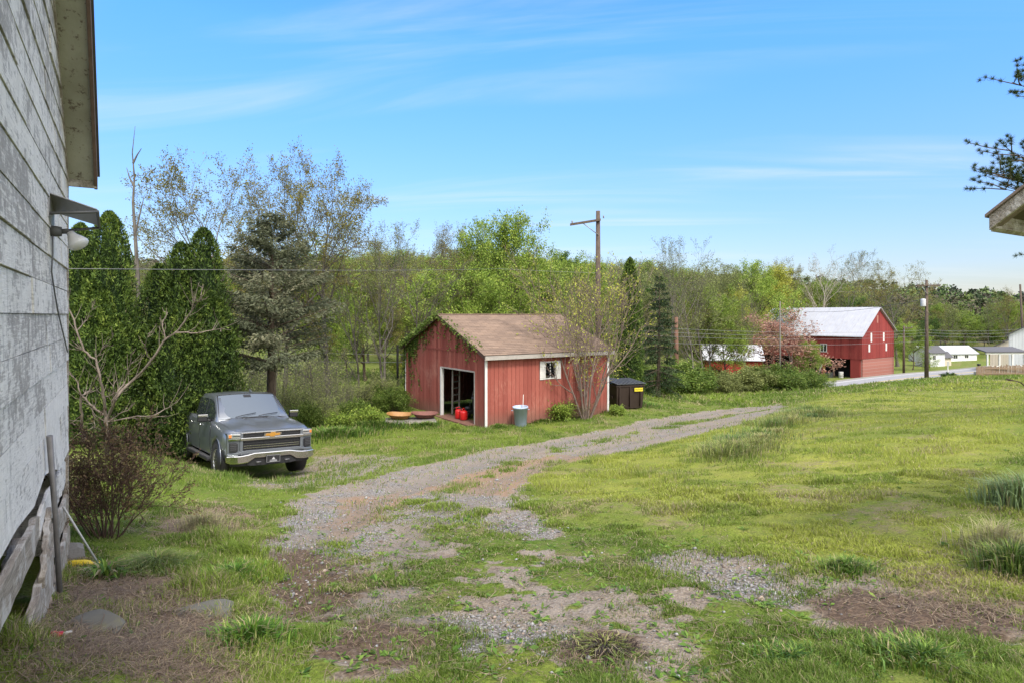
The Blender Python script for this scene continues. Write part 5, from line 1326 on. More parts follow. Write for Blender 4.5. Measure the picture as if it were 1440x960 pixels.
def loft(stations, closed_ends=True, tint=.5):
    """stations: list of (y, [(x,z)...] half section from low outside to top centre)"""
    mb = MB(); secs = []
    for y, hs in stations:
        full = [(-x, y, z) for x, z in hs] + [(x, y, z) for x, z in reversed(hs) if abs(x) > 1e-6]
        secs.append(full)
    n = len(secs[0]); vs = [v for s_ in secs for v in s_]; fs = []
    for i in range(len(secs) - 1):
        for k in range(n - 1): fs.append((i * n + k, i * n + k + 1, (i + 1) * n + k + 1, (i + 1) * n + k))
        fs.append((i * n + n - 1, i * n, (i + 1) * n, (i + 1) * n + n - 1))
    if closed_ends: fs += [tuple(range(n)), tuple((len(secs) - 1) * n + k for k in reversed(range(n)))]
    mb.add(vs, fs, tint, True); return mb

def body_sec(wb, wm, wsh, zsh, wt, zt, zc, crown=.0, zb=.42):
    return [(wb * .93, zb), (wb, zb + .05), (wb + .015, .62), (wm, .86), (wm - .005, 1.02), (wsh, zsh - .03), (wsh - .03, zsh), (wt, zt), (wt * .5, zc - .004), (0, zc)]
def bow(x): return .035 * x * x + .55 * max(0, abs(x) - .72) ** 1.7

lower = [
 (.16, body_sec(.80, .90, .86, 1.05, .76, 1.10, 1.10, zb=.50)),
 (.30, body_sec(.93, .985, .95, 1.10, .86, 1.14, 1.155, zb=.46)),
 (.55, body_sec(.985, 1.015, .985, 1.13, .90, 1.175, 1.20, zb=.44)),
 (.98, body_sec(1.0, 1.03, .995, 1.165, .90, 1.215, 1.245)),
 (1.45, body_sec(.985, 1.02, .99, 1.20, .90, 1.25, 1.275)),
 (1.62, body_sec(.98, 1.01, .985, 1.215, .90, 1.26, 1.29)),
 (2.6, body_sec(.98, 1.01, .985, 1.23, .90, 1.26, 1.26)),
 (3.97, body_sec(.98, 1.01, .985, 1.25, .92, 1.28, 1.28)),
 (4.02, body_sec(.985, 1.01, .985, 1.27, .95, 1.30, 1.30)),
 (4.72, body_sec(1.0, 1.03, .995, 1.28, .96, 1.315, 1.315)),
 (5.6, body_sec(.985, 1.01, .985, 1.29, .96, 1.32, 1.32)),
 (5.84, body_sec(.96, .99, .97, 1.28, .95, 1.31, 1.31))]
bd = loft(lower); me = bd.mesh('truck_body')
body = put('body', me, PAINT)
def cutter(mb):
    o = put('cutter', mb.mesh('cutter'), None); return o
def boolean(o, cuts):
    for c in cuts:
        m = o.modifiers.new('b', 'BOOLEAN'); m.operation = 'DIFFERENCE'; m.solver = 'EXACT'; m.object = c
    bpy.context.view_layer.update()
    dg = bpy.context.evaluated_depsgraph_get(); nm = bpy.data.meshes.new_from_object(o.evaluated_get(dg))
    o.modifiers.clear(); o.data = nm
    for c in cuts: bpy.data.objects.remove(c)
cuts = []
for y in (.98, 4.72):
    for s in (-1, 1):
        mb = MB(); mb.lathe([(0, 0), (.485, 0), (.485, .34), (0, .34)], (s * .72 if s > 0 else -1.06, y, .43), 40, 'x'); cuts.append(cutter(mb))
mb = MB(); mb.box(-.82, .82, 4.10, 5.74, .85, 1.5); cuts.append(cutter(mb))
boolean(body, cuts); body.parent = trk
# wheel arch lips
for y in (.98, 4.72):
    for s in (-1, 1):
        mb = MB(); pts = [(s * 1.022, y + .495 * math.cos(a), .43 + .495 * math.sin(a)) for a in [R(-8 + 196 * k / 20) for k in range(21)]]
        mb.tube(pts, .012, 6); mb.build('arch_lip', PAINT, trk)
        mb = MB(); mb.lathe([(0, 0), (.47, 0), (.47, .28), (.46, .28), (.46, .02), (0, .02)], (s * .73 if s > 0 else -1.01, y, .43), 32, 'x'); mb.build('wheel_well', TRIMB, trk)
# cab: roof shell with windows let in
def cab(y0, zt_):
    pass
cabst = [(1.50, [(.90, 1.24), (.89, 1.25), (.86, 1.26), (.84, 1.27), (0, 1.285)]),
         (1.80, [(.905, 1.24), (.895, 1.27), (.845, 1.43), (.82, 1.47), (0, 1.50)]),
         (2.30, [(.905, 1.24), (.895, 1.27), (.775, 1.74), (.74, 1.80), (0, 1.845)]),
         (2.55, [(.905, 1.24), (.895, 1.27), (.765, 1.80), (.72, 1.865), (0, 1.905)]),
         (3.10, [(.905, 1.24), (.895, 1.27), (.765, 1.82), (.72, 1.885), (0, 1.925)]),
         (3.70, [(.905, 1.24), (.895, 1.27), (.765, 1.80), (.72, 1.865), (0, 1.905)]),
         (3.95, [(.90, 1.24), (.89, 1.27), (.78, 1.72), (.74, 1.78), (0, 1.82)])]
mb = loft(cabst); cabo = mb.build('cab', PAINT, trk)
# windshield: follows the sloping front of the cab, a little proud
def surf_front(u, v):     # u across -1..1, v 0 (bottom) .. 1 (top)
    y = 1.56 + (2.38 - 1.56) * v; zc = 1.31 + (1.868 - 1.31) * v ** .97; w_ = .835 + (.705 - .835) * v
    return Vector((u * w_, y + .0 + .02 * u * u, zc - .035 * u * u * 1.0 + .006))
vs = []; fs = []; nu, nv = 14, 8
for j in range(nv + 1):
    for i in range(nu + 1): vs.append(surf_front(-1 + 2 * i / nu, j / nv) + Vector((0, -.018, .012)))
fs = [(j * (nu + 1) + i, j * (nu + 1) + i + 1, (j + 1) * (nu + 1) + i + 1, (j + 1) * (nu + 1) + i) for j in range(nv) for i in range(nu)]
mb = MB(); mb.add(vs, fs, smooth=True); wsd = mb.build('windshield', WSG, trk)
mb = MB(); mb.tube([surf_front(-1, 0) + Vector((0, -.022, .014))] + [surf_front(-1 + 2 * i / 10, 0) + Vector((0, -.022, .014)) for i in range(1, 11)], .014, 6)
for s in (-1, 1): mb.tube([surf_front(s, j / 8) + Vector((0, -.018, .014)) for j in range(9)], .012, 6)
mb.tube([surf_front(-1 + 2 * i / 10, 1) + Vector((0, -.018, .014)) for i in range(11)], .010, 6)
mb.build('windshield_seal', TRIMB, trk)
mb = MB(); c_ = surf_front(0, .9) + Vector((0, -.022, .016)); mb.box(c_.x - .09, c_.x + .09, c_.y - .05, c_.y + .05, c_.z - .01, c_.z + .004, m=Matrix.Translation(c_) @ Matrix.Rotation(R(34), 4, 'X') @ Matrix.Translation(-c_)); mb.build('mirror_mount', TRIMB, wsd)
for x0_ in (-.55, .12):
    mb = MB(); a = surf_front(x0_, .02) + Vector((0, -.04, .03)); b = surf_front(x0_ + .62, .14) + Vector((0, -.035, .03)); mb.tube([a, a.lerp(b, .3) + Vector((0, 0, .01)), b], .009, 6); mb.build('wiper', TRIMB, trk)
# side windows
for s in (-1, 1):
    def sp_(y, f):        # point on the leaning cab side, f 0 bottom..1 top
        zt = np.interp(y, [1.8, 2.3, 2.55, 3.1, 3.7, 3.95], [1.43, 1.74, 1.80, 1.82, 1.80, 1.72]); xt = np.interp(y, [1.8, 2.3, 2.55, 3.95], [.845, .775, .765, .775])
        z = 1.28 + (zt - 1.28) * f; x = .895 + (xt - .895) * f; return Vector((s * (x + .006), y, z))
    for ys in ([(1.86, .25, 2.80)], [(2.88, 0, 3.72)]):
        y0_, _, y1_ = ys[0]; n = 10; vs = []
        for i in range(n + 1):
            y = y0_ + (y1_ - y0_) * i / n
            vs += [sp_(y, .06), sp_(y, .5 if y > 2.0 else .45), sp_(y, .92)]
        fs = [(i * 3 + j, i * 3 + j + 1, (i + 1) * 3 + j + 1, (i + 1) * 3 + j) for i in range(n) for j in range(2)]
        mb = MB(); mb.add(vs, fs, smooth=True); w1 = mb.build('side_window', SG, trk)
        mb = MB(); mb.tube([sp_(y0_ + (y1_ - y0_) * i / 8, .03) for i in range(9)], .012, 6); mb.build('window_trim', CHROME if 0 else TRIMB, w1)
    for y0_, y1_ in ((1.66, 2.83), (2.85, 3.86)):
        vs = []; ny, nz = 8, 7
        for j in range(nz + 1):
            z = .50 + (1.235 - .50) * j / nz
            xo = np.interp(z, [.47, .62, .86, 1.02, 1.22], [.985, .997, 1.013, 1.010, .988])
            for i in range(ny + 1): vs.append((s * (xo + .004), y0_ + (y1_ - y0_) * i / ny, z))
        fs = [(j * (ny + 1) + i, j * (ny + 1) + i + 1, (j + 1) * (ny + 1) + i + 1, (j + 1) * (ny + 1) + i) for j in range(nz) for i in range(ny)]
        mb = MB(); mb.add(vs, fs, smooth=True); dr = mb.build('door', PAINT, trk)
        mb = MB(); mb.tube([(s * 1.02, y1_ - .22, 1.12), (s * 1.05, y1_ - .19, 1.125), (s * 1.05, y1_ - .07, 1.125), (s * 1.02, y1_ - .04, 1.12)], .014, 8); mb.build('handle', CHROME, dr)
        for ye in (y0_, y1_):
            mb = MB(); mb.tube([(s * (np.interp(z, [.47, .62, .86, 1.02, 1.22], [.985, .997, 1.013, 1.010, .988]) + .001), ye, z) for z in (.5, .62, .86, 1.02, 1.235)], .007, 4)
            mb.build('door_gap', TRIMB, dr)
    # mirror
    mb = MB(); mb.box(-.055, .055, -.11, .11, -.095, .095); mb.v = [(x * (1 + .2 * z), y * (1 - .0 * z), z) for x, y, z in mb.v]
    mb.v = [(s * (1.13) + y * 1.0, 1.98 + x * 1.1, 1.335 + z) for x, y, z in mb.v]
    mr_ = mb.build('mirror', TRIMB, trk, .03)
    mb = MB(); mb.box(s * 1.13 - .115, s * 1.13 + .115, 1.905, 1.93, 1.36, 1.425); mb.build('mirror_cap', CHROME, mr_, .012)
    mb = MB(); mb.tube([(s * .90, 2.0, 1.25), (s * 1.02, 1.99, 1.28)], .028, 8); mb.build('mirror_arm', TRIMB, mr_)
    # step bar
    mb = MB(); mb.box(-.09, .09, 1.52, 4.12, -.035, .035); mb.v = [(x + s * 1.0, y, z + .36) for x, y, z in mb.v]
    sb = mb.build('running_board', TRIMB, trk, .02)
    mb = MB(); mb.box(s * 1.0 - .06, s * 1.0 + .06, 1.62, 4.0, .397, .403); mb.build('step_pad', simple('step_rubber', (.06, .06, .062), .7), sb)
# bonnet: raised centre with two creases
vs = []; nx, ny = 20, 12
for j in range(ny + 1):
    y = .20 + (1.52 - .20) * j / ny
    for i in range(nx + 1):
        u = -1 + 2 * i / nx; hw = .84 + .03 * j / ny
        z = np.interp(y, [.16, .30, .55, .98, 1.45, 1.6], [1.11, 1.162, 1.206, 1.251, 1.281, 1.295]) + .012
        z += .028 * (sstep(.30, .40, abs(u)) * (1 - sstep(.62, .74, abs(u)))) * sstep(.25, .5, y) - .0 + (-.018 if abs(u) > .93 else 0) + .020 * sstep(.26, .20, abs(u)) * sstep(.5, .9, y)
        z -= .045 * max(0, abs(u) - .55) ** 1.4
        vs.append((u * hw, y + bow(u * .86) * max(0, 1 - (y - .2) / .5) * .6, float(z)))
fs = [(j * (nx + 1) + i, j * (nx + 1) + i + 1, (j + 1) * (nx + 1) + i + 1, (j + 1) * (nx + 1) + i) for j in range(ny) for i in range(nx)]
mb = MB(); mb.add(vs, fs, smooth=True)
b_ = len(mb.v); mb.add([(vs[i][0], vs[i][1], vs[i][2]) for i in range(nx + 1)] + [(vs[i][0], vs[i][1] + .02, vs[i][2] - .07) for i in range(nx + 1)], [(i, i + 1, nx + 1 + i + 1, nx + 1 + i) for i in range(nx)])
mb.build('hood', PAINT, trk)
# front end: pieces bowed in plan
def strip(xs, zb, zt, y0, th, mat, name, parent=trk, bev=.006, lean=0.0, mirror=False):
    X = np.linspace(xs[0], xs[-1], 28); ZB = np.interp(X, xs, zb); ZT = np.interp(X, xs, zt); mb = MB()
    for sgn in ((1, -1) if mirror else (1,)):
        pass
    vs = []
    for x, a, b in zip(X, ZB, ZT):
        f = bow(x) + y0
        vs += [(x, f + lean * (a - .8), a), (x, f + lean * (b - .8), b), (x, f + th + lean * (b - .8), b), (x, f + th + lean * (a - .8), a)]
    n = len(X); fs = []
    for i in range(n - 1):
        for k in range(4): fs.append((i * 4 + k, i * 4 + (k + 1) % 4, (i + 1) * 4 + (k + 1) % 4, (i + 1) * 4 + k))
    fs += [(0, 1, 2, 3), ((n - 1) * 4 + 3, (n - 1) * 4 + 2, (n - 1) * 4 + 1, (n - 1) * 4)]
    mb.add(vs, fs); return mb.build(name, mat, parent, bev)
def both(xs, zb, zt, y0, th, mat, name, parent=trk, bev=.006, lean=0.0):
    strip(xs, zb, zt, y0, th, mat, name, parent, bev, lean)
    strip([-x for x in reversed(xs)], list(reversed(zb)), list(reversed(zt)), y0, th, mat, name, parent, bev, lean)
strip([-.97, -.6, .6, .97], [.60, .60, .60, .60], [1.09, 1.12, 1.12, 1.09], .09, .25, PAINT, 'front_panel')
strip([-.66, .66], [.70, .70], [1.085, 1.085], .06, .05, TRIMB, 'grille')
gl = trk.children[-1]
strip([-.70, -.3, .3, .70], [1.085, 1.088, 1.088, 1.085], [1.105, 1.11, 1.11, 1.105], .025, .06, CHROME, 'chrome_strip', gl)
strip([-.72, -.68, .68, .72], [.925, .925, .925, .925], [.985, .99, .99, .985], .010, .07, CHROME, 'chrome_bar', gl, .01)
for z in (1.025, 1.06): strip([-.64, .64], [z, z], [z + .012, z + .012], .045, .03, simple('grille_bar', (.05, .05, .055), .3, .3), 'mesh_bar', gl, 0)
for z in (.745, .795, .845, .895):
    strip([-.64, .64], [z, z], [z + .014, z + .014], .040, .03, CHROME if z in (.795, .745) else TRIMB, 'grille_bar', gl, 0)
mb = MB()
for k in range(15):
    x = -.6 + k * .0857; mb.box(x - .006, x + .006, bow(x) + .046, bow(x) + .07, .71, .925)
mb.build('grille_upright', TRIMB, gl)
strip([-.72, -.66], [.68, .68], [1.10, 1.10], .03, .08, PAINT, 'grille_side', gl); strip([.66, .72], [.68, .68], [1.10, 1.10], .03, .08, PAINT, 'grille_side', gl)
strip([-.74, -.6, .6, .74], [.625, .64, .64, .625], [.665, .70, .70, .665], .028, .10, PAINT, 'lower_panel')
# emblem: a slanted bar crossed by a block, gold with a bright rim
def emblem(sc, y, mat, parent, name):
    pts = [(-.165, .028), (-.06, .028), (-.045, .052), (.062, .052), (.048, .028), (.175, .028), (.150, -.028), (.045, -.028), (.030, -.052), (-.075, -.052), (-.062, -.028), (-.185, -.028)]
    cx = sum(p[0] for p in pts) / len(pts); mb = MB(); mb.poly([((x - cx) * sc + cx, y, 1.035 + z * sc) for x, z in pts], .014, (0, -1, 0)); return mb.build(name, mat, parent)
em = emblem(1.18, .022, CHROME, gl, 'emblem_rim'); emblem(.95, .006, GOLD, trk, 'emblem')
# headlights with an amber marker outboard
both([.70, .76, .90, .965], [1.0, .985, .985, 1.01], [1.085, 1.09, 1.085, 1.075], .035, .08, LENS, 'headlight', bev=.01)
hl = [c for c in trk.children if c.name.startswith('headlight')]
for h_, s in zip(hl, (1, -1)):
    xs = [.90, .955] if s > 0 else [-.955, -.90]
    strip(xs, [1.0, 1.0], [1.075, 1.07], .028, .03, AMB, 'turn_lens', h_)
    xs = [.72, .88] if s > 0 else [-.88, -.72]
    strip(xs, [1.028, 1.028], [1.046, 1.046], .028, .02, TRIMB, 'lamp_divider', h_, 0)
both([.70, .80, .955], [.945, .935, .935], [.985, .975, .98], .045, .05, CHROME, 'lamp_trim', bev=.004)
both([.765, .80, .93], [.70, .66, .68], [.86, .885, .885], .040, .06, TRIMB, 'side_intake', bev=.012)
for z in (.73, .77, .81, .845): both([.79, .92], [z, z], [z + .01, z + .01], .033, .02, simple('intake_fin', (.10, .10, .105), .4, .2), 'intake_fin', bev=0)
both([.72, .76, .98], [.64, .60, .60], [.70, .665, .64], .03, .12, PAINT, 'bumper_corner', bev=.01)
# chrome bumper, dropping at the corners
strip([-1.0, -.96, -.72, -.55, -.42, .42, .55, .72, .96, 1.0], [.45, .42, .41, .43, .525, .525, .43, .41, .42, .45], [.595, .595, .59, .61, .64, .64, .61, .59, .595, .595], -.03, .10, CHROME, 'bumper', bev=.018)
strip([-.56, -.42, .42, .56], [.36, .34, .34, .36], [.41, .52, .52, .41], .02, .06, TRIMB, 'lower_grille')
strip([-.90, -.7, .7, .90], [.35, .34, .34, .35], [.42, .41, .41, .42], .05, .08, TRIMB, 'air_dam', bev=.02)
for s in (-1, 1): mb = MB(); mb.tube([(s * .37, -.01, .43), (s * .37, -.06, .43), (s * .28, -.06, .43), (s * .28, -.01, .43)], .013, 8); mb.build('tow_hook', simple('hook_grey', (.18, .18, .19), .4, .6), trk)
pl = MB(); pl.box(-.155, .155, -.055, -.045, .40, .56); plate = pl.build('licence_plate', TRIMB, trk)
mb = MB()
for a, b, c, d in ((-.155, .155, .552, .56), (-.155, .155, .40, .408), (-.155, -.147, .40, .56), (.147, .155, .40, .56)): mb.box(a, b, -.060, -.0555, c, d)
mb.build('plate_frame', simple('plate_grey', (.30, .30, .31), .4, .5), plate)
mb = MB(); W_ = simple('plate_white', (.42, .42, .43), .5, 0, .05, 3, 0)       # white peak mark over a line of lettering
mb.poly([(-.035, -.056, .462), (.045, -.056, .462), (.005, -.056, .520)], .003, (0, -1, 0)); mb.poly([(-.09, -.056, .445), (.09, -.056, .445), (.075, -.056, .452), (-.075, -.056, .452)], .003, (0, -1, 0)); mb.build('plate_mark', W_, plate)
def writing(txt, size, parent, loc, rot, mat, name='writing'):
    cu = bpy.data.curves.new('t', 'FONT'); cu.body = txt; cu.size = size; cu.align_x = 'CENTER'; cu.align_y = 'CENTER'; cu.extrude = .0015
    o = bpy.data.objects.new('t', cu); C.objects.link(o); bpy.context.view_layer.update()
    me = bpy.data.meshes.new_from_object(o.evaluated_get(bpy.context.evaluated_depsgraph_get())); bpy.data.objects.remove(o)
    o = put(name, me, None, parent); me.materials.clear(); me.materials.append(mat); o.location = loc; o.rotation_euler = rot; return o
mb = MB(); mb.box(-.085, .085, -.0585, -.056, .416, .428); mb.build('plate_caption', W_, plate)
for x in (-.55, .55): mb = MB(); mb.lathe([(0, 0), (.045, 0), (.045, .03), (0, .03)], (x, .0, .47), 16, 'y'); 
# antenna fin and third brake light
mb = MB(); mb.poly([(.0, 2.95, 1.92), (.0, 3.2, 1.92), (0, 3.18, 1.985)], .03, (1, 0, 0)); mb.v = [(x + .20, y - .35, z - .005) for x, y, z in mb.v]; mb.build('antenna', PAINT, trk)
# wheels
tyre = MB(); tyre.lathe([(.235, -.125), (.30, -.135), (.375, -.130), (.40, -.115), (.412, -.08), (.412, -.03), (.404, -.028), (.404, -.018), (.412, -.016), (.412, .016), (.404, .018), (.404, .028), (.412, .03), (.412, .08), (.40, .115), (.375, .130), (.30, .135), (.235, .125)], n=48, axis='x')
for k in range(48):
    a = 2 * math.pi * k / 48
    for x in (-.1, .1): tyre.box(x - .028, x + .028, -.010, .010, .400, .421, m=Matrix.Rotation(a, 4, 'X'))
tme = tyre.mesh('tyre'); tme.materials.append(RUB)
rim = MB(); rim.lathe([(.245, -.10), (.26, -.125), (.25, -.13), (.232, -.12), (.222, -.06), (.222, .10)], n=40, axis='x')
for k in range(6):
    m = Matrix.Rotation(2 * math.pi * k / 6, 4, 'X')
    for dz in (-.038, .038): rim.add([m @ Vector(v) for v in ((-.112, dz - .014, .05), (-.112, dz + .014, .05), (-.122, dz * 1.5 + .016, .232), (-.122, dz * 1.5 - .016, .232), (-.07, dz - .014, .05), (-.07, dz + .014, .05), (-.08, dz * 1.5 + .016, .232), (-.08, dz * 1.5 - .016, .232))], [(0, 1, 2, 3), (4, 5, 6, 7), (0, 1, 5, 4), (1, 2, 6, 5), (2, 3, 7, 6), (3, 0, 4, 7)])
rim.lathe([(0, -.125), (.045, -.125), (.07, -.11), (.075, -.05)], n=20, axis='x'); rme = rim.mesh('rim'); rme.materials.append(ALU)
hub = MB(); hub.lathe([(0, -.04), (.215, -.04), (.215, .1), (0, .1)], n=24, axis='x'); hme = hub.mesh('brake'); hme.materials.append(TRIMB)
hc = MB(); hc.lathe([(0, -.132), (.028, -.132), (.03, -.124), (0, -.124)], n=16, axis='x'); hcm = hc.mesh('hub_cap'); hcm.materials.append(TRIMB)
for s in (-1, 1):
    for y in (.98, 4.72):
        ty = put('wheel', tme, None, trk); ty.location = (s * .885, y, .412); ty.rotation_euler = (R(20 * y), 0, R(4 if y < 2 else 0)); ty.scale = (-s, 1, 1) if s > 0 else (1, 1, 1)
        put('rim', rme, None, ty); put('brake_disc', hme, None, ty); put('hub_cap', hcm, None, ty)
# tail lamps, tailgate, chassis
for s in (-1, 1): mb = MB(); mb.box(s * .985 - .02, s * .985 + .02, 5.66, 5.86, .85, 1.22); mb.build('tail_light', simple('tail_red', (.4, .02, .02), .3), trk, .01)
mb = MB(); mb.box(-.80, .80, 5.835, 5.86, .70, 1.28); mb.build('tailgate', PAINT, trk, .01)
mb = MB(); mb.box(-.95, .95, 5.86, 5.98, .50, .66); mb.build('rear_bumper', CHROME, trk, .02)
mb = MB(); mb.box(-.70, .70, .35, 5.6, .34, .50); mb.box(-.8, .8, .94, 1.02, .38, .45); mb.box(-.8, .8, 4.68, 4.76, .38, .46); mb.build('chassis', TRIMB, trk)

writing('CAUTION', .085, WRITE_DUM, (.40, -.670, .92), (R(90), 0, 0), blackp, 'label_writing')
# ------------------------------------------------------------------ weathered building on the left
c0 = Vector((-3.72, 5.2, 0)); wd_dir = Vector((.614, -1, 0)).normalized(); wn = Vector((.852, .523, 0)).normalized()
WM = Matrix.Translation(c0) @ Matrix(((wd_dir.x, wn.x, 0, 0), (wd_dir.y, wn.y, 0, 0), (0, 0, 1, 0), (0, 0, 0, 1)))
# local: x along the wall towards the camera, y out of the wall, z up (world height)
EZ = CZ + 1.17; TS = math.tan(R(41)); WL = 6.2; PK = WL / 2
def rake(x): return EZ + TS * (x if x < PK else WL - x)
ws = thing('weathered_building', 'old building of peeling whitewashed boards at the left edge', 'building')
t = NT('whitewashed_boards')
v = t.coord(); vr = t.new('ShaderNodeMapping'); vr.vector_type = 'POINT'; tc_ = t.new('ShaderNodeTexCoord'); t.link(tc_.outputs['Object'], vr.inputs['Vector'])
t.link(tc_.outputs['Object'], vr.inputs['Vector']); vr.inputs['Scale'].default_value = (.7, 1, 9)
g = t.noise(vr.outputs[0], 9, 8, .72, .4); fine = t.noise(v, 85, 5, .75); mid = t.noise(v, 13, 8, .72); big = t.noise(v, 1.7, 5, .6)
vd = t.new('ShaderNodeMapping'); t.link(tc_.outputs['Object'], vd.inputs['Vector']); vd.inputs['Scale'].default_value = (6, 6, .9)
drip = t.noise(vd.outputs[0], 3.0, 6, .65)
white = t.ramp(mid, [(.25, (.60, .57, .52)), (.5, (.78, .75, .69)), (.75, (.88, .85, .79))])
wood = t.ramp(g, [(.3, (.13, .115, .10)), (.55, (.28, .255, .23)), (.75, (.42, .39, .35))])
mix_ = t.math('ADD', t.math('ADD', t.math('MULTIPLY', mid, .40), t.math('MULTIPLY', g, .30)), t.math('ADD', t.math('MULTIPLY', big, .30), t.math('MULTIPLY', t.math('SUBTRACT', t.attr('tint'), .5), .06)))
sp = t.new('ShaderNodeSeparateXYZ'); t.link(v, sp.inputs[0])
hi = t.new('ShaderNodeMapRange'); t.link(sp.outputs[2], hi.inputs[0]); hi.inputs[1].default_value = 1.7; hi.inputs[2].default_value = 3.6; hi.inputs[4].default_value = .05
worn = t.ramp(t.math('ADD', mix_, hi.outputs[0]), [(.50, 0), (.56, 1)])
c = t.mix(t.math('MULTIPLY', worn, .78), white, wood)
c = t.mix(t.math('MULTIPLY', t.ramp(drip, [(.56, 0), (.72, 1)]), .55), c, (.17, .16, .155))
c = t.mix(t.ramp(fine, [(.24, .75), (.36, 0)]), c, (.12, .11, .10))
c = t.mix(t.math('MULTIPLY', t.ramp(t.voro(v, 11), [(.035, 1), (.07, 0)]), .75), c, (.07, .06, .055))
t.bsdf(c, .88, 0, t.bump(t.math('ADD', t.math('ADD', mid, g), t.math('MULTIPLY', t.math('ADD', fine, t.math('MULTIPLY', worn, -.5)), .7)), .8, .012), .2)
OLDW = t.m
t = NT('grey_weathered_wood'); v = t.coord(); vm = t.new('ShaderNodeMapping'); tcc = t.new('ShaderNodeTexCoord'); t.link(tcc.outputs['Object'], vm.inputs['Vector']); vm.inputs['Scale'].default_value = (1.2, 10, 10)
g = t.noise(vm.outputs[0], 4, 8, .7, .5); b_ = t.noise(v, 5, 6, .7)
c = t.ramp(g, [(.28, (.11, .09, .07)), (.5, (.30, .26, .21)), (.72, (.48, .44, .37))]); c = t.mix(t.ramp(b_, [(.5, 0), (.62, .75)]), c, (.54, .51, .46))
t.bsdf(c, .9, 0, t.bump(t.math('ADD', g, t.math('MULTIPLY', b_, .5)), .9, .012), .15); GREYW = t.m

rq = random.Random(4)
def bottom(x):      # ragged lower edge of the siding
    return CZ + np.interp(x, [0, .35, .8, 1.2, 1.7, 2.2, 2.8, 6.2], [-1.13, -1.11, -1.12, -1.03, -.96, -1.02, -.96, -.9])
mb = MB(); z = CZ - 1.30; rowh = .187
while z < EZ + TS * PK:
    rh_ = rowh * rq.uniform(.97, 1.03); x = 0.0
    while x < WL:
        L = rq.choice([.55, .9, 1.3, 1.9, 2.4]) * rq.uniform(.8, 1.2); x1 = min(WL, x + L)
        def lim(xx): return rake(xx) - .01
        n = max(2, int((x1 - x) / .12)); off = rq.uniform(-.003, .005); tl = rq.uniform(.004, .011); tn = rq.random(); sag = rq.uniform(-.004, .004)
        for i in range(n):
            a = x + (x1 - x) * i / n + (.0012 if i == 0 else 0); b = x + (x1 - x) * (i + 1) / n - (.0012 if i == n - 1 else 0)
            za, zb_ = max(z, bottom(a)), max(z, bottom(b)); ta, tb = min(z + rh_ - .004 + sag * .4, lim(a)), min(z + rh_ - .004 + sag * .4, lim(b))
            if ta - za < .012 or tb - zb_ < .012: continue
            y0_ = .018 + off + tl; y1_ = .018 + off
            mb.add([(a, 0, za), (b, 0, zb_), (b, 0, tb), (a, 0, ta), (a, y0_, za), (b, y0_, zb_), (b, y1_, tb), (a, y1_, ta)],
                   [(4, 5, 6, 7)] + ([(0, 1, 5, 4)]) + [(3, 2, 6, 7)] + ([(0, 4, 7, 3)] if i == 0 else []) + ([(1, 5, 6, 2)] if i == n - 1 else []), tn)
        x = x1
    z += rh_
wall = mb.build('gable_wall', OLDW, ws); wall.matrix_local = WM
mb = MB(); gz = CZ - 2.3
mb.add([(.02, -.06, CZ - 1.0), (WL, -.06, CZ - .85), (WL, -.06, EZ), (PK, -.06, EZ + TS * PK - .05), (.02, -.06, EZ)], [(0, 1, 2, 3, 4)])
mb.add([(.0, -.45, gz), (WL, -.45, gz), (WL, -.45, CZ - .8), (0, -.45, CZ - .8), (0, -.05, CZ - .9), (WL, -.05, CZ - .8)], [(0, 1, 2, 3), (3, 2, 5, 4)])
o = mb.build('inner_wall', DARK, ws, recalc=False); o.matrix_local = WM  # near-black backing paints the shaded void under the siding
mb = MB(); mb.box(-.03, .0, -6.5, .0, gz, EZ); mb.box(WL, WL + .03, -6.5, .0, gz, EZ); mb.box(-.03, WL + .03, -6.53, -6.5, gz, EZ); o = mb.build('rear_wall', OLDW, ws); o.matrix_local = WM
mb = MB()      # trim board and conduit on the corner
mb.box(-.045, .0, -.05, .028, CZ - 2.1, EZ - .02); o = mb.build('corner_board', GREYW, ws, .004); o.matrix_local = WM
mb = MB(); mb.tube([(-.075, .01, CZ - 2.1), (-.078, .012, CZ - 1), (-.07, .01, CZ), (-.072, .01, EZ - .05)], .013, 10); o = mb.build('conduit', simple('pale_conduit', (.42, .41, .38), .6), ws); o.matrix_local = WM
# roof with its rake overhang
OVW = .205
t = NT('peeling_soffit'); v = t.coord(); n = t.noise(v, 16, 8, .75); n2 = t.noise(v, 3, 4); nn = t.voro(v, 9)
c = t.mix(t.ramp(n, [(.56, 0), (.62, 1)]), t.ramp(n2, [(.3, (.30, .29, .225)), (.7, (.44, .43, .35))]), (.15, .12, .095)); c = t.mix(t.ramp(nn, [(.03, 1), (.07, 0)]), c, (.05, .04, .035))
t.bsdf(c, .85, 0, t.bump(n, .5, .008), .2); SOF = t.m
def rakepiece(y0_, y1_, zo0, zo1, mat, name, x0_=-.24, bev=.003):
    mb = MB(); pts = [(x0_, rake(0) + TS * x0_), (PK, EZ + TS * PK), (WL - x0_, rake(0) + TS * x0_)]
    vs = []
    for x, z in pts: vs += [(x, y0_, z + zo0), (x, y1_, z + zo0), (x, y1_, z + zo1), (x, y0_, z + zo1)]
    fs = []
    for i in range(2):
        for k in range(4): fs.append((i * 4 + k, i * 4 + (k + 1) % 4, (i + 1) * 4 + (k + 1) % 4, (i + 1) * 4 + k))
    fs += [(0, 1, 2, 3), (11, 10, 9, 8)]; mb.add(vs, fs); o = mb.build(name, mat, ws, bev); o.matrix_local = WM; return o
rakepiece(.012, OVW, -.004, .016, SOF, 'soffit', -.03)
rakepiece(OVW, OVW + .024, -.045, .095, simple('brown_fascia', (.15, .10, .075), .9, 0, .5, 14, .4), 'rake_board', -.06)
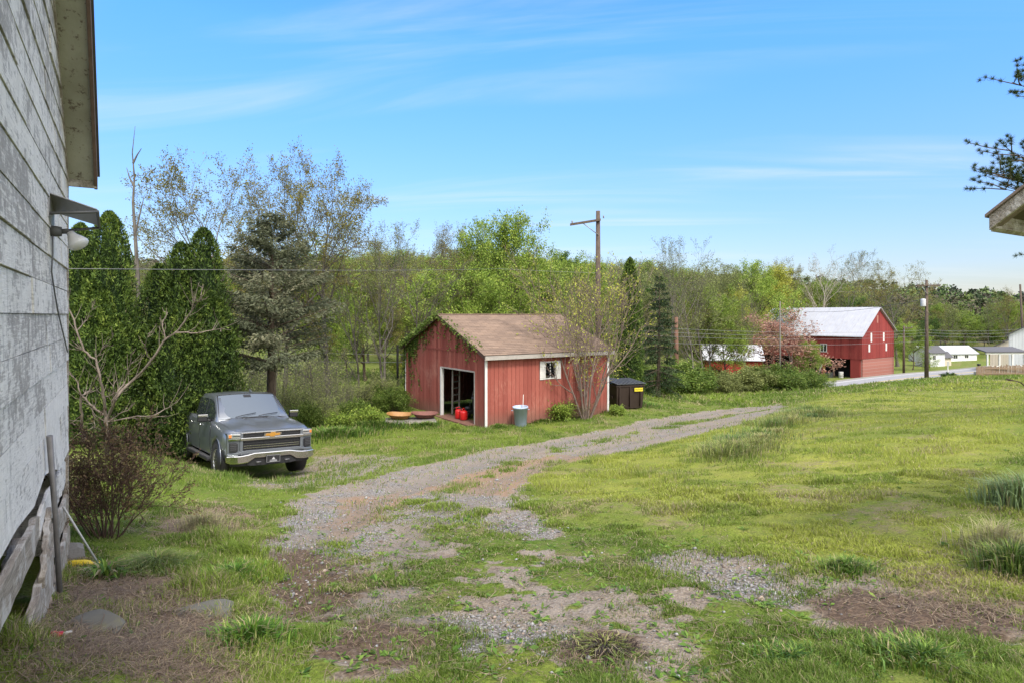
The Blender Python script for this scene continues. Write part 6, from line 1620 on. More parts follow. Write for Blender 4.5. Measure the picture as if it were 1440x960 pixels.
rakepiece(-6.6, OVW + .04, .096, .125, simple('old_roofing', (.10, .095, .09), .9, 0, .3, 6), 'roof', -.09)
rakepiece(.010, .03, -.07, -.005, GREYW, 'frieze_board', .0)
mb = MB(); mb.box(-.06, -.035, .0, OVW + .02, EZ - .09, EZ - .02); o = mb.build('eave_end', GREYW, ws, .003); o.matrix_local = WM
# broken sill timbers and the stones under the siding
def wallpt(x, y, z): return WM @ Vector((x, y, z))
def loose(a, b, w_, th, seed, name='sill_timber', mat=GREYW):
    """a weathered timber between two points (wall frame), irregular edges"""
    r = random.Random(seed); a, b = Vector(a), Vector(b); d = (b - a); L = d.length; d.normalize(); up = Vector((0, 0, 1)); up = (up - d * up.dot(d)).normalized(); sd = d.cross(up)
    n = 16; vs = []
    for i in range(n + 1):
        u = i / n; wv = w_ * (1 - .05 * math.sin(i * .3 + seed) ** 2 - .05 * r.random() - (.30 * (u < .04 or u > .96))) ; o1 = r.uniform(-.006, .006)
        for sy, sz in ((-1, -1), (1, -1), (1, 1), (-1, 1)): vs.append((u * L, sy * th / 2 + o1, sz * wv / 2 + r.uniform(-.001, .001)))
    fs = [(i * 4 + k, i * 4 + (k + 1) % 4, (i + 1) * 4 + (k + 1) % 4, (i + 1) * 4 + k) for i in range(n) for k in range(4)] + [(0, 1, 2, 3), (n * 4 + 3, n * 4 + 2, n * 4 + 1, n * 4)]
    mb = MB(); mb.add(vs, fs); o = mb.build(name, mat, ws, .004); o.matrix_local = WM @ Matrix.Translation(a) @ Matrix((d, sd, up)).transposed().to_4x4(); return o
def zg(x, y=.1): p = wallpt(x, y, 0); return tz(p.x, p.y)
loose((2.15, .03, CZ - 1.14), (4.4, .02, CZ - 1.10), .17, .03, 1)
loose((1.62, .05, CZ - 1.50), (4.4, .06, CZ - 1.60), .26, .035, 2)
loose((-.02, .0, CZ - 1.30), (1.9, .01, CZ - 1.22), .22, .02, 3, mat=OLDW)
loose((-.02, .01, CZ - 1.56), (1.75, .02, CZ - 1.50), .20, .025, 4)
loose((-.02, .02, CZ - 1.84), (1.8, .05, CZ - 1.78), .24, .03, 7)
loose((1.55, .03, CZ - 1.22), (2.3, .07, CZ - 1.40), .10, .03, 5)
loose((1.9, -.08, CZ - 1.30), (2.9, -.06, CZ - 1.34), .13, .04, 6)
# scraps leaning or lying at the foot of the wall
rodm = simple('grey_rod', (.20, .19, .18), .6, .3, .4, 20)
a = P3(56, 612, 3.72); b = P3(63, 803, 4.25); b.z = tz(b.x, b.y)
a = wallpt(1.74, .05, CZ - .72); q_ = wallpt(1.52, .085, 0); b = Vector((q_.x, q_.y, tz(q_.x, q_.y) - .02)); mb = MB(); mb.tube([Vector((0, 0, 0)), (a - b) * .5 + wn * .004, a - b], [.016, .015, .017], 10)
o = mb.build('metal_rod', rodm); o.location = b; tag(o, 'grey metal rod leaning upright against the weathered boards', 'rod')
q_ = wallpt(.75, .30, 0); b = Vector((q_.x, q_.y, tz(q_.x, q_.y))); a = wallpt(.82, .05, CZ - 1.38); mb = MB(); mb.tube([(0, 0, 0), a - b], .007, 8); o = mb.build('thin_rod', simple('pale_rod', (.4, .4, .38), .5)); o.location = b; tag(o, 'thin pale rod leaning low against the sill timbers', 'rod')

def rock(name, label, cat, px, py, size, seed, mat, flat=.6, rz=0, tilt=0):
    x, y = ground_xy(px, py); r = rs_(seed); bm = bmesh.new(); bmesh.ops.create_icosphere(bm, subdivisions=3, radius=1)
    for v_ in bm.verts:
        n_ = float(fbm([v_.co.x * 1.4 + seed], [v_.co.y * 1.4 + v_.co.z * 1.7], seed)[0]); v_.co *= .7 + .6 * n_
        for a_ in ((1, .2, .1), (-.6, .7, .2), (.1, -.9, .4), (-.2, -.3, .9), (.3, .4, -.8)):
            aa = Vector(a_).normalized(); k = v_.co.dot(aa) - .72
            if k > 0: v_.co -= aa * k
        v_.co.x *= size; v_.co.y *= size * .75; v_.co.z *= size * flat
    me = bpy.data.meshes.new(name); bm.to_mesh(me); bm.free(); o = put(name, me, mat)
    o.location = (x, y, tz(x, y) + size * flat * .25); o.rotation_euler = (tilt, 0, rz); tag(o, label, cat); return o
STN = simple('grey_stone', (.17, .165, .155), .9, 0, .4, 9, .5); STM = NT('mossy_slate'); v = STM.coord(); n = STM.noise(v, 6, 5)
STM.bsdf(STM.mix(STM.ramp(n, [(.58, 0), (.7, 1)]), (.13, .125, .105), (.17, .165, .07)), .9, 0, STM.bump(n, .4, .01), .2); STM = STM.m
rock('stone', 'grey stone block at the corner between wall and shrub', 'stone', 100, 785, .13, 3, STN, .8, .4)
rock('stone', 'pale flat stone beside the yellow bottle', 'stone', 124, 806, .09, 4, simple('pale_stone', (.34, .31, .26), .9, 0, .3, 9), .35, .2)
rock('slate_slab', 'dark tilted slate slab near the red scrap', 'slab', 122, 878, .17, 5, STM, .16, .9, R(8)).scale = (1.15, 1.15, 1.15)
rock('stone', 'flat mossy stone sunk in the grass right of the slate slab', 'stone', 285, 862, .24, 6, STM, .12, .1)
rock('stone', 'small tan stone in the dead grass below the pale stone', 'stone', 60, 850, .06, 7, simple('tan_stone', (.33, .25, .18), .9, 0, .3, 9), .6, .1)
SOILM = simple('dark_soil', (.05, .034, .022), 1, 0, .5, 20, 1)
# yellow bottle and red scrap
x, y = ground_xy(116, 797); bt_ = thing('bottle', 'yellow plastic bottle lying by the shrub at the wall corner', 'bottle', (x, y, tz(x, y) + .028), R(8)); YP = simple('yellow_plastic', (.62, .46, .03), .4, 0, .2, 9, 0)
mb = MB(); mb.lathe([(0, -.10), (.032, -.095), (.036, -.06), (.034, .02), (.028, .05), (.014, .07), (.014, .095), (0, .095)], n=18, axis='x'); mb.build('body', YP, bt_)
mb = MB(); mb.lathe([(0, .09), (.02, .09), (.02, .125), (0, .125)], n=14, axis='x'); mb.build('cap', YP, bt_)
x, y = ground_xy(78, 895); bt_ = thing('red_scrap', 'small red plastic scrap with a white neck in the dead grass', 'scrap', (x, y, tz(x, y) + .012), R(15)); bt_.scale = (.75, .75, .75)
mb = MB(); mb.lathe([(0, -.06), (.022, -.055), (.026, -.02), (.022, .03), (.012, .045), (0, .045)], n=14, axis='x'); mb.v = [(x, y * 1.3, z * .6 + .004 * math.sin(x * 200)) for x, y, z in mb.v]; mb.build('body', redp, bt_)
mb = MB(); mb.lathe([(0, .04), (.012, .045), (.014, .09), (0, .095)], n=12, axis='x'); mb.build('neck', simple('dull_white', (.5, .48, .44), .6), bt_)

# floodlight: hooded tin shade over a white reflector lamp
fl = thing('floodlight', 'old outdoor lamp under a flat grey tin hood on the whitewashed wall', 'lamp')
fl.matrix_world = WM @ Matrix.Translation((1.33, .02, CZ + .60)) @ Matrix.Rotation(R(-16), 4, 'Y')
TIN = simple('grey_tin', (.30, .30, .30), .5, .5, .25, 9, .1); TIN2 = simple('dark_rim', (.12, .12, .115), .5, .5, .3, 9)
mb = MB()      # hood: sloping sheet with turned down sides, seen from below
a0, a1 = -.15, .15
mb.add([(a0, 0, .14), (a1, 0, .14), (a1 * .9, .26, .055), (a0 * .9, .26, .055), (a0, 0, .146), (a1, 0, .146), (a1 * .9, .26, .061), (a0 * .9, .26, .061)], [(0, 1, 2, 3), (4, 5, 6, 7), (0, 1, 5, 4), (1, 2, 6, 5), (2, 3, 7, 6), (3, 0, 4, 7)])
mb.build('hood', TIN, fl)
mb = MB()
for s in (a0, a1):
    mb.poly([(s, 0, .14), (s * .9, .26, .055), (s * .9, .26, .035), (s, 0, .02)], .003, (1 if s > 0 else -1, 0, 0)) if False else None
    mb.tube([(s, .0, .0), (s * .95, .13, .02), (s * .9, .26, .04)], .010, 6)
mb.tube([(a0 * .9, .26, .045), (a1 * .9, .26, .045)], .010, 6); mb.build('hood_rim', TIN2, fl)
mb = MB(); mb.box(-.16, .16, -.004, .006, -.02, .16); mb.build('back_plate', TIN, fl)
mb = MB(); mb.lathe([(0, 0), (.035, 0), (.035, .03), (.03, .06), (0, .06)], (-.02, 0, -.05), 14, 'y'); mb.tube([(-.02, .04, -.05), (-.02, .09, -.045), (-.02, .11, -.06)], .018, 10); mb.build('socket', simple('socket_dark', (.08, .08, .075), .6), fl)
mb = MB(); mm = Matrix.Translation((-.02, .105, -.055)) @ Matrix.Rotation(R(-148), 4, 'X')
mb.lathe([(0, -.005), (.022, -.002), (.028, .025), (.048, .055), (.062, .085), (.060, .098), (.045, .112), (.02, .118), (0, .12)], n=24, m=mm @ Matrix.Scale(1, 4)); mb.build('bulb', simple('milky_glass', (.60, .60, .58), .25, 0, .05, 5, 0), fl)
mb = MB(); mb.tube([(-.02, .012, -.07), (-.03, .014, -.2), (-.02, .012, -.33), (-.25, .012, -.40), (-.55, .012, -.46), (-1.33, .015, -.55)], .005, 6); mb.build('cable', simple('cable', (.12, .12, .12), .6), fl)

# ------------------------------------------------------------------ roof corner on the right
RM_ = Matrix.Translation(Vector((3.43, 4.5, 0))) @ Matrix(((.852, .523, 0, 0), (.523, -.852, 0, 0), (0, 0, 1, 0), (0, 0, 0, 1)))
# local x along the eave (away), local y up the rake direction on plan (towards the camera side)
pq = thing('porch_roof', 'weathered wooden roof corner jutting in at the right edge', 'roof')
z0_ = CZ + .66; tr_ = math.tan(R(38)); YL = 2.6; 
old1 = simple('old_brown_wood', (.20, .15, .12), .9, 0, .45, 16, .5); 
def slab(x0_, x1_, y0_, y1_, a, b, mat, name, bev=.003):
    mb = MB(); mb.add([(x0_, y0_, z0_ + a + tr_ * y0_), (x1_, y0_, z0_ + a + tr_ * y0_), (x1_, y1_, z0_ + a + tr_ * y1_), (x0_, y1_, z0_ + a + tr_ * y1_), (x0_, y0_, z0_ + b + tr_ * y0_), (x1_, y0_, z0_ + b + tr_ * y0_), (x1_, y1_, z0_ + b + tr_ * y1_), (x0_, y1_, z0_ + b + tr_ * y1_)],
                      [(3, 2, 1, 0), (4, 5, 6, 7), (0, 1, 5, 4), (1, 2, 6, 5), (2, 3, 7, 6), (3, 0, 4, 7)]); o = mb.build(name, mat, pq, bev); o.matrix_local = RM_; return o
slab(-.02, 4.6, -.02, YL, .055, .078, old1, 'roof'); slab(0, .03, .0, YL, -.05, .052, GREYW, 'rake_board'); slab(.03, 4.5, .0, .03, -.06, .052, GREYW, 'fascia')
slab(.03, 4.5, .03, YL, .03, .053, simple('dark_sheathing', (.10, .075, .055), .9, 0, .4, 10), 'sheathing'); slab(.03, .12, .03, YL, -.045, .03, old1, 'rafter'); slab(.75, .82, .03, YL, -.045, .03, old1, 'rafter')
for xx, yy in ((.5, .45), (4.2, .45)):
    q_ = RM_ @ Vector((xx, yy, 0)); zz = tz(q_.x, q_.y); mb = MB(); mb.box(xx - .06, xx + .06, yy - .06, yy + .06, zz - .2, z0_ - .04 + tr_ * yy); o = mb.build('post', GREYW, pq, .004); o.matrix_local = RM_
mb = MB(); mb.box(.1, 4.4, .40, .50, z0_ + .12, z0_ + .25); o = mb.build('beam', GREYW, pq, .004); o.matrix_local = RM_

# pine reaching in from the right: whole tree, most of it outside the frame
rng = rs_(151); wd = Bulk(); cr = Bulk(); pp = at(1690, 13.0)
Hp = 9.5; wd.tube([[0, 0, -.3], [.05, 0, 3], [0, .05, 6.5], [0, 0, Hp]], [.22, .17, .10, .02], 9)
cs = []; ds = []
def pine_branch(z, az_, L, r, upw, sub=7):
    n = 8; u = np.linspace(0, 1, n); P = np.stack([math.cos(az_) * L * u, math.sin(az_) * L * u, z + upw * L * u ** 1.4 + .05 * np.sin(u * 7 + z)], 1); P[1:, :2] += rng.normal(size=(n - 1, 2)) * .03; wd.tube(P, np.linspace(r, .006, n), 5)
    for j in range(sub):
        t_ = rng.uniform(.3 if L < 3.2 else .72, 1); i = min(int(t_ * (n - 1)), n - 2); q_ = P[i] + (P[i + 1] - P[i]) * (t_ * (n - 1) - i); a2 = az_ + rng.choice([-1, 1]) * rng.uniform(.4, 1.1); l2 = min(L, 2.4) * .26 * rng.uniform(.5, 1.1)
        e = q_ + np.array([math.cos(a2) * l2, math.sin(a2) * l2, l2 * rng.uniform(.1, .7)]); m_ = (q_ + e) / 2 + rng.normal(size=3) * .02; wd.tube([q_, m_, e], [.012, .009, .005], 4)
        for c_ in (q_ * .45 + e * .55, q_ * .2 + e * .8, e, e + rng.normal(size=3) * .06):
            k = 70; d_ = rng.normal(size=(k, 3)); d_[:, 2] += .5; d_ += unit(e - q_) * .8; d_ /= np.linalg.norm(d_, axis=1)[:, None]; cs.append(np.repeat(c_[None], k, 0)); ds.append(d_)
for i in range(44):
    z = 2.2 + (Hp - 2.4) * (i + rng.random()) / 44; pine_branch(z, rng.uniform(0, 6.28), (1 - z / Hp) ** .6 * 2.7 + .3, .03, rng.uniform(.15, .4))
def aim(px, py, zdrop):     # a limb whose tip shows at this place above the roof corner
    T = P3(px, py, 12.6) - pp; L = math.hypot(T.x, T.y); pine_branch(T.z - zdrop, math.atan2(T.y, T.x), L, .03, zdrop / L, 9)
for a_ in ((1396, 236, 1.1), (1413, 208, 1.2), (1408, 262, .7), (1424, 116, .9), (1425, 232, .9), (1438, 122, .7), (1432, 215, 1.0), (1420, 250, .8), (1436, 262, .6)): aim(*a_)
c_ = np.concatenate(cs); d_ = np.concatenate(ds); n = len(c_); b2 = np.cross(d_, rng.normal(size=(n, 3))); b2 /= np.linalg.norm(b2, axis=1)[:, None]; L_ = rng.uniform(.07, .11, n)[:, None]
V = np.stack([c_ + b2 * .0035, c_ - b2 * .0035, c_ + d_ * L_], 1); cr.add(V.reshape(-1, 3), tr=np.arange(n * 3).reshape(-1, 3), t=np.repeat(np.clip(rng.normal(.45, .25, n), 0, 1), 3))
pn = thing('pine_tree', 'long needled pine whose branch tips reach in above the roof corner', 'pine tree', pp)
put('trunk', wd.mesh('pine_trunk', True), BARK_B, pn); put('crown', cr.mesh('pine_crown'), leafmat('pine_needles', (.03, .055, .02), (.065, .10, .03), (.12, .15, .045), .15), pn)
# bare twig reaching in low at the right
wd = Bulk(); p0 = P3(1460, 560, 5.0); g_ = tz(p0.x, p0.y) - p0.z
wd.tube([[0, 0, g_], [.0, 0, g_ * .4], [-.02, 0, .02], [-.14, 0, .13], [-.25, 0, .16]], [.012, .010, .007, .005, .004], 6); wd.tube([[-.2, 0, .145], [-.235, 0, .15], [-.262, .0, .158]], [.006, .009, .003], 6); wd.tube([[0, 0, g_ * .5], [.1, .05, g_ * .2], [.2, .08, .1]], [.008, .006, .003], 5)
for k in range(0): a = rng.uniform(0, 6.28); wd.tube([[0, 0, g_ + .1], [math.cos(a) * .15, math.sin(a) * .1 + .1, g_ * .5], [math.cos(a) * .3 + .1, math.sin(a) * .2 + .1, .05]], [.008, .006, .003], 5)
tw = thing('bare_twig', 'bare budded twig of a small shrub at the right edge', 'twig', p0); put('stem', wd.mesh('twig', True), BARK_B, tw)

# ------------------------------------------------------------------ grass, weeds, straw, stones
def blades(N, rng, dmin, dmax, pw, hbase, wbase, fn, segs2=True, th0=-41, th1=41):
    """upright blades; returns mesh arrays. fn(X,Y)->(keep probability, height factor, rgb)"""
    u = rng.random(N); a = 1 - pw
    d = (dmin ** a + u * (dmax ** a - dmin ** a)) ** (1 / a) if abs(a) > 1e-6 else dmin * (dmax / dmin) ** u
    th = np.radians(rng.uniform(th0, th1, N)); X = np.tan(th) * d; Y = d.copy()
    X += rng.normal(size=N) * .02; 
    kp, hf, col = fn(X, Y); keep = rng.random(N) < kp; X, Y, d, hf, col = X[keep], Y[keep], d[keep], hf[keep], col[keep]; n = len(X)
    Z = tz_np(X, Y) - .012; h = hbase * hf * rng.uniform(.55, 1.35, n); w_ = wbase * (d / 4) ** .8 * rng.uniform(.7, 1.3, n); w_ = np.maximum(w_, wbase * .7)
    az_ = rng.uniform(0, 2 * np.pi, n); ln = np.abs(rng.normal(.45, .3, n)); az2 = rng.uniform(0, 2 * np.pi, n)
    B = np.stack([np.cos(az_), np.sin(az_), np.zeros(n)], 1) * w_[:, None] / 2; Ld = np.stack([np.cos(az2), np.sin(az2), np.zeros(n)], 1)
    P0 = np.stack([X, Y, Z], 1); Pm = P0 + Ld * (h * ln * .3)[:, None] + np.array([0, 0, 1]) * (h * .6)[:, None]; Pt = P0 + Ld * (h * ln * 1.0)[:, None] + np.array([0, 0, 1]) * (h * np.clip(1.05 - ln * .35, .4, 1))[:, None]
    if segs2:
        V = np.stack([P0 - B, P0 + B, Pm + B * .8, Pm - B * .8, Pt], 1).reshape(-1, 3); i = np.arange(n)[:, None] * 5
        q = i + np.array([0, 1, 2, 3]); tr = i + np.array([3, 2, 4]); cc = np.repeat(col, 5, 0)
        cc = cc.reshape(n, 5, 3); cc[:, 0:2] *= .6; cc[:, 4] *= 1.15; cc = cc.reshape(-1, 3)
    else:
        V = np.stack([P0 - B, P0 + B, Pt], 1).reshape(-1, 3); q = None; tr = np.arange(n * 3).reshape(-1, 3); cc = np.repeat(col, 3, 0)
    return V, q, tr, cc
GRASSM = NT('grass_blades'); ga = GRASSM.new('ShaderNodeAttribute', attribute_name='col')
p_ = GRASSM.new('ShaderNodeBsdfPrincipled'); GRASSM.link(ga.outputs['Color'], p_.inputs['Base Color']); p_.inputs['Roughness'].default_value = .55; p_.inputs['Specular IOR Level'].default_value = .25
tl_ = GRASSM.new('ShaderNodeBsdfTranslucent'); GRASSM.link(ga.outputs['Color'], tl_.inputs['Color']); mx_ = GRASSM.new('ShaderNodeMixShader'); mx_.inputs[0].default_value = .35
GRASSM.link(p_.outputs[0], mx_.inputs[1]); GRASSM.link(tl_.outputs[0], mx_.inputs[2]); GRASSM.link(mx_.outputs[0], GRASSM.out.inputs[0]); GRASSM = GRASSM.m
def colmesh(name, parts):
    vs = []; q = []; tr = []; cc = []; n = 0
    for V, Q, T, c in parts:
        vs.append(V); cc.append(c)
        if Q is not None: q.append(Q + n)
        if T is not None: tr.append(T + n)
        n += len(V)
    c = np.concatenate(cc); c = np.concatenate([c, np.ones((len(c), 1))], 1)
    fl = ([np.concatenate(q)] if q else []) + ([np.concatenate(tr)] if tr else [])
    return np_mesh(name, np.concatenate(vs), fl, {'col': ('FLOAT_COLOR', c)})
G_A = np.array([.15, .22, .035]); G_B = np.array([.25, .33, .05]); G_Y = np.array([.42, .43, .085]); G_D = np.array([.065, .13, .024]); G_S = np.array([.42, .36, .20])
def footprint(X, Y):     # nothing grows inside the buildings or under the tyres
    k = np.ones(len(X))
    p = np.stack([X - g0.x, Y - g0.y], 1); c, s = math.cos(GA), math.sin(GA); lx = p[:, 0] * c + p[:, 1] * s; ly = -p[:, 0] * s + p[:, 1] * c
    k[(lx > -.02) & (lx < GL) & (ly > -.02) & (ly < GW)] = 0
    k[(lx > -.5) & (lx < .1) & (ly > DY0) & (ly < DY1)] = .15
    q_ = np.stack([X - c0.x, Y - c0.y], 1) @ np.array([wn.x, wn.y]); k[q_ < -.02] = 0
    return k
def fgrass(X, Y):
    z = zones(X, Y); n = len(X); r = rng.random(n)[:, None]; r2 = rng.random(n)[:, None]
    cl = fbm(X * 2.2, Y * 2.2, 501, 3); big = fbm(X * .5, Y * .5, 502, 3)
    kp = z['grass'] ** 1.3 * (.45 + .9 * sstep(.3, .6, cl)) * (1 - .40 * z['spots'])
    kp = np.clip(kp, .05 * (1 - z['grav'] * .7), 1) * footprint(X, Y)
    c = G_A * (1 - r) + G_B * r; g_ = sstep(.40, .62, big)[:, None]; c = c * (1 - g_ * .5) + G_D * g_ * .5
    lw = np.clip(z['lawn'] * (.25 + 1.3 * sstep(.38, .62, fbm(X * .8, Y * .8, 503, 4))), 0, 1)[:, None] * .75; c = c * (1 - lw) + (G_Y * .8 + G_B * .2) * lw
    dry = (r2 < (.10 + .35 * z['spots'][:, None] + .4 * z['straw'][:, None])); c = np.where(dry, G_S * (.6 + .5 * r), c)
    hf = (.45 + 1.1 * sstep(.35, .7, cl)) * (1 - .45 * z['patch']) * (1 - .2 * z['lawn']) * np.where(Y > 12, 1.1, 1)
    tall = sstep(.60, .75, fbm(X * .9 + 5, Y * .9, 504, 3)) * (1 - z['patch']); hf = hf * (1 + .9 * tall)
    q_ = np.stack([X - org.x, Y - org.y], 1); c2, s2 = math.cos(TA), math.sin(TA); lx = q_[:, 0] * c2 + q_[:, 1] * s2; ly = -q_[:, 0] * s2 + q_[:, 1] * c2
    und = (abs(lx) < 1.25) & (ly > -.6) & (ly < 6.2); hf = np.where(und, hf * .3, hf); kp = np.where(und & (abs(lx) < .9), kp * .4, kp)
    return kp, hf, c * rng.uniform(.75, 1.25, (n, 1))
rng = rs_(201)
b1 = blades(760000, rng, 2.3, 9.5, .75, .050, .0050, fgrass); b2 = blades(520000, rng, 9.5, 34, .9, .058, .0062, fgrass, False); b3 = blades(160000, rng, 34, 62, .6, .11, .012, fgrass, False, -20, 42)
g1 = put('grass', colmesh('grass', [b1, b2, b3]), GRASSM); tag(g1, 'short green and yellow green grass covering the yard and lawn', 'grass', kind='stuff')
# flattened dead grass
def fstraw(X, Y):
    z = zones(X, Y); n = len(X); kp = np.clip(z['straw'] * 1.1 + .07 * z['patch'] * (1 - z['grav']) + .10 * z['spots'], 0, 1) * footprint(X, Y); r = rng.random(n)[:, None]
    c = np.array([.33, .26, .17]) * (1 - r) + np.array([.13, .085, .06]) * r; return kp, np.ones(n), c * rng.uniform(.7, 1.4, (n, 1))
N = 230000; d = 2.4 * (14 / 2.4) ** rng.random(N); th = np.radians(rng.uniform(-42, 41, N)); X = np.tan(th) * d; Y = d; kp, hf, col = fstraw(X, Y); k = rng.random(N) < kp; X, Y, col, d = X[k], Y[k], col[k], d[k]; n = len(X)
Z = tz_np(X, Y) + rng.uniform(.0, .03, n); a = rng.uniform(0, 6.28, n); L = rng.uniform(.04, .17, n) * np.where(rng.random(n) < .3, 1.2, .6); D1 = np.stack([np.cos(a), np.sin(a), rng.normal(size=n) * .18], 1) * L[:, None]; a2 = a + rng.normal(size=n) * .6; D2 = np.stack([np.cos(a2), np.sin(a2), rng.normal(size=n) * .22 - .08], 1) * L[:, None]
wv = (.0019 * (d / 3.5) ** .7)[:, None]; S_ = np.stack([-np.sin(a), np.cos(a), np.zeros(n)], 1) * wv; P0 = np.stack([X, Y, Z], 1)
V = np.stack([P0 - S_, P0 + S_, P0 + D1 * .5 + S_, P0 + D1 * .5 - S_, P0 + D1 * .5 + D2 * .5], 1).reshape(-1, 3); i = np.arange(n)[:, None] * 5
g2 = put('dead_grass', colmesh('dead_grass', [(V, i + np.array([0, 1, 2, 3]), i + np.array([3, 2, 4]), np.repeat(col, 5, 0))]), GRASSM); tag(g2, 'flattened dead grass and straw on the bare ground', 'dead grass', kind='stuff')
# longer tufts in places
tufts = []
def clump(px, py, R_, n, h, w_, col, lean=.5, spread=1.0):
    x, y = ground_xy(px, py); a = rng.uniform(0, 6.28, n); r = R_ * np.minimum(np.abs(rng.normal(0, .42, n)), .95); X = x + np.cos(a) * r; Y = y + np.sin(a) * r * spread; Z = tz_np(X, Y) - .01
    hh = h * rng.uniform(.45, 1.15, n) * (1 - .45 * np.minimum(r / R_, 1)) * (.75 + .5 * fbm(X * 3, Y * 3, 611, 2)); ln = np.abs(rng.normal(lean, .25, n)); a2 = a + rng.normal(size=n) * .8; B = np.stack([-np.sin(a2), np.cos(a2), np.zeros(n)], 1) * (w_ * rng.uniform(.6, 1.2, n))[:, None]; D_ = np.stack([np.cos(a2), np.sin(a2), np.zeros(n)], 1)
    P0 = np.stack([X, Y, Z], 1); Pm = P0 + D_ * (hh * ln * .3)[:, None]; Pm[:, 2] += hh * .65; Pt = P0 + D_ * (hh * ln)[:, None]; Pt[:, 2] += hh * np.clip(1 - ln * .35, .3, 1)
    V = np.stack([P0 - B, P0 + B, Pm + B * .8, Pm - B * .8, Pt], 1).reshape(-1, 3); i = np.arange(n)[:, None] * 5; c = np.repeat(np.array(col)[None], n, 0) * rng.uniform(.6, 1.4, (n, 1)); m = rng.random(n) < .15; c[m] = G_S * .9; m = rng.random(n) < .3; c[m] = (c[m] + G_B) * .6
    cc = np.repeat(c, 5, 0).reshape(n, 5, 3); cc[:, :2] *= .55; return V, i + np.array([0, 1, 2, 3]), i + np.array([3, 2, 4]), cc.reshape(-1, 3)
def tuft(label, *a, cat='grass clump', name='grass_clump', **k):
    o = put(name, colmesh(name, [clump(*a, **k)]), GRASSM); tag(o, label, cat); return o
tuft('tall arching blue green grass clump at the right edge of the lawn', 1440, 712, .50, 1300, .46, .006, (.27, .36, .17))
tuft('pale dry seedy grass clump below the tall clump at the right edge', 1400, 775, .4, 700, .30, .0035, (.40, .36, .20))
tuft('second tall green grass clump low at the right edge', 1425, 800, .35, 900, .30, .005, (.09, .15, .035))
tuft('dry tan grass tuft in the turf between the shrub and the driveway', 285, 745, .35, 900, .26, .0032, (.33, .29, .17))
tuft('bright green broad grass tuft at the bottom left of the yard', 355, 905, .30, 900, .16, .005, (.10, .22, .03))
tuft('bright green grass tuft above the mossy stone', 330, 815, .32, 800, .15, .005, (.09, .20, .03))
tuft('broad leaved green plant beside the yellow bottle', 150, 815, .13, 110, .18, .012, (.10, .20, .035), lean=.9, cat='plant', name='leafy_plant')
tuft('long green grass tangle in front of the brown shrub', 222, 800, .40, 1500, .17, .003, (.16, .22, .07), lean=.9)
tuft('deep green grass tuft in the foreground right of the soil clump', 1110, 925, .30, 900, .09, .0045, (.08, .17, .03))
tuft('long grass tuft at the lower right under the dark soil', 1300, 925, .45, 1000, .11, .0045, (.09, .17, .03))
tuft('grass tuft at the upper rim of the dark bare soil', 1190, 800, .40, 900, .12, .0045, (.11, .20, .035))
tuft('dark tangled clump of turned up roots in the foreground soil', 850, 914, .22, 900, .085, .0035, (.06, .042, .03), lean=1.3, cat='clump', name='root_clump')
bank = []
for k_ in range(26):
    px_ = 1010 + 150 * (k_ + rng.random()) / 26; py_ = np.interp(px_, [1010, 1075, 1160], [640, 610, 566]) + rng.uniform(-12, 14)
    c = [(.22, .24, .07), (.13, .20, .05), (.30, .28, .11), (.10, .17, .06)][k_ % 4]
    bank.append(clump(px_, py_, rng.uniform(.8, 1.3), 520, rng.uniform(.16, .36), .006, c, .55, 1.8))
o = put('tall_grass', colmesh('tall_grass', bank), GRASSM); tag(o, 'tall mixed green and straw grass on the bank beside the driveway', 'tall grass', kind='stuff')
edge = []
for px_, py_, R_, n, h, c in ((470, 612, 2.0, 2500, .35, (.09, .18, .03)), (520, 600, 2.0, 2500, .35, (.08, .16, .03)), (560, 597, 1.2, 1500, .3, (.09, .17, .03)), (190, 628, 2.2, 2500, .35, (.10, .15, .04)), (240, 622, 1.6, 1800, .35, (.12, .17, .05)), (600, 600, 1.0, 900, .25, (.09, .18, .03)), (700, 601, .7, 700, .2, (.10, .2, .03)), (760, 593, .9, 900, .2, (.09, .19, .03)), (850, 580, .9, 900, .25, (.09, .19, .03)), (900, 570, 1.5, 1200, .3, (.09, .19, .03))):
    edge.append(clump(px_, py_, R_, n, h, .012, c, .5))
o = put('rough_grass', colmesh('rough_grass', edge), GRASSM); tag(o, 'rough uncut grass along the foot of the trees and the garage', 'rough grass', kind='stuff')
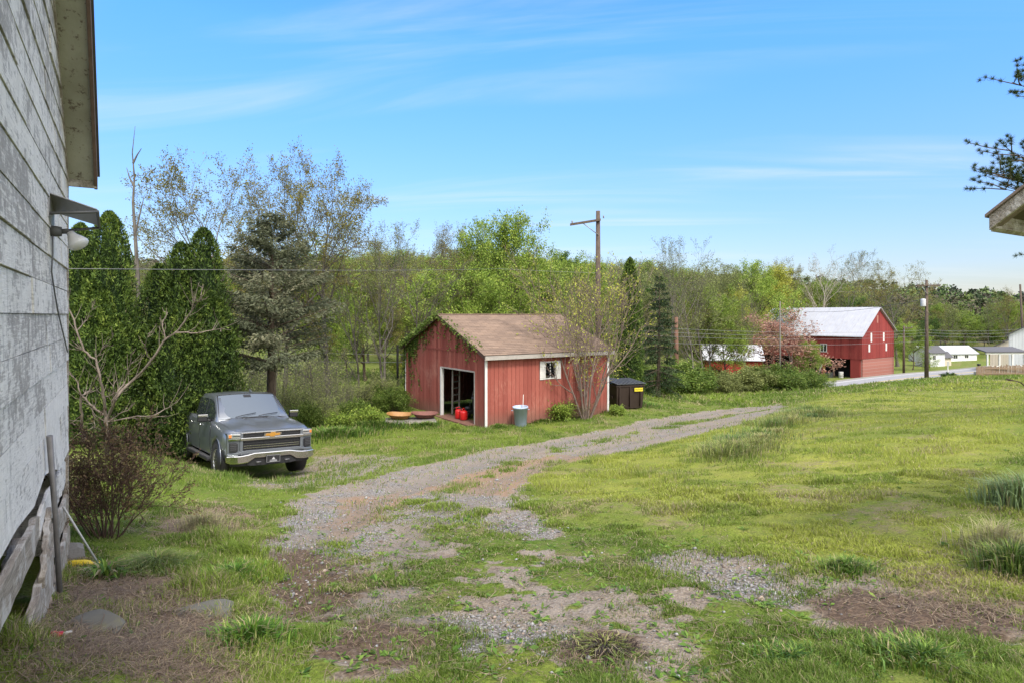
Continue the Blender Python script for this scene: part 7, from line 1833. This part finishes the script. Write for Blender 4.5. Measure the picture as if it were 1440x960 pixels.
# low broad leaved weeds in the turf
ro = Bulk(); N = 2600; d = 2.6 * (13 / 2.6) ** rng.random(N); th = np.radians(rng.uniform(-38, 41, N)); X = np.tan(th) * d; Y = d; z = zones(X, Y); k = (rng.random(N) < (.18 + .6 * z['patch']) * (1 - z['grav'] * .75) * (1 - z['soil'] * .7)) & (footprint(X, Y) > .5); X, Y, d = X[k], Y[k], d[k]
for i in range(len(X)):
    m = rng.integers(6, 13); a = rng.uniform(0, 6.28, m); g_ = tz(X[i], Y[i]); s = rng.uniform(.025, .06); c = np.stack([X[i] + np.cos(a) * s * .2, Y[i] + np.sin(a) * s * .2, np.full(m, g_ + .004)], 1)
    ro.leaves(c, s, rng, np.clip(rng.normal(.55, .25, m), 0, 1), 1.6, .42, np.stack([np.cos(a), np.sin(a), rng.uniform(.1, .7, m)], 1))
o = put('ground_weeds', ro.mesh('ground_weeds'), leafmat('weed_leaves', (.05, .11, .018), (.12, .22, .035), (.22, .32, .06))); tag(o, 'small broad leaved weeds scattered through the worn turf', 'weeds', kind='stuff')
# stones of the gravel
N = 90000; d = 2.4 * (15 / 2.4) ** rng.random(N); th = np.radians(rng.uniform(-38, 40, N)); X = np.tan(th) * d; Y = d; z = zones(X, Y); k = rng.random(N) < np.clip(z['grav'] * 1.05 - .08, 0.0, 1) * .32 + .015 * (z['patch'] > .5); X, Y, d = X[k], Y[k], d[k]; n = len(X)
base = np.array([[1, 0, 0], [-1, 0, 0], [0, 1, 0], [0, -1, 0], [0, 0, 1], [0, 0, -1]], float); fo = np.array([[0, 2, 4], [2, 1, 4], [1, 3, 4], [3, 0, 4], [2, 0, 5], [1, 2, 5], [3, 1, 5], [0, 3, 5]])
s = np.exp(rng.normal(math.log(.0095), .35, n)) * (d / 4) ** .35; V = base[None] * s[:, None, None] * rng.uniform(.6, 1.3, (n, 6, 1)) * np.array([1, 1, .6]); a = rng.uniform(0, 6.28, n); ca, sa = np.cos(a), np.sin(a)
Vx = V[:, :, 0] * ca[:, None] - V[:, :, 1] * sa[:, None]; Vy = V[:, :, 0] * sa[:, None] + V[:, :, 1] * ca[:, None]; Zg = tz_np(X, Y) - .025 * zones(X, Y)['grav'] - .03 * zones(X, Y)['ruts']
V = np.stack([Vx + X[:, None] + V[:, :, 2] * .4, Vy + Y[:, None], V[:, :, 2] + Zg[:, None] + s[:, None] * .3], 2).reshape(-1, 3); F_ = (np.arange(n)[:, None, None] * 6 + fo).reshape(-1, 3)
gc = rng.uniform(.12, .33, n)[:, None] * np.array([1, .99, .99]); m = rng.random(n) < .25; gc[m] = gc[m] * np.array([1.15, .92, .75])
cc = np.concatenate([np.repeat(gc, 6, 0), np.ones((n * 6, 1))], 1)
t = NT('gravel_stones'); t.bsdf(t.attr('col', 'Color'), .9, 0, None, .2)
o = put('gravel', np_mesh('gravel', V, [F_], {'col': ('FLOAT_COLOR', cc)}), t.m); tag(o, 'loose grey gravel stones on the driveway', 'gravel', kind='stuff')
